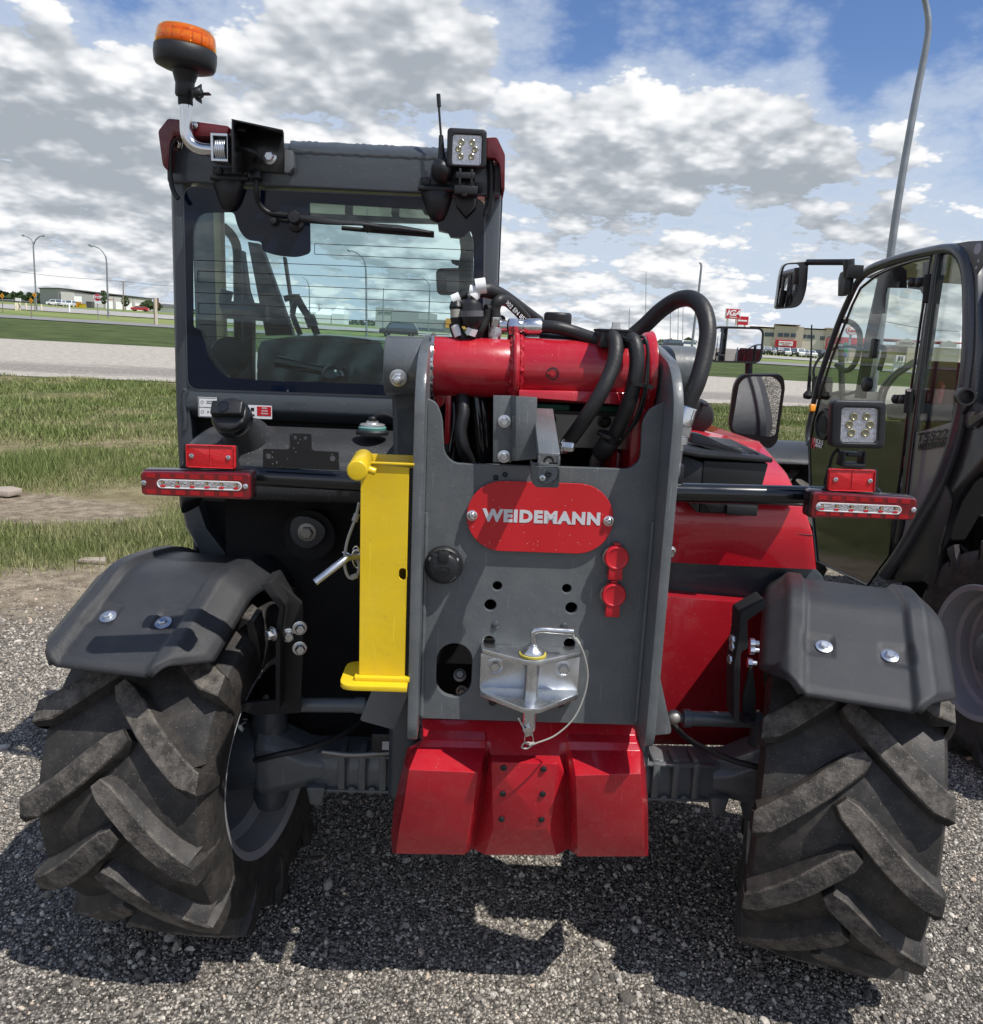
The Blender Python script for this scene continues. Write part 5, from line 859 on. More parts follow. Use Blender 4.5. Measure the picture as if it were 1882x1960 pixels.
ferrule([(1040, 1030, -.345), (1025, 1050, -.34)], [(0, .017), (1, .016)], STEEL); mb = MB(); mb.bolt(P(cB, 1022, 1040, -.40), (1, -.4, 0), .010, .02); B(mb, 'latch_bolt', ZINC)
# clamp block on top
a, b_ = P(cB, 1222, 500, -.33), P(cB, 1398, 412, -.33); mb = MB(); mb.box(a.x, b_.x, -.33, -.24, a.z, b_.z); cb = B(mb, 'hose_clamp_block', BLK, .004); mb = MB(); mb.box(a.x-.001, b_.x+.001, -.333, -.237, b_.z-.002, b_.z+.003); mb.build('cover_plate', BLKM, cb, .001); mb = MB(); q = P(cB, 1312, 402, -.29); mb.lathe((q.x, -.29, b_.z+.003), (0, 0, 1), [(0, .011), (.003, .011), (.0031, .009), (.014, .009)], 6); mb.build('bolt', STEEL, cb)
for x, y, d, r in ((1430, 700, -.36, .021), (1262, 975, -.33, .020), (1395, 455, -.335, .02)):
    mb = MB(); c = P(cB, x, y, d); mb.lathe(c, (.15, -.2, 1) if y != 700 else (.1, 0, 1), [(-.003, r), (.003, r)], 24); mb.obox(c+Vector((r*.9, -.004, -.003)), (.010, 0, -.002), (0, .005, 0), (0, 0, .004)); B(mb, 'cable_tie', BLK)
# ribbed knob behind
mb = MB(); a = P(cB, 992, 380, .1); mb.lathe(a, (0, 0, 1), [(-.05, .012), (-.004, .012), (0, .034), (.026, .034), (.031, .030), (.032, 0)], 40); B(mb, 'breather_cap', BLK, .001)
for i in range(20):
    pass
# connectors cluster
def conn(pts, r0, m, nm='plug_connector'):
    mb = MB(); mb.tube([P(cB, x, y, d) for x, y, d in pts], r0, 14); return B(mb, nm, m, ang=30)
conn([(528, 232, -.26), (525, 262, -.26), (524, 300, -.262), (525, 345, -.264), (527, 372, -.264), (526, 410, -.264)], [.012, .021, .022, .0225, .019, .008], BLK); conn([(525, 300, -.268), (526, 332, -.268)], [.0235, .0235], mat('connector_collar', (.10, .10, .11), .5))
conn([(441, 250, -.25), (441, 280, -.252), (441, 300, -.252)], [.012, .0155, .013], BLK); conn([(441, 295, -.254), (442, 340, -.256)], [.0135, .013], mat('connector_grey', (.34, .32, .28), .5)); conn([(442, 335, -.256), (445, 375, -.256), (448, 400, -.256)], [.014, .012, .006], BLK)
for pts, r in (([(441, 252, -.25), (460, 225, -.25), (500, 212, -.25)], .007), ([(445, 395, -.256), (470, 440, -.262), (500, 470, -.25), (515, 490, -.22)], .0095), ([(526, 405, -.264), (528, 440, -.26), (520, 480, -.23)], .0095), ([(605, 290, -.25), (600, 340, -.25), (575, 400, -.255), (545, 440, -.25), (520, 470, -.23)], .0085), ([(620, 300, -.24), (612, 380, -.23), (600, 440, -.2), (590, 480, -.18)], .0085), ([(600, 285, -.25), (625, 290, -.24), (640, 330, -.2), (690, 345, -.15)], .008), ([(420, 380, -.22), (440, 440, -.24), (470, 470, -.2)], .008)):
    mb = MB(); mb.tube([P(cB, x, y, d) for x, y, d in pts], r, 12, 6); B(mb, 'wire_loom', BLKM)
for pts, r in (([(510, 190, -.262), (545, 200, -.262), (528, 228, -.264)], .012), ([(545, 168, -.262), (602, 160, -.262)], .0155), ([(420, 246, -.25), (462, 228, -.25)], .0125), ([(432, 380, -.262), (452, 440, -.266)], .0085), ([(528, 395, -.268), (516, 430, -.266)], .0115)):
    mb = MB(); mb.tube([P(cB, x, y, d) for x, y, d in pts], r, 12, 2); B(mb, 'cable_label', WHITE)
conn([(535, 205, -.255), (560, 190, -.25), (610, 185, -.24), (690, 215, -.22)], [.010, .0145, .0165, .013], RUB)
# conduits in the opening
for pts, r, ribs in (([(470, 750, -.26), (478, 850, -.28), (462, 960, -.29), (480, 1060, -.29), (510, 1140, -.27), (520, 1300, -.25)], .0125, 1), ([(545, 750, -.24), (560, 900, -.25), (575, 1060, -.25), (585, 1200, -.25)], .011, 0), ([(570, 750, -.22), (590, 900, -.23), (605, 1150, -.23)], .010, 0), ([(420, 740, -.22), (430, 900, -.24), (400, 1060, -.25), (395, 1200, -.25)], .012, 0), ([(430, 900, -.2), (440, 1150, -.2)], .016, 0), ([(660, 800, -.2), (650, 1150, -.2)], .018, 0)):
    mb = MB(); sp_ = spline([P(cB, x, y, d) for x, y, d in pts], 14 if ribs else 6); mb.tube(sp_, [r*(1+.14*(i % 2)) for i in range(len(sp_))] if ribs else r, 14); B(mb, 'conduit', BLK if ribs else BLKG, ang=80)
# ---- wheels, axle
WZ = .43; ST = -.20; SR_ = -.335
LC, RC = (-.705, .040, WZ+.022), (.935, -.02, WZ+.004)
wheel(TH, LC, ST, -1, spin=.12, seed=2, W=.41); wheel(TH, RC, SR_, 1, spin=.03, seed=5, W=.395)
fender(TH, (LC[0]-.020, LC[1], LC[2]+.012), ST, label='black left fender crossed by the shadow of the lamp arm'); fender(TH, (RC[0]-.016, RC[1], RC[2]), SR_, label='black right fender in full sun')
CXA = (LC[0]+RC[0])/2
ax = empty('rear_axle', (CXA, .01, .438), parent=TH)
mb = MB(); mb.prism(rnd([(-.52, -.062, -.052), (-.52, -.062, .0), (-.52, -.045, .046), (-.52, .045, .046), (-.52, .062, .0), (-.52, .062, -.052)], .012), (1.04, 0, 0)); mb.build('axle_beam', GREY, ax, .004)
for s in (-1, 1):
    mb = MB(); rows = []
    for x, hy, z0_, z1_, yc in ((.50, .062, -.052, .046, 0), (.545, .066, -.055, .052, -.003), (.59, .068, -.064, .075, -.006), (.63, .070, -.072, .095, -.01), (.665, .066, -.074, .100, -.01), (.68, .05, -.06, .08, 0)):
        rows.append([Vector((s*x, yc-hy*.7, z0_)), Vector((s*x, yc-hy, z0_+.03)), Vector((s*x, yc-hy, z1_-.035)), Vector((s*x, yc-hy*.55, z1_)), Vector((s*x, yc+hy*.55, z1_)), Vector((s*x, yc+hy, z1_-.03)), Vector((s*x, yc+hy, z0_+.03)), Vector((s*x, yc+hy*.7, z0_))])
    mb.grid(rows, close=True); mb.add(rows[-1], [tuple(range(8))]); mb.build('knuckle_housing', GREY, ax, .006, ang=60)
    mb = MB(); mb.lathe((s*.645, -.01, -.13), (0, 0, 1), [(0, .036), (.03, .046), (.20, .046), (.275, .042), (.285, .02)], 28); mb.lathe((s*.62, 0, 0), (s*math.cos(ST if s < 0 else SR_), s*math.sin(ST if s < 0 else SR_), 0), [(0, .07), (.05, .085), (.12, .10), (.16, .10)], 32); mb.build('kingpin', GREYL, ax, ang=50)
    # cast ribs on the back of the beam
    mb = MB()
    for i in range(7):
        x = s*(.14+i*.052); mb.obox((x, -.066, .004), (.009, 0, 0), (0, .010, 0), (0, 0, .048)); mb.obox((x, -.030, .050), (.009, 0, 0), (0, .034, 0), (0, 0, .008))
    mb.obox((s*.30, -.062, -.048), (.19, 0, 0), (0, .014, 0), (0, 0, .004)); mb.obox((s*.30, -.064, .046), (.20, 0, 0), (0, .010, 0), (0, 0, .004)); mb.build('casting_rib', GREY, ax, .003)
    for i in range(6): mb = MB(); x = s*(.166+i*.052); mb.lathe((x, -.060, -.047), (0, -1, 0), [(0, .011), (.014, .010)], 12); mb.build('casting_lug', GREY, ax, .0015)
    mb = MB(); mb.hexa([(s*.50, -.085, -.085), (s*.53, -.085, -.085), (s*.53, -.05, -.085), (s*.50, -.05, -.085), (s*.49, -.085, -.035), (s*.54, -.085, -.035), (s*.54, -.05, -.035), (s*.49, -.05, -.035)]); mb.build('steering_stop', GREY, ax, .006)
mb = MB(); a = P(cF, 1740, 985, -.08); mb.box(a.x-.045, a.x+.05, -.10, -.05, a.z-.018, a.z+.028); sb = B(mb, 'sensor_box', BLK, .003); mb = MB(); mb.box(a.x-.018, a.x+.022, -.103, -.100, a.z-.012, a.z+.010); mb.build('label', mat('grey_label', (.45, .45, .45), .5), sb)
mb = MB()
for s in (-1, 1):
    for k in range(4): a_ = k*math.pi/2+.5; mb = MB(); mb.bolt((s*.645+math.cos(a_)*.036, -.01+math.sin(a_)*.036, .155), (0, 0, 1), .007, .007); mb.build('bolt', CAST, ax)
mb = MB()
mb.tube([(-.50, -.075, .06), (-.42, -.078, .055), (-.30, -.07, .062), (-.14, -.06, .060), (.05, -.05, .07)], .007, 8, 5); mb.build('brake_pipe', CAST, ax, ang=60)
for s in (-1, 1): mb = MB(); mb.tube([(s*.66, -.11, .05), (s*.60, -.125, .075), (s*.52, -.10, .085), (s*.44, -.04, .10), (s*.40, .02, .12)], .0075, 10, 6); mb.build('brake_hose', RUB, ax, ang=60)
# steering rods
mb = MB(); a, b_ = P(cF, 1285, 822, -.12), P(cF, 1620, 826, -.12); mb.tube([a, b_], .0175, 20); mb.tube([b_, b_+Vector((.02, 0, 0))], .0145, 20); mb.lathe(b_, (1, 0, 0), [(-.02, .020), (.004, .020)], 20); B(mb, 'steering_rod', GREY, ang=50)
mb = MB(); a, b_ = P(cG, 268, 727, -.16), P(cG, 560, 735, -.16); mb.tube([a, b_+Vector((.03, 0, 0))], .0185, 20); mb.lathe(a, (1, 0, 0), [(-.006, .022), (.012, .022), (.014, .0185)], 20); c = P(cG, 205, 722, -.16); mb.tube([c, a], .011, 14); B(mb, 'steering_rod', GREYL, ang=50); mb = MB(); mb.lathe(c, (1, 0, 0), [(-.008, .010), (0, .017), (.012, .018), (.022, .012)], 18); B(mb, 'ball_joint', CAST)
# fender brackets
mb = MB(); mb.prism(rnd([P(cF, x, y, -.22) for x, y in ((1160, 290), (1205, 275), (1268, 385), (1250, 500), (1245, 850), (1228, 850), (1228, 500), (1245, 395))], .006), (0, .10, 0)); B(mb, 'fender_bracket', BLKM, .002)
mb = MB(); mb.prism(rnd([P(cF, x, y, -.17) for x, y in ((1200, 275), (1240, 275), (1350, 375), (1350, 600), (1338, 860), (1130, 870), (1060, 845), (1060, 820), (1245, 800), (1245, 500), (1262, 385))], .006), (0, .012, 0)); fb = B(mb, 'fender_bracket', BLKM, .002)
for x, y, d in ((1335, 480, -.17), (1285, 512, -.17), (1335, 570, -.17), (1218, 506, -.225)): mb = MB(); mb.bolt(P(cF, x, y, d), (.3 if x > 1250 else -1, -1, 0), .0115, .014); mb.build('bolt', ZINC, fb)
mb = MB(); mb.prism(rnd([P(cG, x, y, -.24) for x, y in ((620, 205), (622, 245), (540, 300), (545, 420), (512, 440), (505, 740), (530, 752), (575, 745), (575, 765), (500, 760), (482, 730), (482, 500), (505, 360), (510, 268))], .006), (0, .06, 0)); fb = B(mb, 'fender_bracket', BLKM, .002)
mb = MB(); mb.prism(rnd([P(cG, x, y, -.19) for x, y in ((560, 470), (578, 620), (575, 745), (520, 720), (520, 640))], .006), (0, .01, 0)); B(mb, 'fender_bracket', BLKM, .001)
for x, y in ((497, 382), (497, 412), (487, 468)):
    mb = MB(); p = P(cG, x, y, -.21); mb.bolt(p, (-1, -.2, 0), .0115, .014); mb.lathe(p+Vector((.022, -.02, 0)), (1, -.1, 0), [(0, .011), (.010, .011)], 6); mb.lathe(p+Vector((.022, -.02, 0)), (1, -.1, 0), [(0, .006), (.020, .006)], 10); mb.build('bolt', ZINC, fb)
# ---- yellow lock box
YF = -.458
yb = empty('yellow_prop_box', P(cE, 170, 800, YF), parent=TH); yo_ = yb.location
def YQ(x, y, d): return P(cE, x, y, d)-yo_
xl_, xr_ = YQ(44, 700, YF).x, YQ(302, 700, YF).x; zt_, zb_ = YQ(170, 172, YF).z, YQ(170, 1332, YF).z; sl = P(cE, 278, 777, YF)-yo_
mb = MB(); mb.plate([(xl_, zb_), (xr_, zb_), (xr_, zt_-.006), (xl_, zt_)], [stadium(sl.x-.0085, sl.x+.0085, sl.z-.013, sl.z+.013)], 0, .006, .001); mb.build('face_plate', YEL, yb)
mb = MB(); mb.box(xl_, xl_+.006, .0062, .085, zb_, zt_); zk = YQ(170, 120, YF+.09).z; mb.box(xl_, xr_+.014, .085, .091, zb_, zk); mb.box(xl_+.003, xr_+.010, -.006, .003, zt_-.001, zt_+.003); mb.build('side_wall', YEL, yb, .001)
mb = MB(); zl = YQ(150, 1360, YF-.03).z; mb.prism(rnd([(xl_-.035, -.035, zb_-.008), (xr_+.007, -.035, zb_-.008), (xr_+.007, .09, zb_-.008), (xl_-.035, .09, zb_-.008)], [.03, .002, .002, .03]), (0, 0, -.010)); mb.prism(rnd([(xl_-.008, -.012, zb_), (xr_+.010, -.012, zb_), (xr_+.010, .09, zb_), (xl_-.008, .09, zb_)], .004), (0, 0, -.008)); mb.build('foot_plate', YEL, yb, .002)
mb = MB(); a, b_ = P(cI, 1412, 545, -.54)-yo_, P(cI, 1452, 468, -.43)-yo_; mb.lathe(a, b_-a, [(0, .0165), (.002, .0185), ((b_-a).length, .0185)], 28); c = P(cI, 1475, 540, -.45)-yo_; mb.lathe(a+(b_-a)*.35, (1, 0, -.3), [(0, .007), (.030, .007), (.031, .005)], 14); mb.build('lock_tube', YEL, yb, .0008)
mb = MB(); mb.box(xr_+.001, xr_+.0155, .004, .012, zb_+.002, zt_-.008); mb.build('rubber_strip', BLKM, yb)
mb = MB()
for i in range(70): z = zb_+.01+i*(zt_-zb_-.02)/70; mb.box(xr_+.002, xr_+.0145, .0015, .004, z, z+.0028)
mb.build('strip_teeth', BLK, yb)
mb = MB(); mb.tube([P(cI, x, y, d)-yo_ for x, y, d in ((1424, 745, -.39), (1415, 790, -.40), (1400, 850, -.41), (1388, 880, -.415), (1352, 980, -.42), (1335, 1080, -.42), (1336, 1150, -.42), (1355, 1205, -.42), (1385, 1218, -.42), (1412, 1200, -.415), (1424, 1150, -.41), (1420, 1090, -.41))], .0030, 10, 6); mb.tube([P(cI, x, y, d)-yo_ for x, y, d in ((1395, 862, -.412), (1412, 815, -.405))], .006, 12); mb.tube([P(cI, 1375, 1215, -.42)-yo_, P(cI, 1412, 1200, -.416)-yo_], .0055, 12); mb.build('safety_wire', mat('grey_sleeve', (.36, .35, .32), .5), yb)
mb = MB(); mb.tube([P(cI, 1148, 1245, -.47)-yo_, P(cI, 1325, 1108, -.44)-yo_, P(cI, 1365, 1088, -.425)-yo_, P(cI, 1432, 1078, -.41)-yo_], [.0072, .0072, .0068, .0066], 16, 3); mb.build('lock_pin', ZINC, yb, ang=60)
mb = MB()
for r_, dx in ((.016, 0), (.012, .004)): c = P(cI, 1408, 1085, -.41)-yo_; mb.tube([c+Vector((dx+r_*.5*math.cos(t), -.008*math.sin(t), r_*1.5*math.sin(t))) for t in np.linspace(0, 6.28, 18)], .0018, 6, caps=False)
mb.tube([P(cI, x, y, -.42)-yo_ for x, y in ((1320, 1055), (1355, 1062), (1375, 1085), (1390, 1050), (1410, 1040), (1425, 1050))], .0017, 6, 4); mb.build('spring_clip', STEEL, yb)
# ---- lamp bar, lamps, reflectors
BY = -.335
mb = MB(); a, b_ = P(cI, 740, 575, BY), P(cI, 1425, 612, BY); mb.tube([a-Vector((.10, 0, 0)), a, b_, Vector((XL-.01, BY, b_.z-.002))],   .0200, 24); B(mb, 'lamp_bar', BLKG, ang=60)
a, b_ = P(cJ, 215, 531, BY), P(cJ, 960, 548, BY); mb = MB(); mb.tube([Vector((XR+.01, BY, a.z)), b_, b_+Vector((.12, 0, 0))], .0200, 24); B(mb, 'lamp_bar', BLKG, ang=60)
mb = MB(); c = P(cJ, 240, 440, BY+.02); mb.box(XR+.018, c.x+.018, BY-.0, BY+.06, c.z-.025, c.z+.022); B(mb, 'bar_bracket', BLK, .003)
def facepts(f, pts, y): return [P(f, a, b, y) for a, b in pts]
LENS = glassmat('red_lens_clear', (.75, .10, .10), .02, 1.5); LENSR = mat('red_lens', (.15, .002, .006), .10, coat=.7, spec=.8, var=.15, vscale=60); CHR = mat('chrome_reflector', (.75, .74, .76), .12, metal=1, var=.1, vscale=150, bump=.002, bscale=220); REFL = mat('reflex_red', (.62, .008, .014), .25, coat=.5, bump=.0015, bscale=900, var=.35, vscale=500)
def tail_lamp(f, name, label, quad, stripe, screws, flip, n6):
    e = empty('tail_lamp', P(f, (quad[0][0]+quad[2][0])/2, (quad[0][1]+quad[2][1])/2, -.42), parent=TH); e['label'] = label; o = e.location
    q = [P(f, x, y, -.42)-o for x, y in quad]; d = (q[1]-q[0]).normalized(); w = (q[1]-q[0]).length/2+.0; u_ = (q[3]-q[0]); hh_ = ((q[3]-q[0]).length+(q[2]-q[1]).length)/4; ex = ((q[1]-q[0]).normalized()+(q[2]-q[3]).normalized()).normalized(); ey_ = Vector((0, -1, 0)).cross(ex); ey_ = ey_ if ey_.z > 0 else -ey_
    h0, h1 = (q[3]-q[0]).length/2, (q[2]-q[1]).length/2
    ol = rnd([(-w, -h0), (w, -h1), (w, h1), (-w, h0)], .009, 5)
    c = Vector((0, 0, 0))
    mb = MB(); mb.plate3(ol, [], c+Vector((0, .006, 0)), ex, ey_, .032, .003, 0); mb.build('housing', mat('lamp_housing', (.022, .006, .008), .25, coat=.4), e)
    mb = MB(); ol2 = [(a*.985, b*.93) for a, b in ol]; mb.plate3(ol2, [], c-Vector((0, .003, 0)), ex, ey_, .009, .003, 0); mb.build('lens', LENSR, e)
    # clear strip with the light units behind it
    s0, s1 = P(f, *stripe[0], -.423)-o, P(f, *stripe[1], -.423)-o; sc = (s0+s1)/2; sw, sh = (s1-s0).length/2, .0088
    mb = MB(); mb.plate3(stadium(-sw, sw, -sh, sh, 4), [stadium(-sw+.0022, sw-.0022, -sh+.0022, sh-.0022, 4)], sc-Vector((0, .0015, 0)), ex, ey_, .003, .0006, 0); mb.plate3(stadium(-sw+.002, sw-.002, -sh+.002, sh-.002, 4), [], sc-Vector((0, .0002, 0)), ex, ey_, .002, .0003, 1); mb.build('clear_strip', [mat('clear_rim', (.7, .68, .68), .2, coat=.5), CHR], e)
    for i in range(n6):
        t = -sw*.86+i*(sw*1.72/(n6-1)); mb = MB(); p = sc+ex*t-Vector((0, .0012, 0)); mb.obox(p+ey_*.0028, ex*.0026, (0, .0008, 0), ey_*.0024, 0); mb.obox(p+ey_*.0028-Vector((0, .0006, 0)), ex*.0015, (0, .0008, 0), ey_*.0014, 1); mb.obox(p-ey_*.0042, ex*.0042, (0, .0006, 0), ey_*.0020, 2); mb.build('light_unit', [BLK, mat('led_core', (.55, .35, .12), .3), REFL], e)
    for k_ in (-1, 1):                                         # dark moulded cells above and below the strip
        mb = MB()
        for i in range(7): t = -w*.80+i*w*.26; mb.obox(c+ex*t+ey_*(k_*(h0+h1)/2*.60)-Vector((0, .0033, 0)), ex*w*.085, (0, .0006, 0), ey_*(h0+h1)/2*.16, 0)
        mb.build('lens_cells', mat('lens_cell', (.34, .005, .010), .2, coat=.6), e)
    for x, y in screws: mb = MB(); mb.lathe(P(f, x, y, -.4235)-o, (0, -1, 0), [(0, .0052), (.0015, .0050), (.0025, .0035), (.0026, .0022), (.001, .0018)], 14); mb.build('screw', ZINC, e)
    return e
tail_lamp(cI, 'tail_lamp', 'red tail lamp left of the fuel tank', [(52, 534), (752, 548), (754, 728), (62, 695)], [(156, 620), (690, 645)], [(75, 619), (712, 642)], 1, 6)
tail_lamp(cJ, 'tail_lamp', 'red tail lamp under the square work lamp', [(918, 528), (1437, 562), (1430, 676), (912, 664)], [(940, 602), (1360, 616)], [(956, 601), (1419, 616)], -1, 6)
def reflector(f, quad, screws, back, label):
    e = empty('reflector', P(f, (quad[0][0]+quad[2][0])/2, (quad[0][1]+quad[2][1])/2, -.41), parent=TH); e['label'] = label; o = e.location
    mb = MB(); mb.prism(rnd([P(f, x, y, -.402)-o for x, y in back], .006), (0, .003, 0)); mb.build('holder', BLK, e, .0008)
    mb = MB(); q = [P(f, x, y, -.41)-o for x, y in quad]; mb.prism(rnd(q, .004), (0, .007, 0), 0); mb.build('reflex_plate', REFL, e, .0012)
    c = (q[0]+q[2])/2; mb = MB()
    for i in range(4):
        a, b_ = [q[i].lerp(q[(i+1) % 4], t)*.0+q[i].lerp(q[(i+1) % 4], t) for t in (.03, .97)]; mb.tube([a.lerp(c, .045)-Vector((0, .001, 0)), b_.lerp(c, .045)-Vector((0, .001, 0))], .0011, 6)
    m0, m1 = q[0].lerp(q[1], .5), q[3].lerp(q[2], .5); mb.tube([m0.lerp(m1, .06)-Vector((0, .0005, 0)), m0.lerp(m1, .94)-Vector((0, .0005, 0))], .0009, 6); mb.build('rim', REFL, e)
    for x, y in screws: mb = MB(); mb.lathe(P(f, x, y, -.4105)-o, (0, -1, 0), [(0, .0048), (.0015, .0046), (.0025, .003), (.001, .0022)], 12); mb.build('screw', STEEL, e)
reflector(cI, [(334, 378), (648, 388), (649, 533), (338, 522)], [(374, 450), (605, 461)], [(322, 374), (664, 386), (668, 500), (700, 540), (290, 528), (322, 500)], 'red reflector left of the black filler cap')
reflector(cJ, [(1006, 414), (1236, 422), (1230, 530), (998, 522)], [(1037, 468), (1206, 475)], [(994, 410), (1246, 418), (1240, 505), (1262, 534), (960, 522), (988, 500)], 'red reflector under the square work lamp on the right')
# ---- number plate holder
mb = MB(); o_ = rnd([(p.x, p.z) for p in [P(cI, x, y, -.358) for x, y in ((822, 406), (975, 410), (990, 400), (988, 308), (1124, 312), (1126, 406), (1140, 418), (1296, 426), (1300, 540), (820, 525))]], .003); hs = [circ(*[(lambda p: (p.x, p.z))(P(cI, x, y, -.358))][0], r, 18) for x, y, r in ((856, 452, .0055), (1258, 467, .0055), (1024, 336, .0034), (1086, 338, .0034))]; mb.plate(o_, hs, -.358, .003, .0004); B(mb, 'plate_holder', mat('holder_black', (.008, .008, .009), .5, speck=.1, speckcol=(.3, .3, .3)))
# ---- work lamps
def work_lamp(f, quad, glass, dots, y, label, parent=TH):
    e = empty('work_lamp', P(f, (quad[0][0]+quad[2][0])/2, (quad[0][1]+quad[2][1])/2, y), parent=parent); e['label'] = label; o = e.location
    q = [P(f, a, b, y)-o for a, b in quad]; g = [P(f, a, b, y-.002)-o for a, b in glass]
    mb = MB(); back = [p*.78+Vector((0, .045, 0)) for p in q]; mid = [p*1.0+Vector((0, .022, 0)) for p in q]
    r_ = .010; rq, rm, rb_ = rnd(q, r_), rnd(mid, r_), rnd(back, r_); gi = rnd([p+Vector((0, .007, 0)) for p in g], .008)
    gi0 = rnd([p*1.06 for p in g], .008); mb.grid([rb_, rm, rq, gi0, gi], close=True); mb.add(rb_, [tuple(range(len(rb_)))]); mb.build('housing', BLK, e, .0018, ang=50)
    mb = MB(); mb.prism([p-Vector((0, .0005, 0)) for p in gi], (0, .002, 0)); mb.build('reflector_bowl', mat('lamp_bowl', (.90, .91, .94), .25, metal=.5, var=.15, vscale=90, bump=.002, bscale=160), e)
    for a, b in dots: mb = MB(); c = P(f, a, b, y)-o+Vector((0, .004, 0)); mb.lathe(c+Vector((0, .0025, 0)), (0, -1, 0), [(0, .0078), (.004, .0076), (.005, .006), (.003, .004), (.002, 0)], 18); mb.build('light_unit', mat('led_dish', (.34, .31, .16), .3, metal=.3, coat=.5), e)
    # ribbed clear cover
    mb = MB(); a0, a1, a2, a3 = g; nx = 22
    for i in range(nx+1): t = i/nx; mb.tube([a0.lerp(a1, t)+Vector((0, .0058, 0)), a3.lerp(a2, t)+Vector((0, .0058, 0))], .00026, 4, caps=False); mb.tube([a0.lerp(a3, t)+Vector((0, .0058, 0)), a1.lerp(a2, t)+Vector((0, .0058, 0))], .00026, 4, caps=False)
    mb.build('cover_ribs', mat('clear_ribs', (.45, .46, .5), .15, coat=.6), e); mb = MB(); mb.prism([p+Vector((0, .0012, 0)) for p in g], (0, -.001, 0)); mb.build('cover_glass', glassmat('lamp_glass', (.97, .97, .98), .03), e); return e
wl1 = work_lamp(cJ, [(1026, 80), (1288, 86), (1278, 318), (1018, 310)], [(1074, 116), (1250, 120), (1242, 288), (1066, 284)], [(1130, 160), (1192, 160), (1108, 199), (1210, 200), (1118, 240), (1187, 240)], -.42, 'square work lamp above the right tail lamp')
o = wl1.location; mb = MB(); a = P(cJ, 1060, 330, -.40)-o; b_ = P(cJ, 1180, 400, -.40)-o
for s0, s1, t0, t1 in ((1058, 1082, 328, 400), (1160, 1180, 328, 392), (1070, 1175, 388, 406), (1085, 1160, 335, 352)): p0, p1 = P(cJ, s0, t1, -.40)-o, P(cJ, s1, t0, -.40)-o; mb.box(p0.x, p1.x, .01, .04, p0.z, p1.z)
mb.build('swivel_bracket', BLK, wl1, .002); mb = MB(); mb.tube([P(cJ, x, y, -.38)-o for x, y in ((1050, 315), (1022, 350), (1008, 400), (990, 460), (985, 500))], .003, 8, 5); mb.build('lamp_cable', BLKM, wl1)
# ---- fuel tank
mb = MB(); TX0, TX1 = P(cI, 300, 400, .03).x, XL-.03; tzb = P(cI, 900, 262, .20).z; tzf = P(cI, 900, 395, .02).z; tz2 = P(cI, 900, 470, -.02).z
ny = 40; rows = []
prof = [(.20, tzb-.02), (.19, tzb), (.10, tzb-.004), (.04, tzf+.014), (.0, tzf-.014), (-.025, tz2-.01), (-.035, tz2-.05), (-.03, tz2-.09), (.0, tz2-.105), (.12, tz2-.11)]
sp_ = spline([(0, a, b) for a, b in prof], 5)
for i in range(ny+1):
    x = TX0+(TX1-TX0)*i/ny; e_ = min(x-TX0, .07)/.07; k = (1-(1-e_)**2)**.5 if e_ < 1 else 1
    rows.append([Vector((x, p.y+(1-k)*.05, p.z-(1-k)*.05*(1 if p.z > .9 else .3))) for p in sp_])
mb.grid(rows); tk = B(mb, 'fuel_tank', mat('tank_plastic', (.028, .030, .033), .42, bump=.0008, bscale=500, dust=.25, dcol=(.06, .06, .06), speck=.06, speckcol=(.3, .3, .3)), ang=60)
mb = MB(); mb.box(TX0+.07, TX1, .15, .2, .42, 1.12); mb.build('under_tank_shade', DARK, tk)  # near-black panel: the deep shade under the tank as colour
cf = empty('filler_cap', P(cI, 610, 200, -.06), parent=TH); cf['label'] = 'black filler cap on its slanted neck'; o = cf.location; base = P(cI, 700, 325, .03)-o; topc = P(cI, 588, 150, -.085)-o; axd = (topc-base).normalized(); L_ = (topc-base).length
mb = MB(); mb.lathe(base-axd*.02, axd, [(0, .062), (.02, .050), (L_*.35, .040), (L_*.62, .0375)], 40); mb.build('neck', tk.data.materials[0], cf, ang=60)
mb = MB(); mb.lathe(base+axd*L_*.50, axd, [(0, .038), (.004, .0435), (.010, .0455), (.030, .0455), (.034, .043), (.036, .041)], 48); mb.build('cap_ring', BLKG, cf, ang=45)
e1, e2, _ = basis(axd); mb = MB(); mb.lathe(base+axd*(L_*.50+.030), axd, [(0, .043), (.012, .042), (.018, .037), (.0195, 0)], 48); tp = base+axd*(L_*.5+.044); rx = Vector((1, 0, 0)); rx = (rx-axd*rx.dot(axd)).normalized(); ry = axd.cross(rx); mb.obox(tp+axd*.010+ry*.004, rx*.036, ry*.017, axd*.014); mb.build('cap', BLK, cf, .007, seg=3, ang=60); mb = MB(); mb.lathe(tp+axd*.024+ry*.004-rx*.006, axd, [(0, .0135), (.002, .0135), (.0022, .012), (.001, .0115), (.001, 0)], 28); mb.build('lock_cover', BLKG, cf)
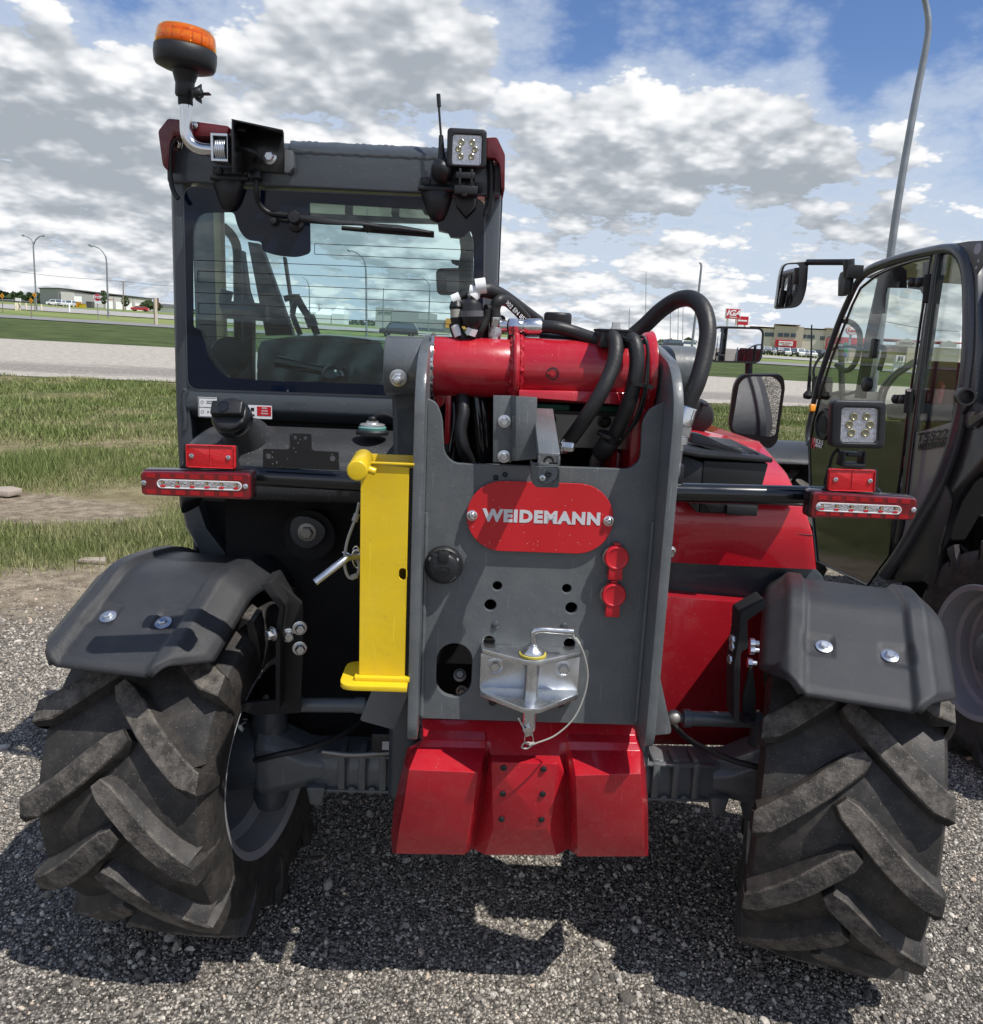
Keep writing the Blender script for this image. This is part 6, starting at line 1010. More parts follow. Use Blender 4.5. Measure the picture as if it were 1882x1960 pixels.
cf2 = empty('level_sender', P(cI, 1508, 285, .06), parent=TH); cf2['label'] = 'teal and silver tank sender with a cable'; mb = MB(); mb.lathe((0, 0, -.012), (0, 0, 1), [(0, .040), (.008, .040), (.012, .036)], 36, 0); mb.lathe((0, 0, 0), (0, 0, 1), [(0, .033), (.006, .034), (.009, .030)], 36, 1); mb.lathe((0, 0, .008), (0, 0, 1), [(0, .031), (.004, .031), (.006, .028), (.007, .017), (.009, .016)], 36, 2); mb.lathe((0, 0, .015), (0, 0, 1), [(0, .016), (.006, .016)], 6, 2); mb.lathe((0, 0, .018), (0, 0, 1), [(0, .010), (.010, .010), (.014, .006)], 20, 0); mb.build('sender_body', [BLK, mat('teal_gasket', (.12, .30, .28), .4), mat('alu', (.65, .66, .67), .35, metal=.8)], cf2)
mb = MB(); o = cf2.location; mb.tube([(0, 0, .03), P(cI, 1512, 215, .06)-o, P(cI, 1545, 193, .06)-o, P(cI, 1600, 193, .06)-o, P(cI, 1650, 215, .06)-o], .0035, 8, 6); mb.build('cable', BLKM, cf2)
# round plate with a bolt on the dark panel
mb = MB(); mb.prism(rnd([P(cI, x, y, .08) for x, y in ((985, 920), (1005, 850), (1045, 826), (1110, 832), (1180, 865), (1216, 912), (1210, 955), (1175, 1000), (1120, 1030), (1070, 1030), (1015, 995))], .02), (0, .01, 0)); rp = B(mb, 'round_plate', mat('grey_rubber_disc', (.045, .047, .052), .5), .001); mb = MB(); mb.bolt(P(cI, 1100, 928, .079), (0, -1, 0), .0165, .013, washer=True); mb.build('bolt', CAST, rp)
mb = MB(); mb.lathe(P(cI, 1112, 950, .092), (0, 1, 0), [(0, .066), (.05, .06)], 30); B(mb, 'buffer', DARK)
# ============================================================ CAB
CY_ = .22
cabz0 = P(cA, 215, 1960, CY_).z
def CP(x, y, d=CY_): return P(cA, x, y, d)
ROOFZ = CP(800, 640, CY_-.02).z
# corner posts
lx0 = CP(152, 1000).x; lx1 = CP(222, 1000).x; rx0 = CP(1640, 1000).x; rx1 = CP(1718, 1000).x
mb = MB(); zz = [ROOFZ-.005, CP(160, 1900).z, V(340, 960, CY_).z, V(352, 1010, CY_).z, V(378, 1056, CY_).z, .62]
xo = [CP(152, 700).x, V(335, 830, CY_).x, V(342, 960, CY_).x, V(352, 1010, CY_).x, V(378, 1056, CY_).x, V(400, 1090, CY_).x]; rows = []
for x, z, wd_ in zip(xo, zz, (.038, .040, .050, .06, .075, .09)): rows.append([(x+.015, CY_+.10, z), (x, CY_+.03, z), (x+.003, CY_+.008, z), (x+.014, CY_-.002, z), (x+wd_, CY_, z), (x+wd_, CY_+.05, z)])
mb.grid(rows); B(mb, 'corner_post', GREYL, ang=50)
mb = MB(); mb.prism(rnd([(rx0, CY_, .9), (rx1, CY_, .9), (rx1, CY_+.10, .9), (rx0+.01, CY_+.10, .9)], [.003, .018, .01, 0]), (0, 0, ROOFZ-.9)); B(mb, 'corner_post', GREYL, .002, ang=50)
mb = MB(); mb.box(rx1-.012, rx1+.004, CY_+.03, CY_+.05, .95, ROOFZ-.1); B(mb, 'rain_gutter', BLKG)
# header beam
zb_ = CP(215, 826).z; zb2_ = CP(1340, 880).z; zbm = (zb_+zb2_)/2; xa, xb = CP(215, 700).x-.03, rx1-.004
mb = MB(); mb.prism(rnd([(xa, CY_-.02, zbm), (xa, CY_-.02, ROOFZ-.012), (xa, CY_+.0, ROOFZ+.004), (xa, CY_+.10, ROOFZ+.012), (xa, CY_+.10, zbm)], .006), (xb-xa, 0, 0)); B(mb, 'header_beam', GREYL, .001, ang=50)
mb = MB(); rr = []
for i in range(60):
    x = xa+.30+(xb-xa-.36)*i/59; j = .0016*math.sin(i*1.3)+.0012*math.sin(i*2.1+1); rr.append([(x, CY_-.021, ROOFZ-.022+j*.6), (x, CY_-.024, ROOFZ-.010+j*.4), (x, CY_-.008, ROOFZ+.0075+abs(j)), (x, CY_+.06, ROOFZ+.013+j)])
mb.grid(rr); B(mb, 'protective_film', mat('film', (.06, .07, .08), .2, coat=.6, bump=.002, bscale=40), ang=80)
mb = MB(); mb.box(xa+.01, xb-.01, CY_+.1, 1.15, ROOFZ-.05, ROOFZ+.004); B(mb, 'roof', BLKG, .01)
# red roof corners
for pts, d in (([(104, 580), (150, 520), (216, 526), (440, 556), (424, 600), (300, 604), (178, 600), (158, 640), (150, 768), (126, 742)], .16), ([(1648, 610), (1702, 608), (1740, 690), (1738, 858), (1724, 852), (1716, 740), (1694, 706), (1650, 704)], .16)):
    mb = MB(); mb.prism(rnd([CP(x, y, d) for x, y in pts], .006), (0, .9 if d < .2 else .3, -.01)); B(mb, 'roof_corner', mat('dark_red', (.12, .008, .014), .3, coat=.4), .004)
mb = MB(); mb.bolt(CP(275, 552, .155), (0, -1, 0), .006); mb.bolt(CP(195, 640, .20), (-.3, -1, 0), .012); mb.bolt(CP(1690, 716, .2), (.4, -1, 0), .008); B(mb, 'roof_bolt', STEEL)
mb = MB(); mb.tube([CP(x, y, .17) for x, y in ((185, 615), (165, 660), (160, 740), (165, 820), (180, 870), (200, 900))], .006, 8, 5); mb.tube([CP(x, y, .19) for x, y in ((1668, 700), (1676, 800), (1672, 900), (1650, 975))], .008, 8, 5); B(mb, 'rubber_seal', BLK, ang=60)
# lower cab panel
z1 = CP(700, 1822).z; z2 = V(500, 808, CY_).z; mb = MB(); mb.prism(rnd([(0, CY_+.004, z1+.02), (0, CY_-.004, z1-.012), (0, CY_-.006, z1-.045), (0, CY_+.03, z2), (0, CY_+.06, z2)], .008), (1, 0, 0)); mb.V = [(CP(222, 1800).x+(v[0])*(rx1-CP(222, 1800).x), v[1], v[2]) for v in mb.V]; B(mb, 'rear_panel', GREYL, .001, ang=50)
mb = MB(); mb.box(lx1-.01, rx1, CY_+.05, CY_+.07, .6, z2+.01); B(mb, 'lower_wall', DARK)
mb = MB(); mb.tube([CP(x, y, CY_-.004) for x, y in ((226, 1800), (236, 1805))]+[V(x, y, CY_-.004) for x, y in ((352, 770), (355, 800), (354, 822))], .005, 8, 3); B(mb, 'weld_seam', GREYL)
# stickers
for (x0, y0, x1, y1, k) in ((415, 85, 530, 206, 0), (728, 137, 876, 215, 1)):
    p0, p1 = P(cI, x0, y1, CY_-.012), P(cI, x1, y0, CY_-.012); e = empty('sticker', (p0.x, CY_-.010, p0.z), parent=TH); e['label'] = ('white notice sticker left of the filler cap', 'red and white diesel sticker right of the filler cap')[k]; w_, h_ = p1.x-p0.x, p1.z-p0.z
    mb = MB(); mb.plate(rnd([(0, 0), (w_, 0), (w_, h_), (0, h_)], .002), [], 0, .001, .0001); mb.build('backing', WHITE, e)
    if k == 0:
        mb = MB(); mb.box(.0015, w_-.001, -.0006, -.0001, h_*.49, h_*.51); mb.box(.0015, w_-.001, -.0006, -.0001, h_*.96, h_*.975); mb.box(.0015, w_-.001, -.0006, -.0001, h_*.03, h_*.045); mb.box(.0015, .003, -.0006, -.0001, h_*.03, h_*.97)
        for yy in (.74, .26): mb.mesh(curve_mesh([circ(0, 0, .004, 18), circ(0, 0, .0034, 18)], .0004, 0), Matrix(((1, 0, 0, .011), (0, 0, -1, -.0003), (0, 1, 0, h_*yy), (0, 0, 0, 1))))
        mb.box(.022, w_-.003, -.0006, -.0001, h_*.70, h_*.73); mb.box(.022, w_-.004, -.0006, -.0001, h_*.80, h_*.82); mb.text('P', .007, (.026, -.0002, h_*.25), depth=.0004, bold=.0003); mb.build('print', BLKM, e)
    else:
        mb = MB(); mb.box(w_*.38, w_-.002, -.0006, -.0001, h_*.22, h_*.92); mb.build('red_field', REDP, e); mb = MB(); mb.text('DIESEL', .0062, (w_*.17, -.0002, h_*.25), depth=.0004, bold=.0003, sx=.8); mb.box(w_*.12, w_*.26, -.0006, -.0001, h_*.55, h_*.80); mb.build('print', BLKM, e)
        mb = MB()
        for j, tx in enumerate(('Diesel', 'Gasoil', 'Peligro')): mb.text(tx.upper(), .0048, (w_*.70, -.0007, h_*(.80-.2*j)), depth=.0003, bold=.0001)
        mb.build('white_print', WHITE, e)
# ---- rear window
GY = CY_-.004
go = rnd([(p.x, p.z) for p in [CP(226, 842, GY), CP(1642, 905, GY), CP(1628, 1840, GY), CP(246, 1792, GY)]], .028, 6)
clear = [(270, 1040), (300, 965), (462, 962), (482, 1040), (522, 1095), (592, 1100), (596, 1145), (662, 1166), (762, 1176), (824, 1155), (820, 918), (1350, 950), (1360, 975), (1420, 985), (1425, 1045), (1470, 1055), (1480, 1078), (1540, 1082), (1575, 1040), (1592, 1100), (1588, 1740), (1560, 1790), (600, 1755), (425, 1742), (370, 1690), (340, 1640), (322, 1570), (305, 1516), (272, 1506)]
ho_ = rnd([(p.x, p.z) for p in [CP(x, y, GY) for x, y in clear]], [.02, .02, .01, .02, .02, .01, .008, .02, .02, .01, .001, .002, .01, .01, .01, .01, .01, .01, .02, .03, .03, .03, .005, .03, .02, .01, .01, .01, .01])
rw = empty('rear_window', (0, 0, 0), parent=TH); rw['label'] = 'tinted rear window with heating wires'
mb = MB(); mb.plate(go, [], GY+.001, .005, .0008); mb.build('pane', glassmat('tinted_glass', (.78, .895, .895), 0, 1.5), rw)
mb = MB(); mb.plate(go, [ho_], GY-.0005, .0012, .0001); mb.build('ceramic_border', mat('navy_frit', (.004, .008, .020), .06, coat=0, spec=.35, var=.02), rw)
mb = MB(); mb.plate([(x*1.0, z) for x, z in rnd([(p.x, p.z) for p in [CP(219, 836, GY), CP(1649, 898, GY), CP(1640, 1850, GY), CP(240, 1802, GY)]], .032, 6)], [go], GY+.001, .004, .0006); mb.build('window_seal', mat('seal_edge', (.10, .11, .12), .4), rw)
HW = mat('heater_wire', (.02, .015, .012), .5); mb = MB()
lines = [((842, 1110), (1590, 1141)), ((842, 1160), (1590, 1192)), ((275, 1187), (1590, 1238)), ((290, 1238), (1590, 1290)), ((290, 1290), (1590, 1342)), ((275, 1340), (1590, 1392)), ((293, 1390), (1500, 1440)), ((293, 1440), (1500, 1490)), ((300, 1490), (1480, 1540)), ((310, 1545), (1470, 1594))]
for a, b in lines: mb.tube([CP(*a, GY-.0015), CP(*b, GY-.0015)], .0008, 4)
for x, y0, y1 in ((842, 1110, 1160), (290, 1238, 1290), (293, 1390, 1440)): mb.tube([CP(x, y0, GY-.0015), CP(x, y1, GY-.0015)], .0008, 4)
mb.build('heating_wires', HW, rw)
# hinges
def hinge(cx, cy, label):
    e = empty('window_hinge', CP(cx, cy, GY-.01), parent=TH); e['label'] = label; o = e.location; mb = MB()
    def q(x, y, d): return CP(cx+x, cy+y, d)-o
    rows = []; 
    for y, hw_, dp in ((-40, 82, .012), (-8, 86, .030), (0, 84, .034), (50, 66, .036), (100, 50, .030), (135, 32, .018), (146, 10, .004)):
        rows.append([q(-hw_*math.cos(t), y+5, GY-.003-dp*math.sin(t)) for t in np.linspace(0, math.pi, 13)])
    mb.grid(rows); mb.build('cover', BLK, e, ang=60)
    mb = MB(); mb.tube([q(-90, -8, GY-.030), q(90, -2, GY-.030)], .0065, 14); mb.prism([q(-80, -60, GY-.02), q(84, -52, GY-.02), q(84, -12, GY-.02), q(-80, -18, GY-.02)], (0, .02, 0)); mb.build('hinge_leaf', BLK, e, .002)
    for x in (-50, 50): mb = MB(); mb.lathe(q(x, -40, GY-.021), (0, -1, 0), [(0, .0105), (.004, .009), (.006, 0)], 20); mb.build('cap', BLK, e)
hinge(440, 806, 'left window hinge under the beacon bracket'); hinge(1420, 856, 'right window hinge under the antenna')
# wiper
wp = empty('rear_wiper', CP(755, 990, GY-.03), parent=TH); o = wp.location
def WP(x, y, d=GY-.03): return CP(x, y, d)-o
mb = MB(); mb.lathe(WP(755, 1020, GY), (0, -1, 0), [(0, .020), (.01, .018), (.014, .012)], 24); mb.lathe(WP(752, 990, GY-.02), (0, -1, 0), [(0, .0165), (.020, .0165), (.026, .013), (.027, 0)], 28); mb.build('pivot', BLK, wp)
mb = MB(); rows = []
for x, y, hw_, d in ((752, 990, 20, .036), (800, 994, 19, .040), (900, 1005, 16, .042), (960, 1010, 13, .042), (1090, 1018, 9, .036), (1210, 1035, 8, .030)): rows.append([WP(x, y-hw_, GY-d+.008), WP(x, y-hw_*.6, GY-d), WP(x, y+hw_*.6, GY-d), WP(x, y+hw_, GY-d+.008)])
mb.grid(rows); mb.build('arm', BLK, wp, ang=70); mb = MB(); mb.tube([WP(970, 1036, GY-.012), WP(1100, 1048, GY-.014), WP(1405, 1072, GY-.012)], .0055, 8, 3); mb.prism([WP(970, 1040, GY-.004), WP(1405, 1082, GY-.004), WP(1405, 1070, GY-.012), WP(970, 1030, GY-.012)], (0, 0, .002)); mb.build('blade', BLKM, wp)
mb = MB(); mb.tube([WP(1080, 1015, GY-.03), WP(1100, 1050, GY-.018)], .009, 8); mb.tube([WP(1100, 1030, GY-.022), WP(1240, 1040, GY-.022), WP(1405, 1060, GY-.018)], [.009, .009, .004], 8); mb.build('blade_clip', BLK, wp)
mb = MB(); mb.tube([WP(x, y, d) for x, y, d in ((568, 800, GY-.03), (566, 860, GY-.035), (580, 920, GY-.02), (620, 960, GY-.012), (680, 972, GY-.012), (740, 978, GY-.015))], .0062, 10, 6); mb.build('wiper_cable', RUB, wp); mb = MB(); mb.tube([WP(565, 770, GY-.03), WP(568, 810, GY-.035)], .0145, 16); mb.build('grommet', BLK, wp, .003)
mb = MB(); mb.lathe(WP(653, 1006, GY), (0, -1, 0), [(0, .012), (.006, .012), (.008, .009), (.018, .008), (.019, .005)], 18); mb.build('washer_nozzle', BLK, wp); mb = MB(); mb.tube([WP(655, 990, GY-.006), WP(700, 1000, GY-.012), WP(745, 1000, GY-.016)], .005, 8, 3); mb.build('hose', BLKM, wp)
# ---- beacon, its stem and bracket
bc = empty('beacon', CP(232, 230, .12), parent=TH); bc['label'] = 'amber warning beacon on a bent steel stem'; o = bc.location; axb = Vector((.085, -.02, 1)).normalized()
def BP(x, y, d=.12): return CP(x, y, d)-o
AMB = glassmat('amber_lens', (1.0, .72, .22), .03, 1.5, opacity=.10, ocol=(.95, .30, .01)); c0 = BP(235, 275); rr = (BP(374, 215)-BP(88, 190)).length/2
mb = MB(); mb.lathe(BP(230, 300), axb, [(0, .022), (.003, .050), (.008, rr*.93), (.014, rr*.98), (.030, rr*1.01), (.046, rr*1.0), (.049, rr*.96)], 56); mb.build('base', BLK, bc, ang=50)
tb = BP(230, 300)+axb*.046; mb = MB(); mb.lathe(tb, axb, [(0, rr*.975), (.016, rr*.96), (.034, rr*.92), (.042, rr*.84), (.046, rr*.6), (.047, .001)], 56, caps=False); lens = mb.build('amber_lens', AMB, bc, ang=50); sd = lens.modifiers.new('Solidify', 'SOLIDIFY'); sd.thickness = .002
mb = MB(); mb.lathe(tb, axb, [(0, rr*.80), (.004, rr*.80), (.010, rr*.72), (.032, rr*.70), (.036, rr*.75), (.040, rr*.5), (.041, 0)], 40); mb.build('inner_core', mat('beacon_core', (.95, .60, .20), .3, metal=.2, bump=.003, bscale=120, var=.3, vscale=60), bc)
e1, e2, _ = basis(axb); mb = MB()
for i in range(18): a = i*2*math.pi/18; d = e1*math.cos(a)+e2*math.sin(a); mb.obox(tb+axb*.016+d*rr*.84, d*.006, axb.cross(d)*.009, axb*.011)
mb.build('reflector_facets', mat('amber_facets', (.75, .30, .03), .15, coat=.8), bc, .002)
mb = MB(); mb.lathe(BP(232, 298), -axb, [(0, .030), (.012, .026), (.030, .020), (.044, .0195)], 28); mb.lathe(BP(232, 340), -axb, [(0, .0195), (.004, .0215), (.032, .0215), (.036, .0195)], 24); mb.build('socket', BLK, bc)
mb = MB(); mb.tube([BP(232, 402), BP(234, 460)], .0165, 20); mb.build('collar', BLKM, bc, .003); mb = MB(); mb.lathe(BP(275, 405, .10), (1, -.2, .2), [(0, .012), (.01, .014), (.02, .010)], 14); mb.obox(BP(318, 405, .10), (.016, 0, .001), (0, .009, 0), (0, 0, .002)); mb.obox(BP(298, 380, .10), (.006, 0, .004), (0, .004, 0), (0, 0, .007)); mb.obox(BP(296, 432, .10), (.007, 0, -.004), (0, .004, 0), (0, 0, .005)); mb.build('wing_screw', BLK, bc, .002)
mb = MB(); st = spline([BP(234, 440), BP(236, 520), BP(238, 590), BP(262, 640), BP(310, 665), BP(385, 672)], 8); mb.tube(st, .0145, 22); mb.build('stem', STEEL, bc, ang=60)
mb = MB()
for i in range(6): p = BP(384+i*8, 672); mb.lathe(p, (1, 0, 0), [(0, .026), (.0035, .026)], 24)
mb.build('stem_bellows', ZINC, bc, .0008)
mb = MB(); p0, p1 = BP(372, 732, .13), BP(448, 605, .13); mb.plate([(p0.x, p0.z), (p1.x, p0.z), (p1.x, p1.z), (p0.x, p1.z)], [[(p0.x+.006, p0.z+.006), (p1.x-.002, p0.z+.006), (p1.x-.002, p1.z-.006), (p0.x+.006, p1.z-.006)]], BP(400, 670, .10).y, .05, .001); mb.build('bellows_frame', ZINC, bc)
mb = MB(); top_ = [CP(x, y, d)-o for x, y, d in ((450, 530, .06), (694, 582, .06), (696, 600, .19), (460, 545, .19))]; mb.prism(top_, (0, 0, .004)); a = [CP(x, y, .06)-o for x, y in ((450, 530), (462, 532), (520, 760), (452, 775), (450, 700))]
mb.hexa([CP(450, 532, .06)-o, CP(458, 534, .06)-o, CP(470, 548, .19)-o, CP(466, 546, .19)-o, CP(452, 778, .06)-o, CP(460, 778, .06)-o, CP(520, 770, .19)-o, CP(514, 770, .19)-o]); mb.prism([CP(x, y, .185)-o for x, y in ((460, 545), (696, 582), (698, 776), (520, 762), (470, 740))], (0, .006, 0)); mb.build('bracket', mat('bracket_black', (.012, .013, .014), .35, coat=.2), bc, .001)
mb = MB(); mb.bolt(CP(630, 702, .184)-o, (0, -1, 0), .012, .010); mb.build('bolt', ZINC, bc); mb = MB(); mb.tube([CP(x, y, d)-o for x, y, d in ((445, 672, .12), (500, 665, .10), (545, 675, .09), (572, 700, .12), (560, 722, .16))], .0055, 10, 6); mb.tube([CP(x, y, .10)-o for x, y in ((480, 570), (515, 575))], .006, 8); mb.build('cable', RUB, bc)
mb = MB(); mb.prism(rnd([CP(x, y, .17)-o for x, y in ((700, 665), (738, 672), (742, 750), (720, 778), (698, 776))], .004), (0, .03, 0)); mb.build('weld_block', GREY, bc, .003)
# ---- antenna
an_ = empty('antenna', CP(1448, 800, .17), parent=TH); o = an_.location; mb = MB(); mb.tube([CP(1442, 750, .17)-o, CP(1440, 680, .17)-o, CP(1438, 600, .17)-o], [.011, .008, .0055], 12); mb.tube([CP(1438, 605, .17)-o, CP(1427, 460, .17)-o], .0028, 8); mb.tube([CP(1429, 465, .17)-o, CP(1425, 405, .17)-o], .0050, 8); mb.build('rod', BLK, an_)
mb = MB(); mb.lathe(CP(1448, 775, .19)-o, (-.1, -1, .3), [(0, .028), (.02, .027), (.035, .02), (.042, .0)], 28); mb.build('foot', BLK, an_, ang=50)
# ---- roof work lamp
wl2 = work_lamp(cA, [(1468, 562), (1654, 572), (1652, 752), (1464, 745)], [(1494, 594), (1630, 600), (1626, 738), (1490, 732)], [(1535, 630), (1585, 632), (1520, 662), (1597, 665), (1530, 697), (1582, 698)], .15, 'square work lamp at the top right corner of the cab')
o = wl2.location; mb = MB()
for x0, x1, y0, y1 in ((1508, 1598, 782, 808), (1520, 1535, 760, 850), (1575, 1590, 765, 850), (1500, 1612, 845, 880), (1536, 1562, 870, 892)): p0, p1 = CP(x0, y1, .17)-o, CP(x1, y0, .17)-o; mb.box(p0.x, p1.x, .0, .035, p0.z, p1.z)
mb.prism([CP(x, y, .19)-o for x, y in ((1500, 868), (1612, 880), (1600, 940), (1555, 985), (1510, 930))], (0, .02, 0)); mb.prism([CP(x, y, .2)-o for x, y in ((1588, 812), (1665, 815), (1660, 870), (1612, 880), (1590, 850))], (0, .02, 0)); mb.build('swivel_bracket', BLK, wl2, .002)
# ---- inside the cab
INT = mat('interior_plastic', (.022, .024, .028), .55)
mb = MB(); z0_ = CP(800, 1800, .3).z; mb.box(lx1, rx0, .30, 1.1, z0_-.5, z0_-.42); B(mb, 'cab_floor', DARK)
mb = MB(); mb.box(lx0, lx0+.02, CY_+.1, 1.15, .62, 1.16); mb.box(rx1-.02, rx1, CY_+.1, 1.15, .62, 1.25); mb.box(lx0, rx1, 1.10, 1.13, .62, 1.16); B(mb, 'cab_side_panel', GREYL, .004)
for x, y0, y1, w_, d, m in ((342, 960, 1760, .035, .60, GREYL), (402, 960, 1760, .011, .58, mat('tape_rule', (.42, .36, .20), .6))):
    p0, p1 = CP(x, y1, d), CP(x, y0, d); mb = MB(); mb.box(p0.x-w_, p0.x+w_, d, d+.04, p0.z-.2, ROOFZ-.04); B(mb, 'door_post' if w_ > .02 else 'side_strip', m, .003)
mb = MB(); mb.prism([CP(x, y, 1.05) for x, y in ((525, 1100), (585, 1110), (740, 1540), (610, 1545))], (0, .05, 0)); mb.prism([CP(x, y, 1.08) for x, y in ((690, 1170), (704, 1172), (752, 1500), (738, 1500))], (0, .03, 0)); mb.prism([CP(x, y, .9) for x, y in ((455, 1150), (500, 1140), (525, 1330), (548, 1400), (548, 1760), (470, 1760))], (0, .05, 0)); B(mb, 'front_pillar', INT, .004)
mb = MB(); mb.tube([CP(x, y, .7) for x, y in ((410, 1030), (450, 1070), (475, 1130), (480, 1250), (482, 1600), (478, 1700), (440, 1745))], .014, 14, 6); B(mb, 'grab_handle', INT, ang=60)
mb = MB(); mb.tube([CP(x, y, .8) for x, y in ((760, 1365), (790, 1420), (825, 1470), (855, 1540))], .012, 10, 3); mb.tube([CP(x, y, .8) for x, y in ((735, 1440), (775, 1540))], .009, 8); mb.tube([CP(x, y, .8) for x, y in ((700, 1370), (765, 1360), (745, 1400), (738, 1440))], .010, 8, 2); mb.tube([CP(815, 1450, .79), CP(835, 1500, .79)], .018, 8); B(mb, 'control_lever', BLK)
mb = MB(); mb.tube([CP(415, 1420, .55), CP(620, 1435, .55)], .026, 14); mb.tube([CP(430, 1330, .55), CP(420, 1390, .55), CP(440, 1420, .55)], .018, 10, 4); B(mb, 'door_latch', INT, ang=60)
mb = MB(); mb.lathe(CP(438, 1640, .5), (.4, -1, 0), [(0, .055), (.02, .055), (.03, .04)], 24); B(mb, 'speaker', INT)
# roof hatch bars and front header
mb = MB(); mb.prism([CP(x, y, 1.0) for x, y in ((815, 965), (1560, 1000), (1560, 1015), (815, 995))], (0, .05, 0)); mb.prism([CP(x, y, 1.0) for x, y in ((975, 920), (1005, 925), (1025, 985), (990, 985))], (0, .03, 0)); mb.prism([CP(x, y, 1.0) for x, y in ((1192, 930), (1222, 932), (1245, 990), (1210, 990))], (0, .03, 0)); B(mb, 'roof_hatch_frame', INT)
mb = MB(); sp_ = spline([CP(x, y, .75) for x, y in ((1555, 1080), (1562, 1150), (1550, 1230), (1556, 1300), (1545, 1380), (1540, 1500))], 24); mb.tube(sp_, [.020*(1+.13*(i % 2)) for i in range(len(sp_))], 14); mb.prism([CP(x, y, .8) for x, y in ((1485, 1185), (1590, 1195), (1590, 1205), (1510, 1212), (1488, 1200))], (0, .02, 0)); B(mb, 'corrugated_hose', INT, ang=80)
mb = MB(); mb.prism(rnd([CP(x, y, .9) for x, y in ((1412, 1226), (1592, 1222), (1592, 1350), (1418, 1352))], .02), (0, .03, 0)); mr_ = B(mb, 'inside_mirror_back', mat('smoke_grey', (.12, .13, .13), .4), .004); mb = MB(); mb.prism(rnd([CP(x, y, .898) for x, y in ((1462, 1262), (1585, 1258), (1585, 1338), (1465, 1338))], .01), (0, .002, 0)); mb.build('panel', mat('pale_panel', (.25, .27, .26), .5), mr_)
mb = MB(); mb.prism([CP(x, y, 1.0) for x, y in ((1425, 1010), (1560, 1015), (1590, 1100), (1590, 1740), (1578, 1740), (1570, 1120), (1545, 1082), (1480, 1075), (1470, 1055), (1425, 1045))], (0, .06, 0)); B(mb, 'front_pillar', INT)
# seat wrapped in film
mb = MB(); rows = []
for y, x0, x1, dp in ((1548, 640, 1090, 0), (1560, 590, 1150, -.02), (1600, 575, 1168, -.05), (1680, 570, 1172, -.07), (1790, 590, 1175, -.07), (1900, 600, 1180, -.06)):
    rows.append([CP(x0+(x1-x0)*t, y+18*math.sin(t*3.1)*(-1 if y < 1600 else 0)+12, .50+dp+.05*(abs(t-.5)*2)**3) for t in np.linspace(0, 1, 14)])
mb.grid(rows); mb.grid([[p+Vector((0, .12, -.02)) for p in rows[0]], rows[0]]); B(mb, 'seat', mat('seat_cloth', (.030, .010, .014), .7), ang=60)
fm = glassmat('plastic_film', (.88, .93, .92), .18, 1.6, opacity=.10, ocol=(.4, .5, .5)); r2 = []
for i in range(26):
    t = i/25; r2.append([CP(560+620*t, 1552+j*46+(3*math.sin(i*1.7+j*2.1))-24*math.sin(t*3.14), .405+.004*math.sin(i*.9+j*1.3)+.002*math.sin(i*2.9+j*1.7)) for j in range(6)])
mb = MB(); mb.grid(r2); B(mb, 'seat_film', fm, ang=25)
mb = MB(); mb.tube([CP(x, y, .34) for x, y in ((662, 1665), (740, 1680), (860, 1705), (935, 1730))], [.016, .015, .012, .010], 12, 4); mb.lathe(CP(932, 1740, .32), (0, -1, 0), [(0, .02), (.010, .032), (.028, .034), (.046, .024), (.052, 0)], 28); mb.box(CP(975, 1700, .34).x, CP(1000, 1700, .34).x, .33, .36, CP(975, 1760, .34).z, CP(975, 1690, .34).z); B(mb, 'window_handle', BLKG, ang=60)
mb = MB(); mb.prism([CP(x, y, .33) for x, y in ((240, 1510), (300, 1516), (345, 1640), (430, 1745), (430, 1800), (250, 1795))], (0, .04, 0)); mb.box(lx1, rx0, .30, .32, z0_-.3, CP(800, 1770, .3).z-.008); B(mb, 'rear_trim', INT)
mb = MB(); mb.box(lx1, rx0, .9, 1.08, .8, CP(800, 1560, .9).z-.10); B(mb, 'dashboard', INT, .02)
# ============================================================ HOOD SIDE
HX = XR+.0
hd = empty('engine_hood', (0, 0, 0), parent=TH)
def J(x, y, d): return P(cJ, x, y, d)
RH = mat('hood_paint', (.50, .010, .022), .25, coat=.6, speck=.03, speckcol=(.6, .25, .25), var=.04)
hy = .16
# rear face of the hood (two facets), top face running forward, right side
fa = [J(x, y, d) for x, y, d in ((150, 575, hy), (878, 592, hy), (905, 640, hy), (928, 730, hy), (150, 650, hy))]
X0 = XR-.02
prof_r = [J(665, 285, .55), J(800, 440, .32), J(826, 495, .24), J(882, 596, hy), J(925, 730, hy-.015), J(938, 850, hy-.005), J(944, 908, hy+.0)]
rows = []
for p in prof_r: rows.append([Vector((X0, p.y+(.02 if p.z > 1.1 else 0), p.z+.010)), Vector((X0+(p.x-X0)*.5, p.y-.01, p.z+.006)), Vector((p.x-.03, p.y, p.z)), p, Vector((p.x+.012, p.y+.05, p.z)), Vector((p.x+.012, p.y+1.6, p.z-.02))])
tz0 = J(300, 205, .95); rows.insert(0, [Vector((X0, 1.2, tz0.z+.02)), Vector((X0+.14, 1.2, tz0.z+.015)), Vector((prof_r[0].x-.04, 1.2, tz0.z-.03)), Vector((prof_r[0].x+.0, 1.2, tz0.z-.05)), Vector((prof_r[0].x+.02, 1.25, tz0.z-.08)), Vector((prof_r[0].x+.02, 2.2, tz0.z-.1))])
mb = MB(); mb.grid(rows); mb.build('hood_shell', RH, hd, .008, ang=35)
mb = MB(); z_l = J(500, 665, hy).z; a, b_ = J(222, 652, hy-.012), J(922, 736, hy-.012); mb.tube([Vector((X0, hy-.014, a.z+.0)), Vector((b_.x, hy-.012, b_.z-.002))], .003, 6); mb.build('seam', mat('seam_dark', (.10, .004, .006), .5), hd)
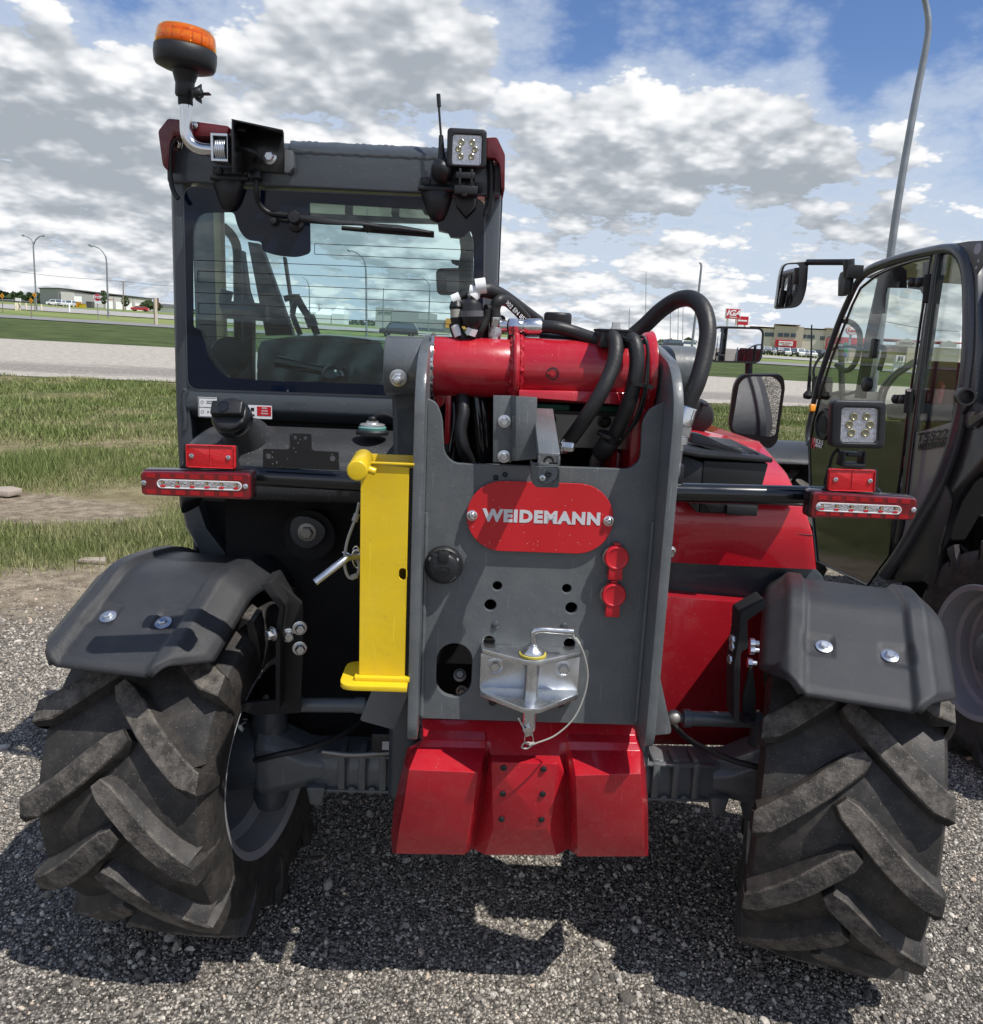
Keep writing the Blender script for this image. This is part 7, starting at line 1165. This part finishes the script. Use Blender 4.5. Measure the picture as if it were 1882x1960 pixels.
band = [J(x, y, d) for x, y, d in ((190, 838, hy+.03), (944, 906, hy+.03), (985, 975, hy+.05), (985, 1120, hy+.05), (190, 1010, hy+.03))]
mb = MB(); mb.prism([Vector((X0, hy+.03, J(190, 838, hy+.03).z)), J(944, 908, hy+.03), J(970, 935, hy+.035), J(990, 980, hy+.04), Vector((J(990, 980, hy+.04).x, hy+.04, J(640, 1075, hy+.04).z-.03)), Vector((X0, hy+.03, J(190, 1008, hy+.03).z))], (0, 1.5, 0)); mb.build('grey_band', GREYL, hd, .004)
mb = MB(); p0, p1 = J(190, 1010, hy-.02), J(640, 1078, hy-.02); p2 = J(588, 1772, hy-.02); p3 = J(110, 1772, hy-.02)
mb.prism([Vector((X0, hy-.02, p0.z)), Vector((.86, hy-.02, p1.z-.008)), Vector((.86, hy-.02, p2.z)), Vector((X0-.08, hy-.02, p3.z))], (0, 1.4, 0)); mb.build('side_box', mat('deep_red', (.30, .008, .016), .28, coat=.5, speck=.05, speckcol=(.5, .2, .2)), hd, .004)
mb = MB(); mb.bolt(J(222, 822, hy-.03), (0, -1, 0), .012, .02); mb.build('latch', STEEL, hd)
# grey rear corner plate behind the frame
# rear lamp of the front corner (small round housing right of the hose)
mb = MB(); c = P(cC, 265, 1075, .9); mb.lathe(c, (-.2, -1, 0), [(0, .05), (.03, .062), (.06, .055), (.07, .03)], 24); B(mb, 'front_lamp', BLK, ang=50); mb = MB(); mb.tube([P(cC, 262, 985, .9), P(cC, 330, 1018, .8)], .006, 8); B(mb, 'hood_stay', BLK)
# ---- mirrors
MIRR = mat('mirror_glass', (.92, .92, .93), .01, metal=1, var=0, rvar=0)
def mirror(f, pts, glass, d, nrm, name, label, stems, r=.02, ri=.015):
    e = empty(name, P(f, sum(p[0] for p in pts)/len(pts), sum(p[1] for p in pts)/len(pts), d), parent=TH); e['label'] = label; o = e.location; nrm = Vector(nrm).normalized(); q = [P(f, x, y, d)-o for x, y in pts]; g = [P(f, x, y, d)-o for x, y in glass]
    def tl(p): t = -(p.x*nrm.x+p.z*nrm.z)/nrm.y; return Vector((p.x, t, p.z))
    q = rnd([tl(p) for p in q], r, 6); g = rnd([tl(p) for p in g], ri, 6); mb = MB(); mid = sum(q, Vector())/len(q); b1 = [p-nrm*.02 for p in q]; b2 = [(p-mid)*.75+mid-nrm*.045 for p in q]; n = len(q)
    gi = [p for p in g] ; mb.grid([b2, b1, q], close=True); mb.add(b2, [tuple(range(n))]); mb.add(q+g if len(g) == n else q, [(i, (i+1) % n, n+(i+1) % n, n+i) for i in range(n)] if len(g) == n else [tuple(range(n))]); mb.build('housing', BLK, e, ang=50)
    mb = MB(); mb.add([p-nrm*.002 for p in g], [tuple(range(len(g)))]); mb.build('glass', MIRR, e, flat=True)
    for s_ in stems: mb = MB(); mb.tube([P(f, x, y, dd_)-o for x, y, dd_ in s_[:-1]], s_[-1], 12, 3); mb.build('stem', BLK, e)
    return e
mirror(cC, [(368, 572), (654, 580), (636, 782), (346, 776)], [(376, 585), (642, 592), (626, 772), (356, 766)], 1.15, (-.05, -1, .0), 'mirror', 'wide rectangular mirror above the tall mirror', [[(567, 780, 1.18), (566, 840, 1.18), .014], [(566, 840, 1.18), (560, 900, 1.2), (545, 1240, 1.25), .014]], .03, .022)
mirror(cC, [(512, 846), (735, 842), (755, 905), (735, 1230), (690, 1272), (650, 1240), (460, 1190), (478, 905)], [(548, 855), (690, 852), (738, 905), (722, 1190), (688, 1200), (600, 1190), (480, 1180), (508, 890)], 1.12, (-.12, -1, -.22), 'mirror', 'tall rounded mirror beside the red hood', [], .06, .05)
# front wheels, far side, mostly hidden
for x in (-.66, .93): wheel(TH, (x, 2.15, WZ), 0, -1 if x < 0 else 1, seed=9)
mb = MB(); p = [P(cC, x, y, 1.9) for x, y in ((0, 0),)]; mb = MB(); rows = []
for t in np.linspace(.2, 2.9, 16): rows.append([(x_, 2.15-math.cos(t)*.52, WZ+math.sin(t)*.52) for x_ in (.74, .76, 1.10, 1.13)])
mb.grid(rows); o = B(mb, 'front_fender', FEND); sd = o.modifiers.new('Solidify', 'SOLIDIFY'); sd.thickness = .01
# ============================================================ the black case on the hood
tc_ = empty('tool_case', (0, 0, 0)); tc_.parent = None
tcm = [J(380, 380, .10), J(700, 388, .10)]
def wl_(p): return ORG+MR@Vector(p)
e = tc_; e.location = wl_(J(530, 640, .10)); e.rotation_euler = MR.to_euler(); tag(e, 'black plastic tool case with folding handle lying beside the frame on the red hood', 'tool case'); o_ = J(530, 640, .10)
x0, x1 = J(382, 450, .10).x, J(705, 450, .10).x; zl, zt = J(500, 640, .10).z, J(500, 372, .10).z
yb3 = .42
mb = MB(); mb.hexa([Vector(p)-o_ for p in ((x0+.004, .106, zl), (x1-.02, .106, zl), (x1-.02, yb3, zl), (x0+.004, yb3, zl), (x0, .10, zt-.004), (x1, .10, zt-.004), (x1, yb3, zt+.0), (x0, yb3, zt+.0))]); mb.build('case_body', BLK, e, .006)
mb = MB(); mb.prism(rnd([Vector((x0-.095, .10, zl+.10))-o_, Vector((x0, .10, zl))-o_, Vector((x0, .10, zt-.01))-o_, Vector((x0-.095, .13, zt+.02))-o_], .004), (0, .3, 0)); mb.build('case_side', BLK, e, .004)
mb = MB(); lid = [J(282, 296, .34), J(385, 350, .095), J(712, 366, .095), J(612, 300, .42)]; lid = [Vector((x0-.10, yb3+.02, zt+.020)), Vector((x0-.10, .10, zt+.016)), Vector((x0-.01, .092, zt+.004)), Vector((x1+.006, .092, zt-.002)), Vector((x1+.004, yb3+.02, zt+.004)), Vector((x0, yb3+.02, zt+.018))]
mb.prism([p-o_ for p in lid], (0, 0, .012)); mb.build('lid', BLK, e, .003)
mb = MB()
for i in range(9): xx = x0+.02+i*(x1-x0-.04)/8; mb.box(xx-.003-o_.x, xx+.003-o_.x, .13-o_.y, .40-o_.y, zt+.010-o_.z, zt+.0165-o_.z)
mb.build('lid_ribs', BLK, e, .0015)
mb = MB(); hz = zt+.012; pts = [J(332, 238, .20), J(392, 250, .17), J(500, 300, .13), J(575, 312, .12), J(585, 340, .115), J(520, 345, .115), J(395, 310, .14), J(330, 290, .18)]; mb.prism(rnd([p-o_ for p in pts], .005), (0, .05, .0)); mb.build('handle', BLK, e, .003)
mb = MB(); c = J(600, 615, .098)-o_; mb.box(c.x-.055, c.x+.025, -.014+c.y, c.y+.01, c.z-.014, c.z+.012); mb.build('latch', BLK, e, .003)
mb = MB(); mb.prism(rnd([p-o_ for p in [J(255, 560, .10), J(400, 590, .10), J(420, 625, .10), J(650, 640, .10), J(660, 590, .10), J(880, 600, .10), J(880, 560, .10)]], .004), (0, .05, 0)); mb.build('case_foot', BLK, e, .002)
# ============================================================ THE SECOND MACHINE, RIGHT
PS = R(6.0); S0 = Vector((1.86, 3.25, 0)); SF = Vector((-math.sin(PS), math.cos(PS), 0)); SR = Vector((math.cos(PS), math.sin(PS), 0))
T2 = empty('telehandler', (2.06, 3.05, 0)); tag(T2, 'parked grey-framed telehandler at the right edge, seen from its door side', 'telehandler')
def S(f, x, y, off=0.0):                                        # on the door side, off metres outwards
    r = ray(*f(x, y)); p0 = S0-SR*off; t = (p0-CAM).dot(SR)/r.dot(SR); return CAM+r*t
def SPs(f, pts, off=0.0): return [S(f, x, y, off) for x, y in pts]
def K2(mb, name, m, bevel=0, parent=None, **k):
    o = mb.build(name, m, None, bevel, **k); o.parent = parent or T2
    if parent is None: o.matrix_parent_inverse = Matrix.Translation(T2.location).inverted()
    else: o.matrix_parent_inverse = Matrix.Translation(T2.location).inverted()
    return o
def slab(mb, f, pts, off=0.0, th=.01, r=0): q = SPs(f, pts, off); q = rnd(q, r) if r else q; mb.prism(q, SR*th)
AR = mat('arch_grey', (.042, .048, .056), .32, coat=.4); OPQ = mat('smoked_panel', (.020, .021, .020), .10, coat=.6, var=.03)
# frame tube: roof arch and rear pillar
mb = MB(); out = [(905, 1240), (900, 1160), (945, 940), (1000, 760), (1070, 560), (1130, 420), (1178, 325), (1250, 255), (1400, 200), (1560, 160), (1690, 140), (1760, 165), (1800, 250), (1812, 420), (1808, 700), (1785, 900), (1755, 1100), (1700, 1300), (1620, 1500), (1520, 1680), (1420, 1850), (1330, 1970)]
rr_ = [.014]*3+[.016]*4+[.022]*4+[.030]*11; mb.tube(SPs(cC, out, .0), rr_, 16, 4); K2(mb, 'cab_frame', AR, ang=60)
mb = MB(); slab(mb, cC, [(1690, 112), (1745, 108), (1800, 150), (1850, 290), (1856, 700), (1830, 960), (1792, 1150), (1770, 1100), (1800, 900), (1825, 640), (1825, 300), (1780, 180)], .005, .06); K2(mb, 'cab_frame', AR, .004)
# door frame
dp = [(1590, 186), (1500, 205), (1380, 245), (1280, 290), (1195, 360), (1150, 450), (1095, 590), (1030, 760), (975, 930), (925, 1130), (905, 1260), (912, 1500), (925, 1790)]
dl = [cJ(947, 868), cJ(1195, 985), cJ(1302, 838), cJ(1312, 740)]
inv = lambda u, v: ((u-1240.4)/.3409, (v-428.8)/.3409)
dpo = dp[:-1]+[inv(*dl[0]), inv(*dl[1]), inv(*dl[2]), (1375, 1700), (1420, 1400), (1455, 1100), (1490, 850), (1530, 560), (1572, 300)]
mb = MB(); q = SPs(cC, dpo, .012); mb.tube(q+[q[0]], .0065, 8, 1, caps=False); K2(mb, 'door_seal', BLKG)
# glass of the door, dark lower sheet
GL2 = glassmat('door_glass', (.86, .90, .86), 0, 1.5)
mb = MB(); upper = [(1588, 190), (1500, 209), (1380, 250), (1282, 296), (1200, 364), (1155, 452), (1100, 592), (1035, 762), (980, 932), (955, 1000), (1100, 1060), (1250, 1095), (1462, 1110), (1494, 850), (1534, 560), (1574, 300)]
slab(mb, cC, upper, .010, .004); K2(mb, 'door_glass', GL2)
mb = MB(); lower = [(952, 1000), (925, 1130), (906, 1262), (914, 1500), (918, 1600)]+[inv(*dl[0]), inv(*dl[1]), inv(*dl[2]), (1376, 1700), (1420, 1400), (1455, 1112), (1250, 1097), (1100, 1062)]
slab(mb, cC, lower, .010, .004); K2(mb, 'lower_door_panel', OPQ)
# opaque printed borders
mb = MB(); slab(mb, cC, [(1340, 245), (1430, 240), (1452, 262), (1455, 360), (1340, 358), (1330, 500), (1258, 505), (1290, 300)], .0135, .001); slab(mb, cC, [(1545, 215), (1588, 205), (1570, 330), (1552, 470), (1535, 460), (1545, 400), (1530, 370), (1460, 360), (1460, 300), (1540, 300)], .0135, .001); K2(mb, 'printed_border', mat('black_frit', (.008, .008, .009), .15, coat=.4))
# door posts
mb = MB(); slab(mb, cC, [(1610, 165), (1640, 165), (1600, 420), (1562, 700), (1520, 950), (1490, 1180), (1462, 1430), (1430, 1700), (1405, 1800), (1380, 1790), (1405, 1650), (1430, 1400), (1465, 1100), (1500, 850), (1540, 560), (1580, 300)], .016, .035); K2(mb, 'door_post', BLK, .003)
mb = MB(); mb.tube(SPs(cC, [(1622, 170), (1600, 330), (1575, 520), (1545, 760), (1500, 1100), (1462, 1420), (1440, 1640)], .035), .010, 10, 4); K2(mb, 'hinge_rod', BLKG, ang=60)
mb = MB(); mb.prism(SPs(cC, [(1290, 300), (1330, 290), (1255, 640), (1195, 980), (1158, 975), (1215, 640)], -.03), SR*.03); K2(mb, 'inner_bar', BLKM, .003)
# quarter window
mb = MB(); slab(mb, cC, [(1652, 178), (1690, 165), (1735, 205), (1757, 290), (1760, 420), (1745, 700), (1705, 1110), (1500, 1172), (1545, 900), (1590, 560), (1625, 330)], .006, .004, .01); K2(mb, 'quarter_glass', glassmat('quarter_glass_', (.84, .88, .86), 0, 1.5))
mb = MB(); slab(mb, cC, [(1705, 1112), (1670, 1290), (1600, 1450), (1540, 1560), (1460, 1700), (1425, 1760), (1455, 1500), (1500, 1174)], .006, .004, .0); K2(mb, 'quarter_panel', mat('ground_reflection_grey', (.24, .24, .235), .12, coat=.5))  # reflection of the ground is put into this panel's grey
ex2 = (S(cC, 1690, 1240, .012)-S(cC, 1510, 1262, .012)).normalized(); ex2 = (-SF)
LET = mat('dark_lettering', (.012, .012, .013), .4)
mb = MB(); a, b_ = S(cC, 1515, 1205, .0125), S(cC, 1682, 1180, .0125); W_ = (b_-a).length; c = (a+b_)/2; exd = (b_-a).normalized(); mb.text('T5522', .058, c, exd, (0, 0, 1), .0006, .0010); w0 = [Vector(v).dot(exd) for v in mb.V]; k = W_/(max(w0)-min(w0)); m_ = (max(w0)+min(w0))/2; mb.V = [tuple(Vector(v)+exd*((Vector(v).dot(exd)-m_)*(k-1)+c.dot(exd)-m_)) for v in mb.V]; K2(mb, 'lettering', LET)
mb = MB(); a, b_ = S(cC, 1517, 1255, .0125), S(cC, 1676, 1230, .0125); W_ = (b_-a).length; c = (a+b_)/2; exd = (b_-a).normalized(); mb.text('WEIDEMANN', .040, c, exd, (0, 0, 1), .0006, .0016); w0 = [Vector(v).dot(exd) for v in mb.V]; k = W_/(max(w0)-min(w0)); m_ = (max(w0)+min(w0))/2; mb.V = [tuple(Vector(v)+exd*((Vector(v).dot(exd)-m_)*(k-1)+c.dot(exd)-m_)) for v in mb.V]; K2(mb, 'lettering', LET)
# dealer sticker
mb = MB(); c = S(cC, 930, 1232, .0125); exd = -SF; mb.text('N', .075, c, exd, (0, 0, 1), .0006, .004, sx=.8); K2(mb, 'sticker', SIGNR)
mb = MB(); mb.text("NICK'S", .034, S(cC, 958, 1222, .0125), exd, (0, 0, 1), .0006, .0012); mb.text('SERVICE', .020, S(cC, 958, 1247, .0125), exd, (0, 0, 1), .0006, .0008); K2(mb, 'sticker', SIGNW)
# hinges, caps
for pts, caps_ in (([(1468, 306), (1548, 298), (1545, 340), (1465, 352)], ((1480, 328), (1523, 326))), ([(1372, 960), (1462, 955), (1468, 1000), (1378, 1008)], ((1388, 982), (1430, 984)))):
    mb = MB(); slab(mb, cC, pts, .03, .02, .004); hg = K2(mb, 'door_hinge', BLKM, .003)
    for x, y in caps_: mb = MB(); mb.lathe(S(cC, x, y, .03), -SR, [(0, .020), (.006, .019), (.012, .012), (.013, 0)], 18); K2(mb, 'hinge_cap', BLK)
for y0, y1 in ((285, 440), (930, 1060)): mb = MB(); x = 1575 if y0 < 500 else 1468; mb.tube([S(cC, x+4, y0, .038), S(cC, x-8, y1, .038)], .018, 12); K2(mb, 'door_hinge', BLKM)
mb = MB(); mb.lathe(S(cC, 1470, 940, .045), (0, 0, 1), [(0, .012), (.012, .012), (.013, .006)], 6); K2(mb, 'bolt', STEEL)
# door handle recess, inner handles
mb = MB(); mb.lathe(S(cC, 985, 1125, .014), -SR, [(0, .085), (.008, .082), (.010, .070), (-.006, .064)], 36); dh = K2(mb, 'door_handle', BLK, ang=50); mb = MB(); slab(mb, cC, [(960, 1095), (985, 1075), (1002, 1095), (1002, 1165), (985, 1180), (958, 1165)], .018, .015, .01); K2(mb, 'grip', BLKM, .003)
mb = MB(); mb.tube(SPs(cC, [(1060, 790), (1110, 822), (1150, 800), (1178, 740), (1192, 650), (1180, 590), (1140, 552), (1105, 545), (1112, 530)], -.02), .014, 12, 6); K2(mb, 'grab_handle', mat('handle_grey', (.05, .055, .05), .5), ang=60)
mb = MB(); slab(mb, cC, [(1255, 640), (1275, 645), (1262, 750), (1240, 752)], .02, .03, .01); mb.tube(SPs(cC, [(1268, 700), (1310, 690), (1328, 720), (1300, 820)], -.03), .013, 10, 4); mb.lathe(S(cC, 1232, 900, .02), -SR, [(-.02, .012), (-.01, .035), (.012, .035), (.02, .02)], 20); K2(mb, 'latch_handle', BLK, .002)
# mirror and its arm
e = empty('mirror', S(cC, 810, 340, .30)); e.parent = T2; e.matrix_parent_inverse = Matrix.Translation(T2.location).inverted(); e['label'] = 'door-side mirror of the right machine on a straight black arm'; mo = e.location
def mq(x, y, d=4.35): return at(*cC(x, y), d)-mo
q = rnd([mq(x, y) for x, y in ((762, 220), (902, 210), (892, 370), (856, 468), (716, 478), (728, 400), (742, 280))], [.03, .02, .05, .04, .02, .05, .02]); mb = MB(); mid = sum(q, Vector())/len(q); bk = [(p-mid)*.8+mid+Vector((0, .07, 0)) for p in q]; mb.grid([bk, [p+Vector((0, .03, 0)) for p in q], q], close=True); mb.add(bk, [tuple(range(len(bk)))]); mb.add(q, [tuple(range(len(q)))]); mb.build('housing', BLKG, e, ang=50)
g = rnd([mq(x, y, 4.349) for x, y in ((768, 228), (850, 224), (848, 360), (800, 462), (724, 468), (734, 400), (750, 285))], .02); mb = MB(); mb.add([p+Vector((0, -.004+.10*(p.x-mid.x), 0)) for p in g], [tuple(range(len(g)))]); mb.build('glass', MIRR, e, flat=True)
mb = MB(); mb.tube([mq(895, 214), mq(1120, 214, 4.15), mq(1128, 230, 4.15)], .015, 10, 1); mb.tube([mq(1128, 198, 4.1), mq(1130, 300, 4.1)], .026, 12); mb.tube([mq(1130, 300, 4.1), mq(1118, 395, 4.1)], .022, 10); mb.obox(mq(1158, 268, 4.08), (.035, .0, .0), (0, .02, 0), (0, 0, .03)); mb.build('arm', BLK, e, .003)
mb = MB(); slab(mb, cC, [(1078, 275), (1098, 262), (1098, 402), (1066, 405), (1068, 310)], .06, .02, .006); K2(mb, 'side_lamp', BLK, .003)
# aerial, indicator
mb = MB(); mb.tube([S(cC, 920, 566, .05), S(cC, 918, 720, .05), S(cC, 905, 900, .05), S(cC, 904, 955, .05)], [.004, .005, .010, .012], 8); mb.lathe(S(cC, 898, 958, .06), (0, -.2, 1), [(-.02, .02), (.0, .025), (.02, .012)], 14); K2(mb, 'aerial', BLKM)
mb = MB(); slab(mb, cC, [(920, 860), (950, 852), (962, 880), (955, 970), (915, 985)], .0, .08, .01); K2(mb, 'side_box', BLKM, .01); mb = MB(); slab(mb, cC, [(902, 1012), (914, 1010), (916, 1050), (905, 1056)], .03, .03); K2(mb, 'indicator', mat('amber_plain', (.75, .28, .02), .3), .003)
# front fender and wheels
wc = T2.location; 
def L2(r, f, z): return SR*r+SF*f+Vector((0, 0, z))
def wheel2(r, f, side, seed): 
    w = wheel(T2, L2(r, f, .445), PS, side, seed=seed); return w
wheel2(.02, .03, -1, 3); wheel2(1.45, .03, 1, 4); wheel2(.0, 2.25, -1, 6); wheel2(1.45, 2.25, 1, 7)
mb = MB(); rows = []
for t in np.linspace(.95, 2.6, 20): rows.append([L2(r_, 2.25-math.cos(t)*(.54-dr), .445+math.sin(t)*(.54-dr)) for r_, dr in ((-.24, .05), (-.22, .0), (.20, 0), (.22, .04))])
mb.grid(rows); o = mb.build('front_fender', FEND, T2, ang=60); sd = o.modifiers.new('Solidify', 'SOLIDIFY'); sd.thickness = .012
# big black rear quarter with the wheel arch
arch = [(1830, 1150), (1882, 1100), (2100, 1050), (2100, 1330), (1990, 1330), (1900, 1370), (1800, 1450), (1730, 1560), (1680, 1700), (1650, 1850), (1630, 2010), (1330, 2010), (1420, 1870), (1525, 1690), (1625, 1510), (1710, 1310), (1765, 1110)]
mb = MB(); slab(mb, cC, arch, -.01, .03, 0); K2(mb, 'rear_quarter', mat('black_panel', (.012, .013, .014), .35, coat=.2), .004)
mb = MB(); slab(mb, cC, [(1690, 1505), (1655, 1440), (1560, 1640), (1440, 1860), (1380, 1990), (1610, 2010), (1640, 1800), (1700, 1560)], .0, .02, .01); K2(mb, 'step_panel', mat('step_grey', (.035, .038, .034), .4), .003)
mb = MB(); mb.prism([L2(-.02, .75, .35), L2(1.2, .75, .35), L2(1.2, .75, 1.2), L2(-.02, .75, 1.2)], SF*.03); mb.prism([L2(-.1, -.5, 1.0), L2(.42, -.5, 1.05), L2(.42, .6, 1.12), L2(-.0, .6, 1.10)], (0, 0, .03)); K2_ = mb.build('wheel_arch', DARK, T2)
mb = MB(); mb.prism([L2(.28, -.25, .42), L2(1.18, -.25, .42), L2(1.18, -.25, .85), L2(.28, -.25, .85)], SF*2.6); mb.build('chassis', BLKM, T2, .02)
mb = MB(); mb.prism(rnd([L2(.92, .0, .55), L2(1.62, .0, .55), L2(1.62, .0, .95), L2(1.50, .0, 1.20), L2(1.05, .0, 1.28), L2(.92, .0, 1.22)], .03), SF*1.9); mb.build('engine_hood', RH, T2, .02)
mb = MB(); mb.prism([L2(.66, -.35, 1.12), L2(.88, -.35, 1.12), L2(.88, -.35, 1.32), L2(.66, -.35, 1.32)], SF*3.4+Vector((0, 0, -.35))); mb.build('boom', RED, T2, .008)
for r_ in (.56, .96): mb = MB(); mb.prism(rnd([L2(r_, -.50, .62), L2(r_, -.50, 1.22), L2(r_, -.30, 1.42), L2(r_, -.12, 1.40), L2(r_, .6, 1.0), L2(r_, .6, .5), L2(r_, -.3, .5)], .04), SR*.02); mb.build('side_plate', GREY, T2, .003)
mb = MB(); mb.prism([L2(.58, -.44, .62), L2(.96, -.44, .62), L2(.96, -.44, 1.18), L2(.58, -.44, 1.18)], SF*.015); mb.build('frame_plate', GREY, T2, .002)
mb = MB(); mb.prism(rnd([L2(.50, -.48, .36), L2(1.04, -.48, .36), L2(1.0, -.48, .62), L2(.54, -.48, .62)], .02), SF*.2); mb.build('counterweight', RED, T2, .02)
mb = MB(); mb.tube([L2(.05, .03, .43), L2(1.42, .03, .43)], .06, 16); mb.build('rear_axle', GREY, T2)
for r_ in (0.0, 1.45):
    mb = MB(); rows = []
    for t in np.linspace(.55, 2.1, 14): rows.append([L2(r_+a_, .03-math.cos(t)*(.54-dr), .445+math.sin(t)*(.54-dr)) for a_, dr in ((-.21, .05), (-.18, .0), (.18, 0), (.21, .05))])
    if r_ > 1: mb.grid(rows); o = mb.build('rear_fender', FEND, T2, ang=60); sd = o.modifiers.new('Solidify', 'SOLIDIFY'); sd.thickness = .012
# ring bracket and rear things by the pillar
mb = MB(); a = S(cC, 1742, 968, .06); b_ = S(cC, 1800, 965, .06); c = S(cC, 1780, 968, .07); mb.lathe(c, -SR*.4-SF, [(-.03, .034), (.03, .034), (.03, .026), (-.02, .026)], 28, caps=False); mb.lathe(c, -SR*.4-SF, [(-.02, .026), (-.019, 0)], 24); K2(mb, 'ring_bracket', mat('dark_cast', (.05, .05, .052), .35, metal=.5), ang=50); mb = MB(); slab(mb, cC, [(1800, 935), (1828, 945), (1822, 985), (1762, 1070), (1768, 1030)], .04, .02, .004); K2(mb, 'bracket_arm', BLK, .003)
mb = MB(); pl_ = [(1728, 108), (1800, 96), (1882, 92), (1960, 90), (1960, 200), (1882, 225), (1845, 285), (1790, 170)]; q = SPs(cC, pl_, .01); mb.prism(q, SR*.006); bq = K2(mb, 'roof_bracket', mat('bracket_grey', (.09, .10, .105), .4), .001); mb = MB()
for x, y, r_ in ((1854, 138, .022), (1857, 207, .007), (1845, 245, .007)): mb.lathe(S(cC, x, y, .0105), -SR, [(0, r_), (.001, r_)], 20)
K2(mb, 'bracket_holes', mat('hole_sky', (.30, .33, .38), .6))
mb = MB(); slab(mb, cC, [(1832, 300), (1990, 290), (1990, 1020), (1838, 1005)], -.04, .006); K2(mb, 'rear_glass', mat('dark_blue_glass', (.006, .010, .018), .05, coat=.8)); mb = MB(); slab(mb, cC, [(1790, 1060), (1882, 1035), (2000, 1030), (2000, 1075), (1882, 1085), (1800, 1140)], .01, .03); K2(mb, 'ledge', GREY, .003)
# the rest of the cab, seen through the glass
mb = MB(); rt_z = S(cC, 1700, 130).z
top = [S(cC, 1200, 300), S(cC, 1400, 205), S(cC, 1700, 140)]
mb.prism([top[0]+SR*.02, top[1]+SR*.02, top[2]+SR*.02, top[2]+SR*.02-SF*.25+Vector((0, 0, -.02)), top[2]+SR*.95-SF*.25, top[2]+SR*.95, top[1]+SR*.95, top[0]+SR*.95][:3]+[top[2]+SR*.95, top[1]+SR*.95, top[0]+SR*.95], (0, 0, .02)) if False else mb.grid([[t+SR*.02 for t in top], [t+SR*.9 for t in top]]); K2(mb, 'roof', BLKG)
mb = MB(); fr = S(cC, 1150, 430); mb.tube([fr+SR*.9+Vector((0, 0, .15)), fr+SR*.9+SF*.15+Vector((0, 0, -.55)), fr+SR*.9+SF*.2+Vector((0, 0, -1.0))], .025, 8); q2 = S(cC, 1700, 140); mb.tube([q2+SR*.9, q2+SR*.9-SF*.15+Vector((0, 0, -.4)), q2+SR*.9-SF*.2+Vector((0, 0, -1.0))], .03, 8); K2(mb, 'far_post', BLKM)
mb = MB(); st2 = S(cC, 1640, 1000, -.45); rows = []
for k_, (dz, df, w_) in enumerate(((.0, .25, .24), (.02, .0, .25), (.12, -.05, .24), (.42, -.12, .22), (.50, -.13, .16))): rows.append([st2+SR*(w_*t)+SF*df+Vector((0, 0, dz-.30)) for t in np.linspace(-1, 1, 8)])
mb.grid(rows); K2(mb, 'seat', mat('seat_red', (.10, .012, .016), .7), ang=60)
mb = MB(); mb.prism(SPs(cC, [(1592, 826), (1604, 822), (1612, 860), (1640, 890), (1650, 905), (1630, 1000), (1620, 1070), (1570, 1060), (1578, 930)], -.35), SR*.02); K2(mb, 'red_bracket', RED, .003)
mb = MB(); 
for dx in (0, 28): mb.tube(SPs(cC, [(1290+dx, 1010), (1310+dx, 930), (1360+dx, 860), (1420+dx, 815), (1490+dx, 770)], -.25), .011, 8, 5)
K2(mb, 'interior_hoses', mat('hose_grey', (.35, .36, .35), .4))
mb = MB(); mb.tube(SPs(cC, [(1085, 700), (1088, 860), (1092, 1040)], -.5), .02, 8); mb.lathe(S(cC, 1100, 820, -.5), (-.4, -.7, .5), [(-.01, .17), (0, .185), (.01, .17)], 30, caps=False); K2(mb, 'steering_column', BLKM, ang=60)
mb = MB(); mb.prism(SPs(cC, [(1330, 1010), (1480, 1000), (1470, 1100), (1340, 1100)], -.2), SR*.3); mb.prism(SPs(cC, [(960, 960), (1080, 930), (1090, 1100), (960, 1060)], -.55), SR*.3); K2(mb, 'console', INT, .01)

# the machine standing behind the viewer, which the mirror and the panes show
T3 = copy_tree(T2); T3.location = (1.9, -11.5, 0); T3.rotation_euler = (0, 0, R(8)); tag(T3, 'dark telehandler standing on the gravel behind the viewer, mirrored in the wide mirror', 'telehandler')
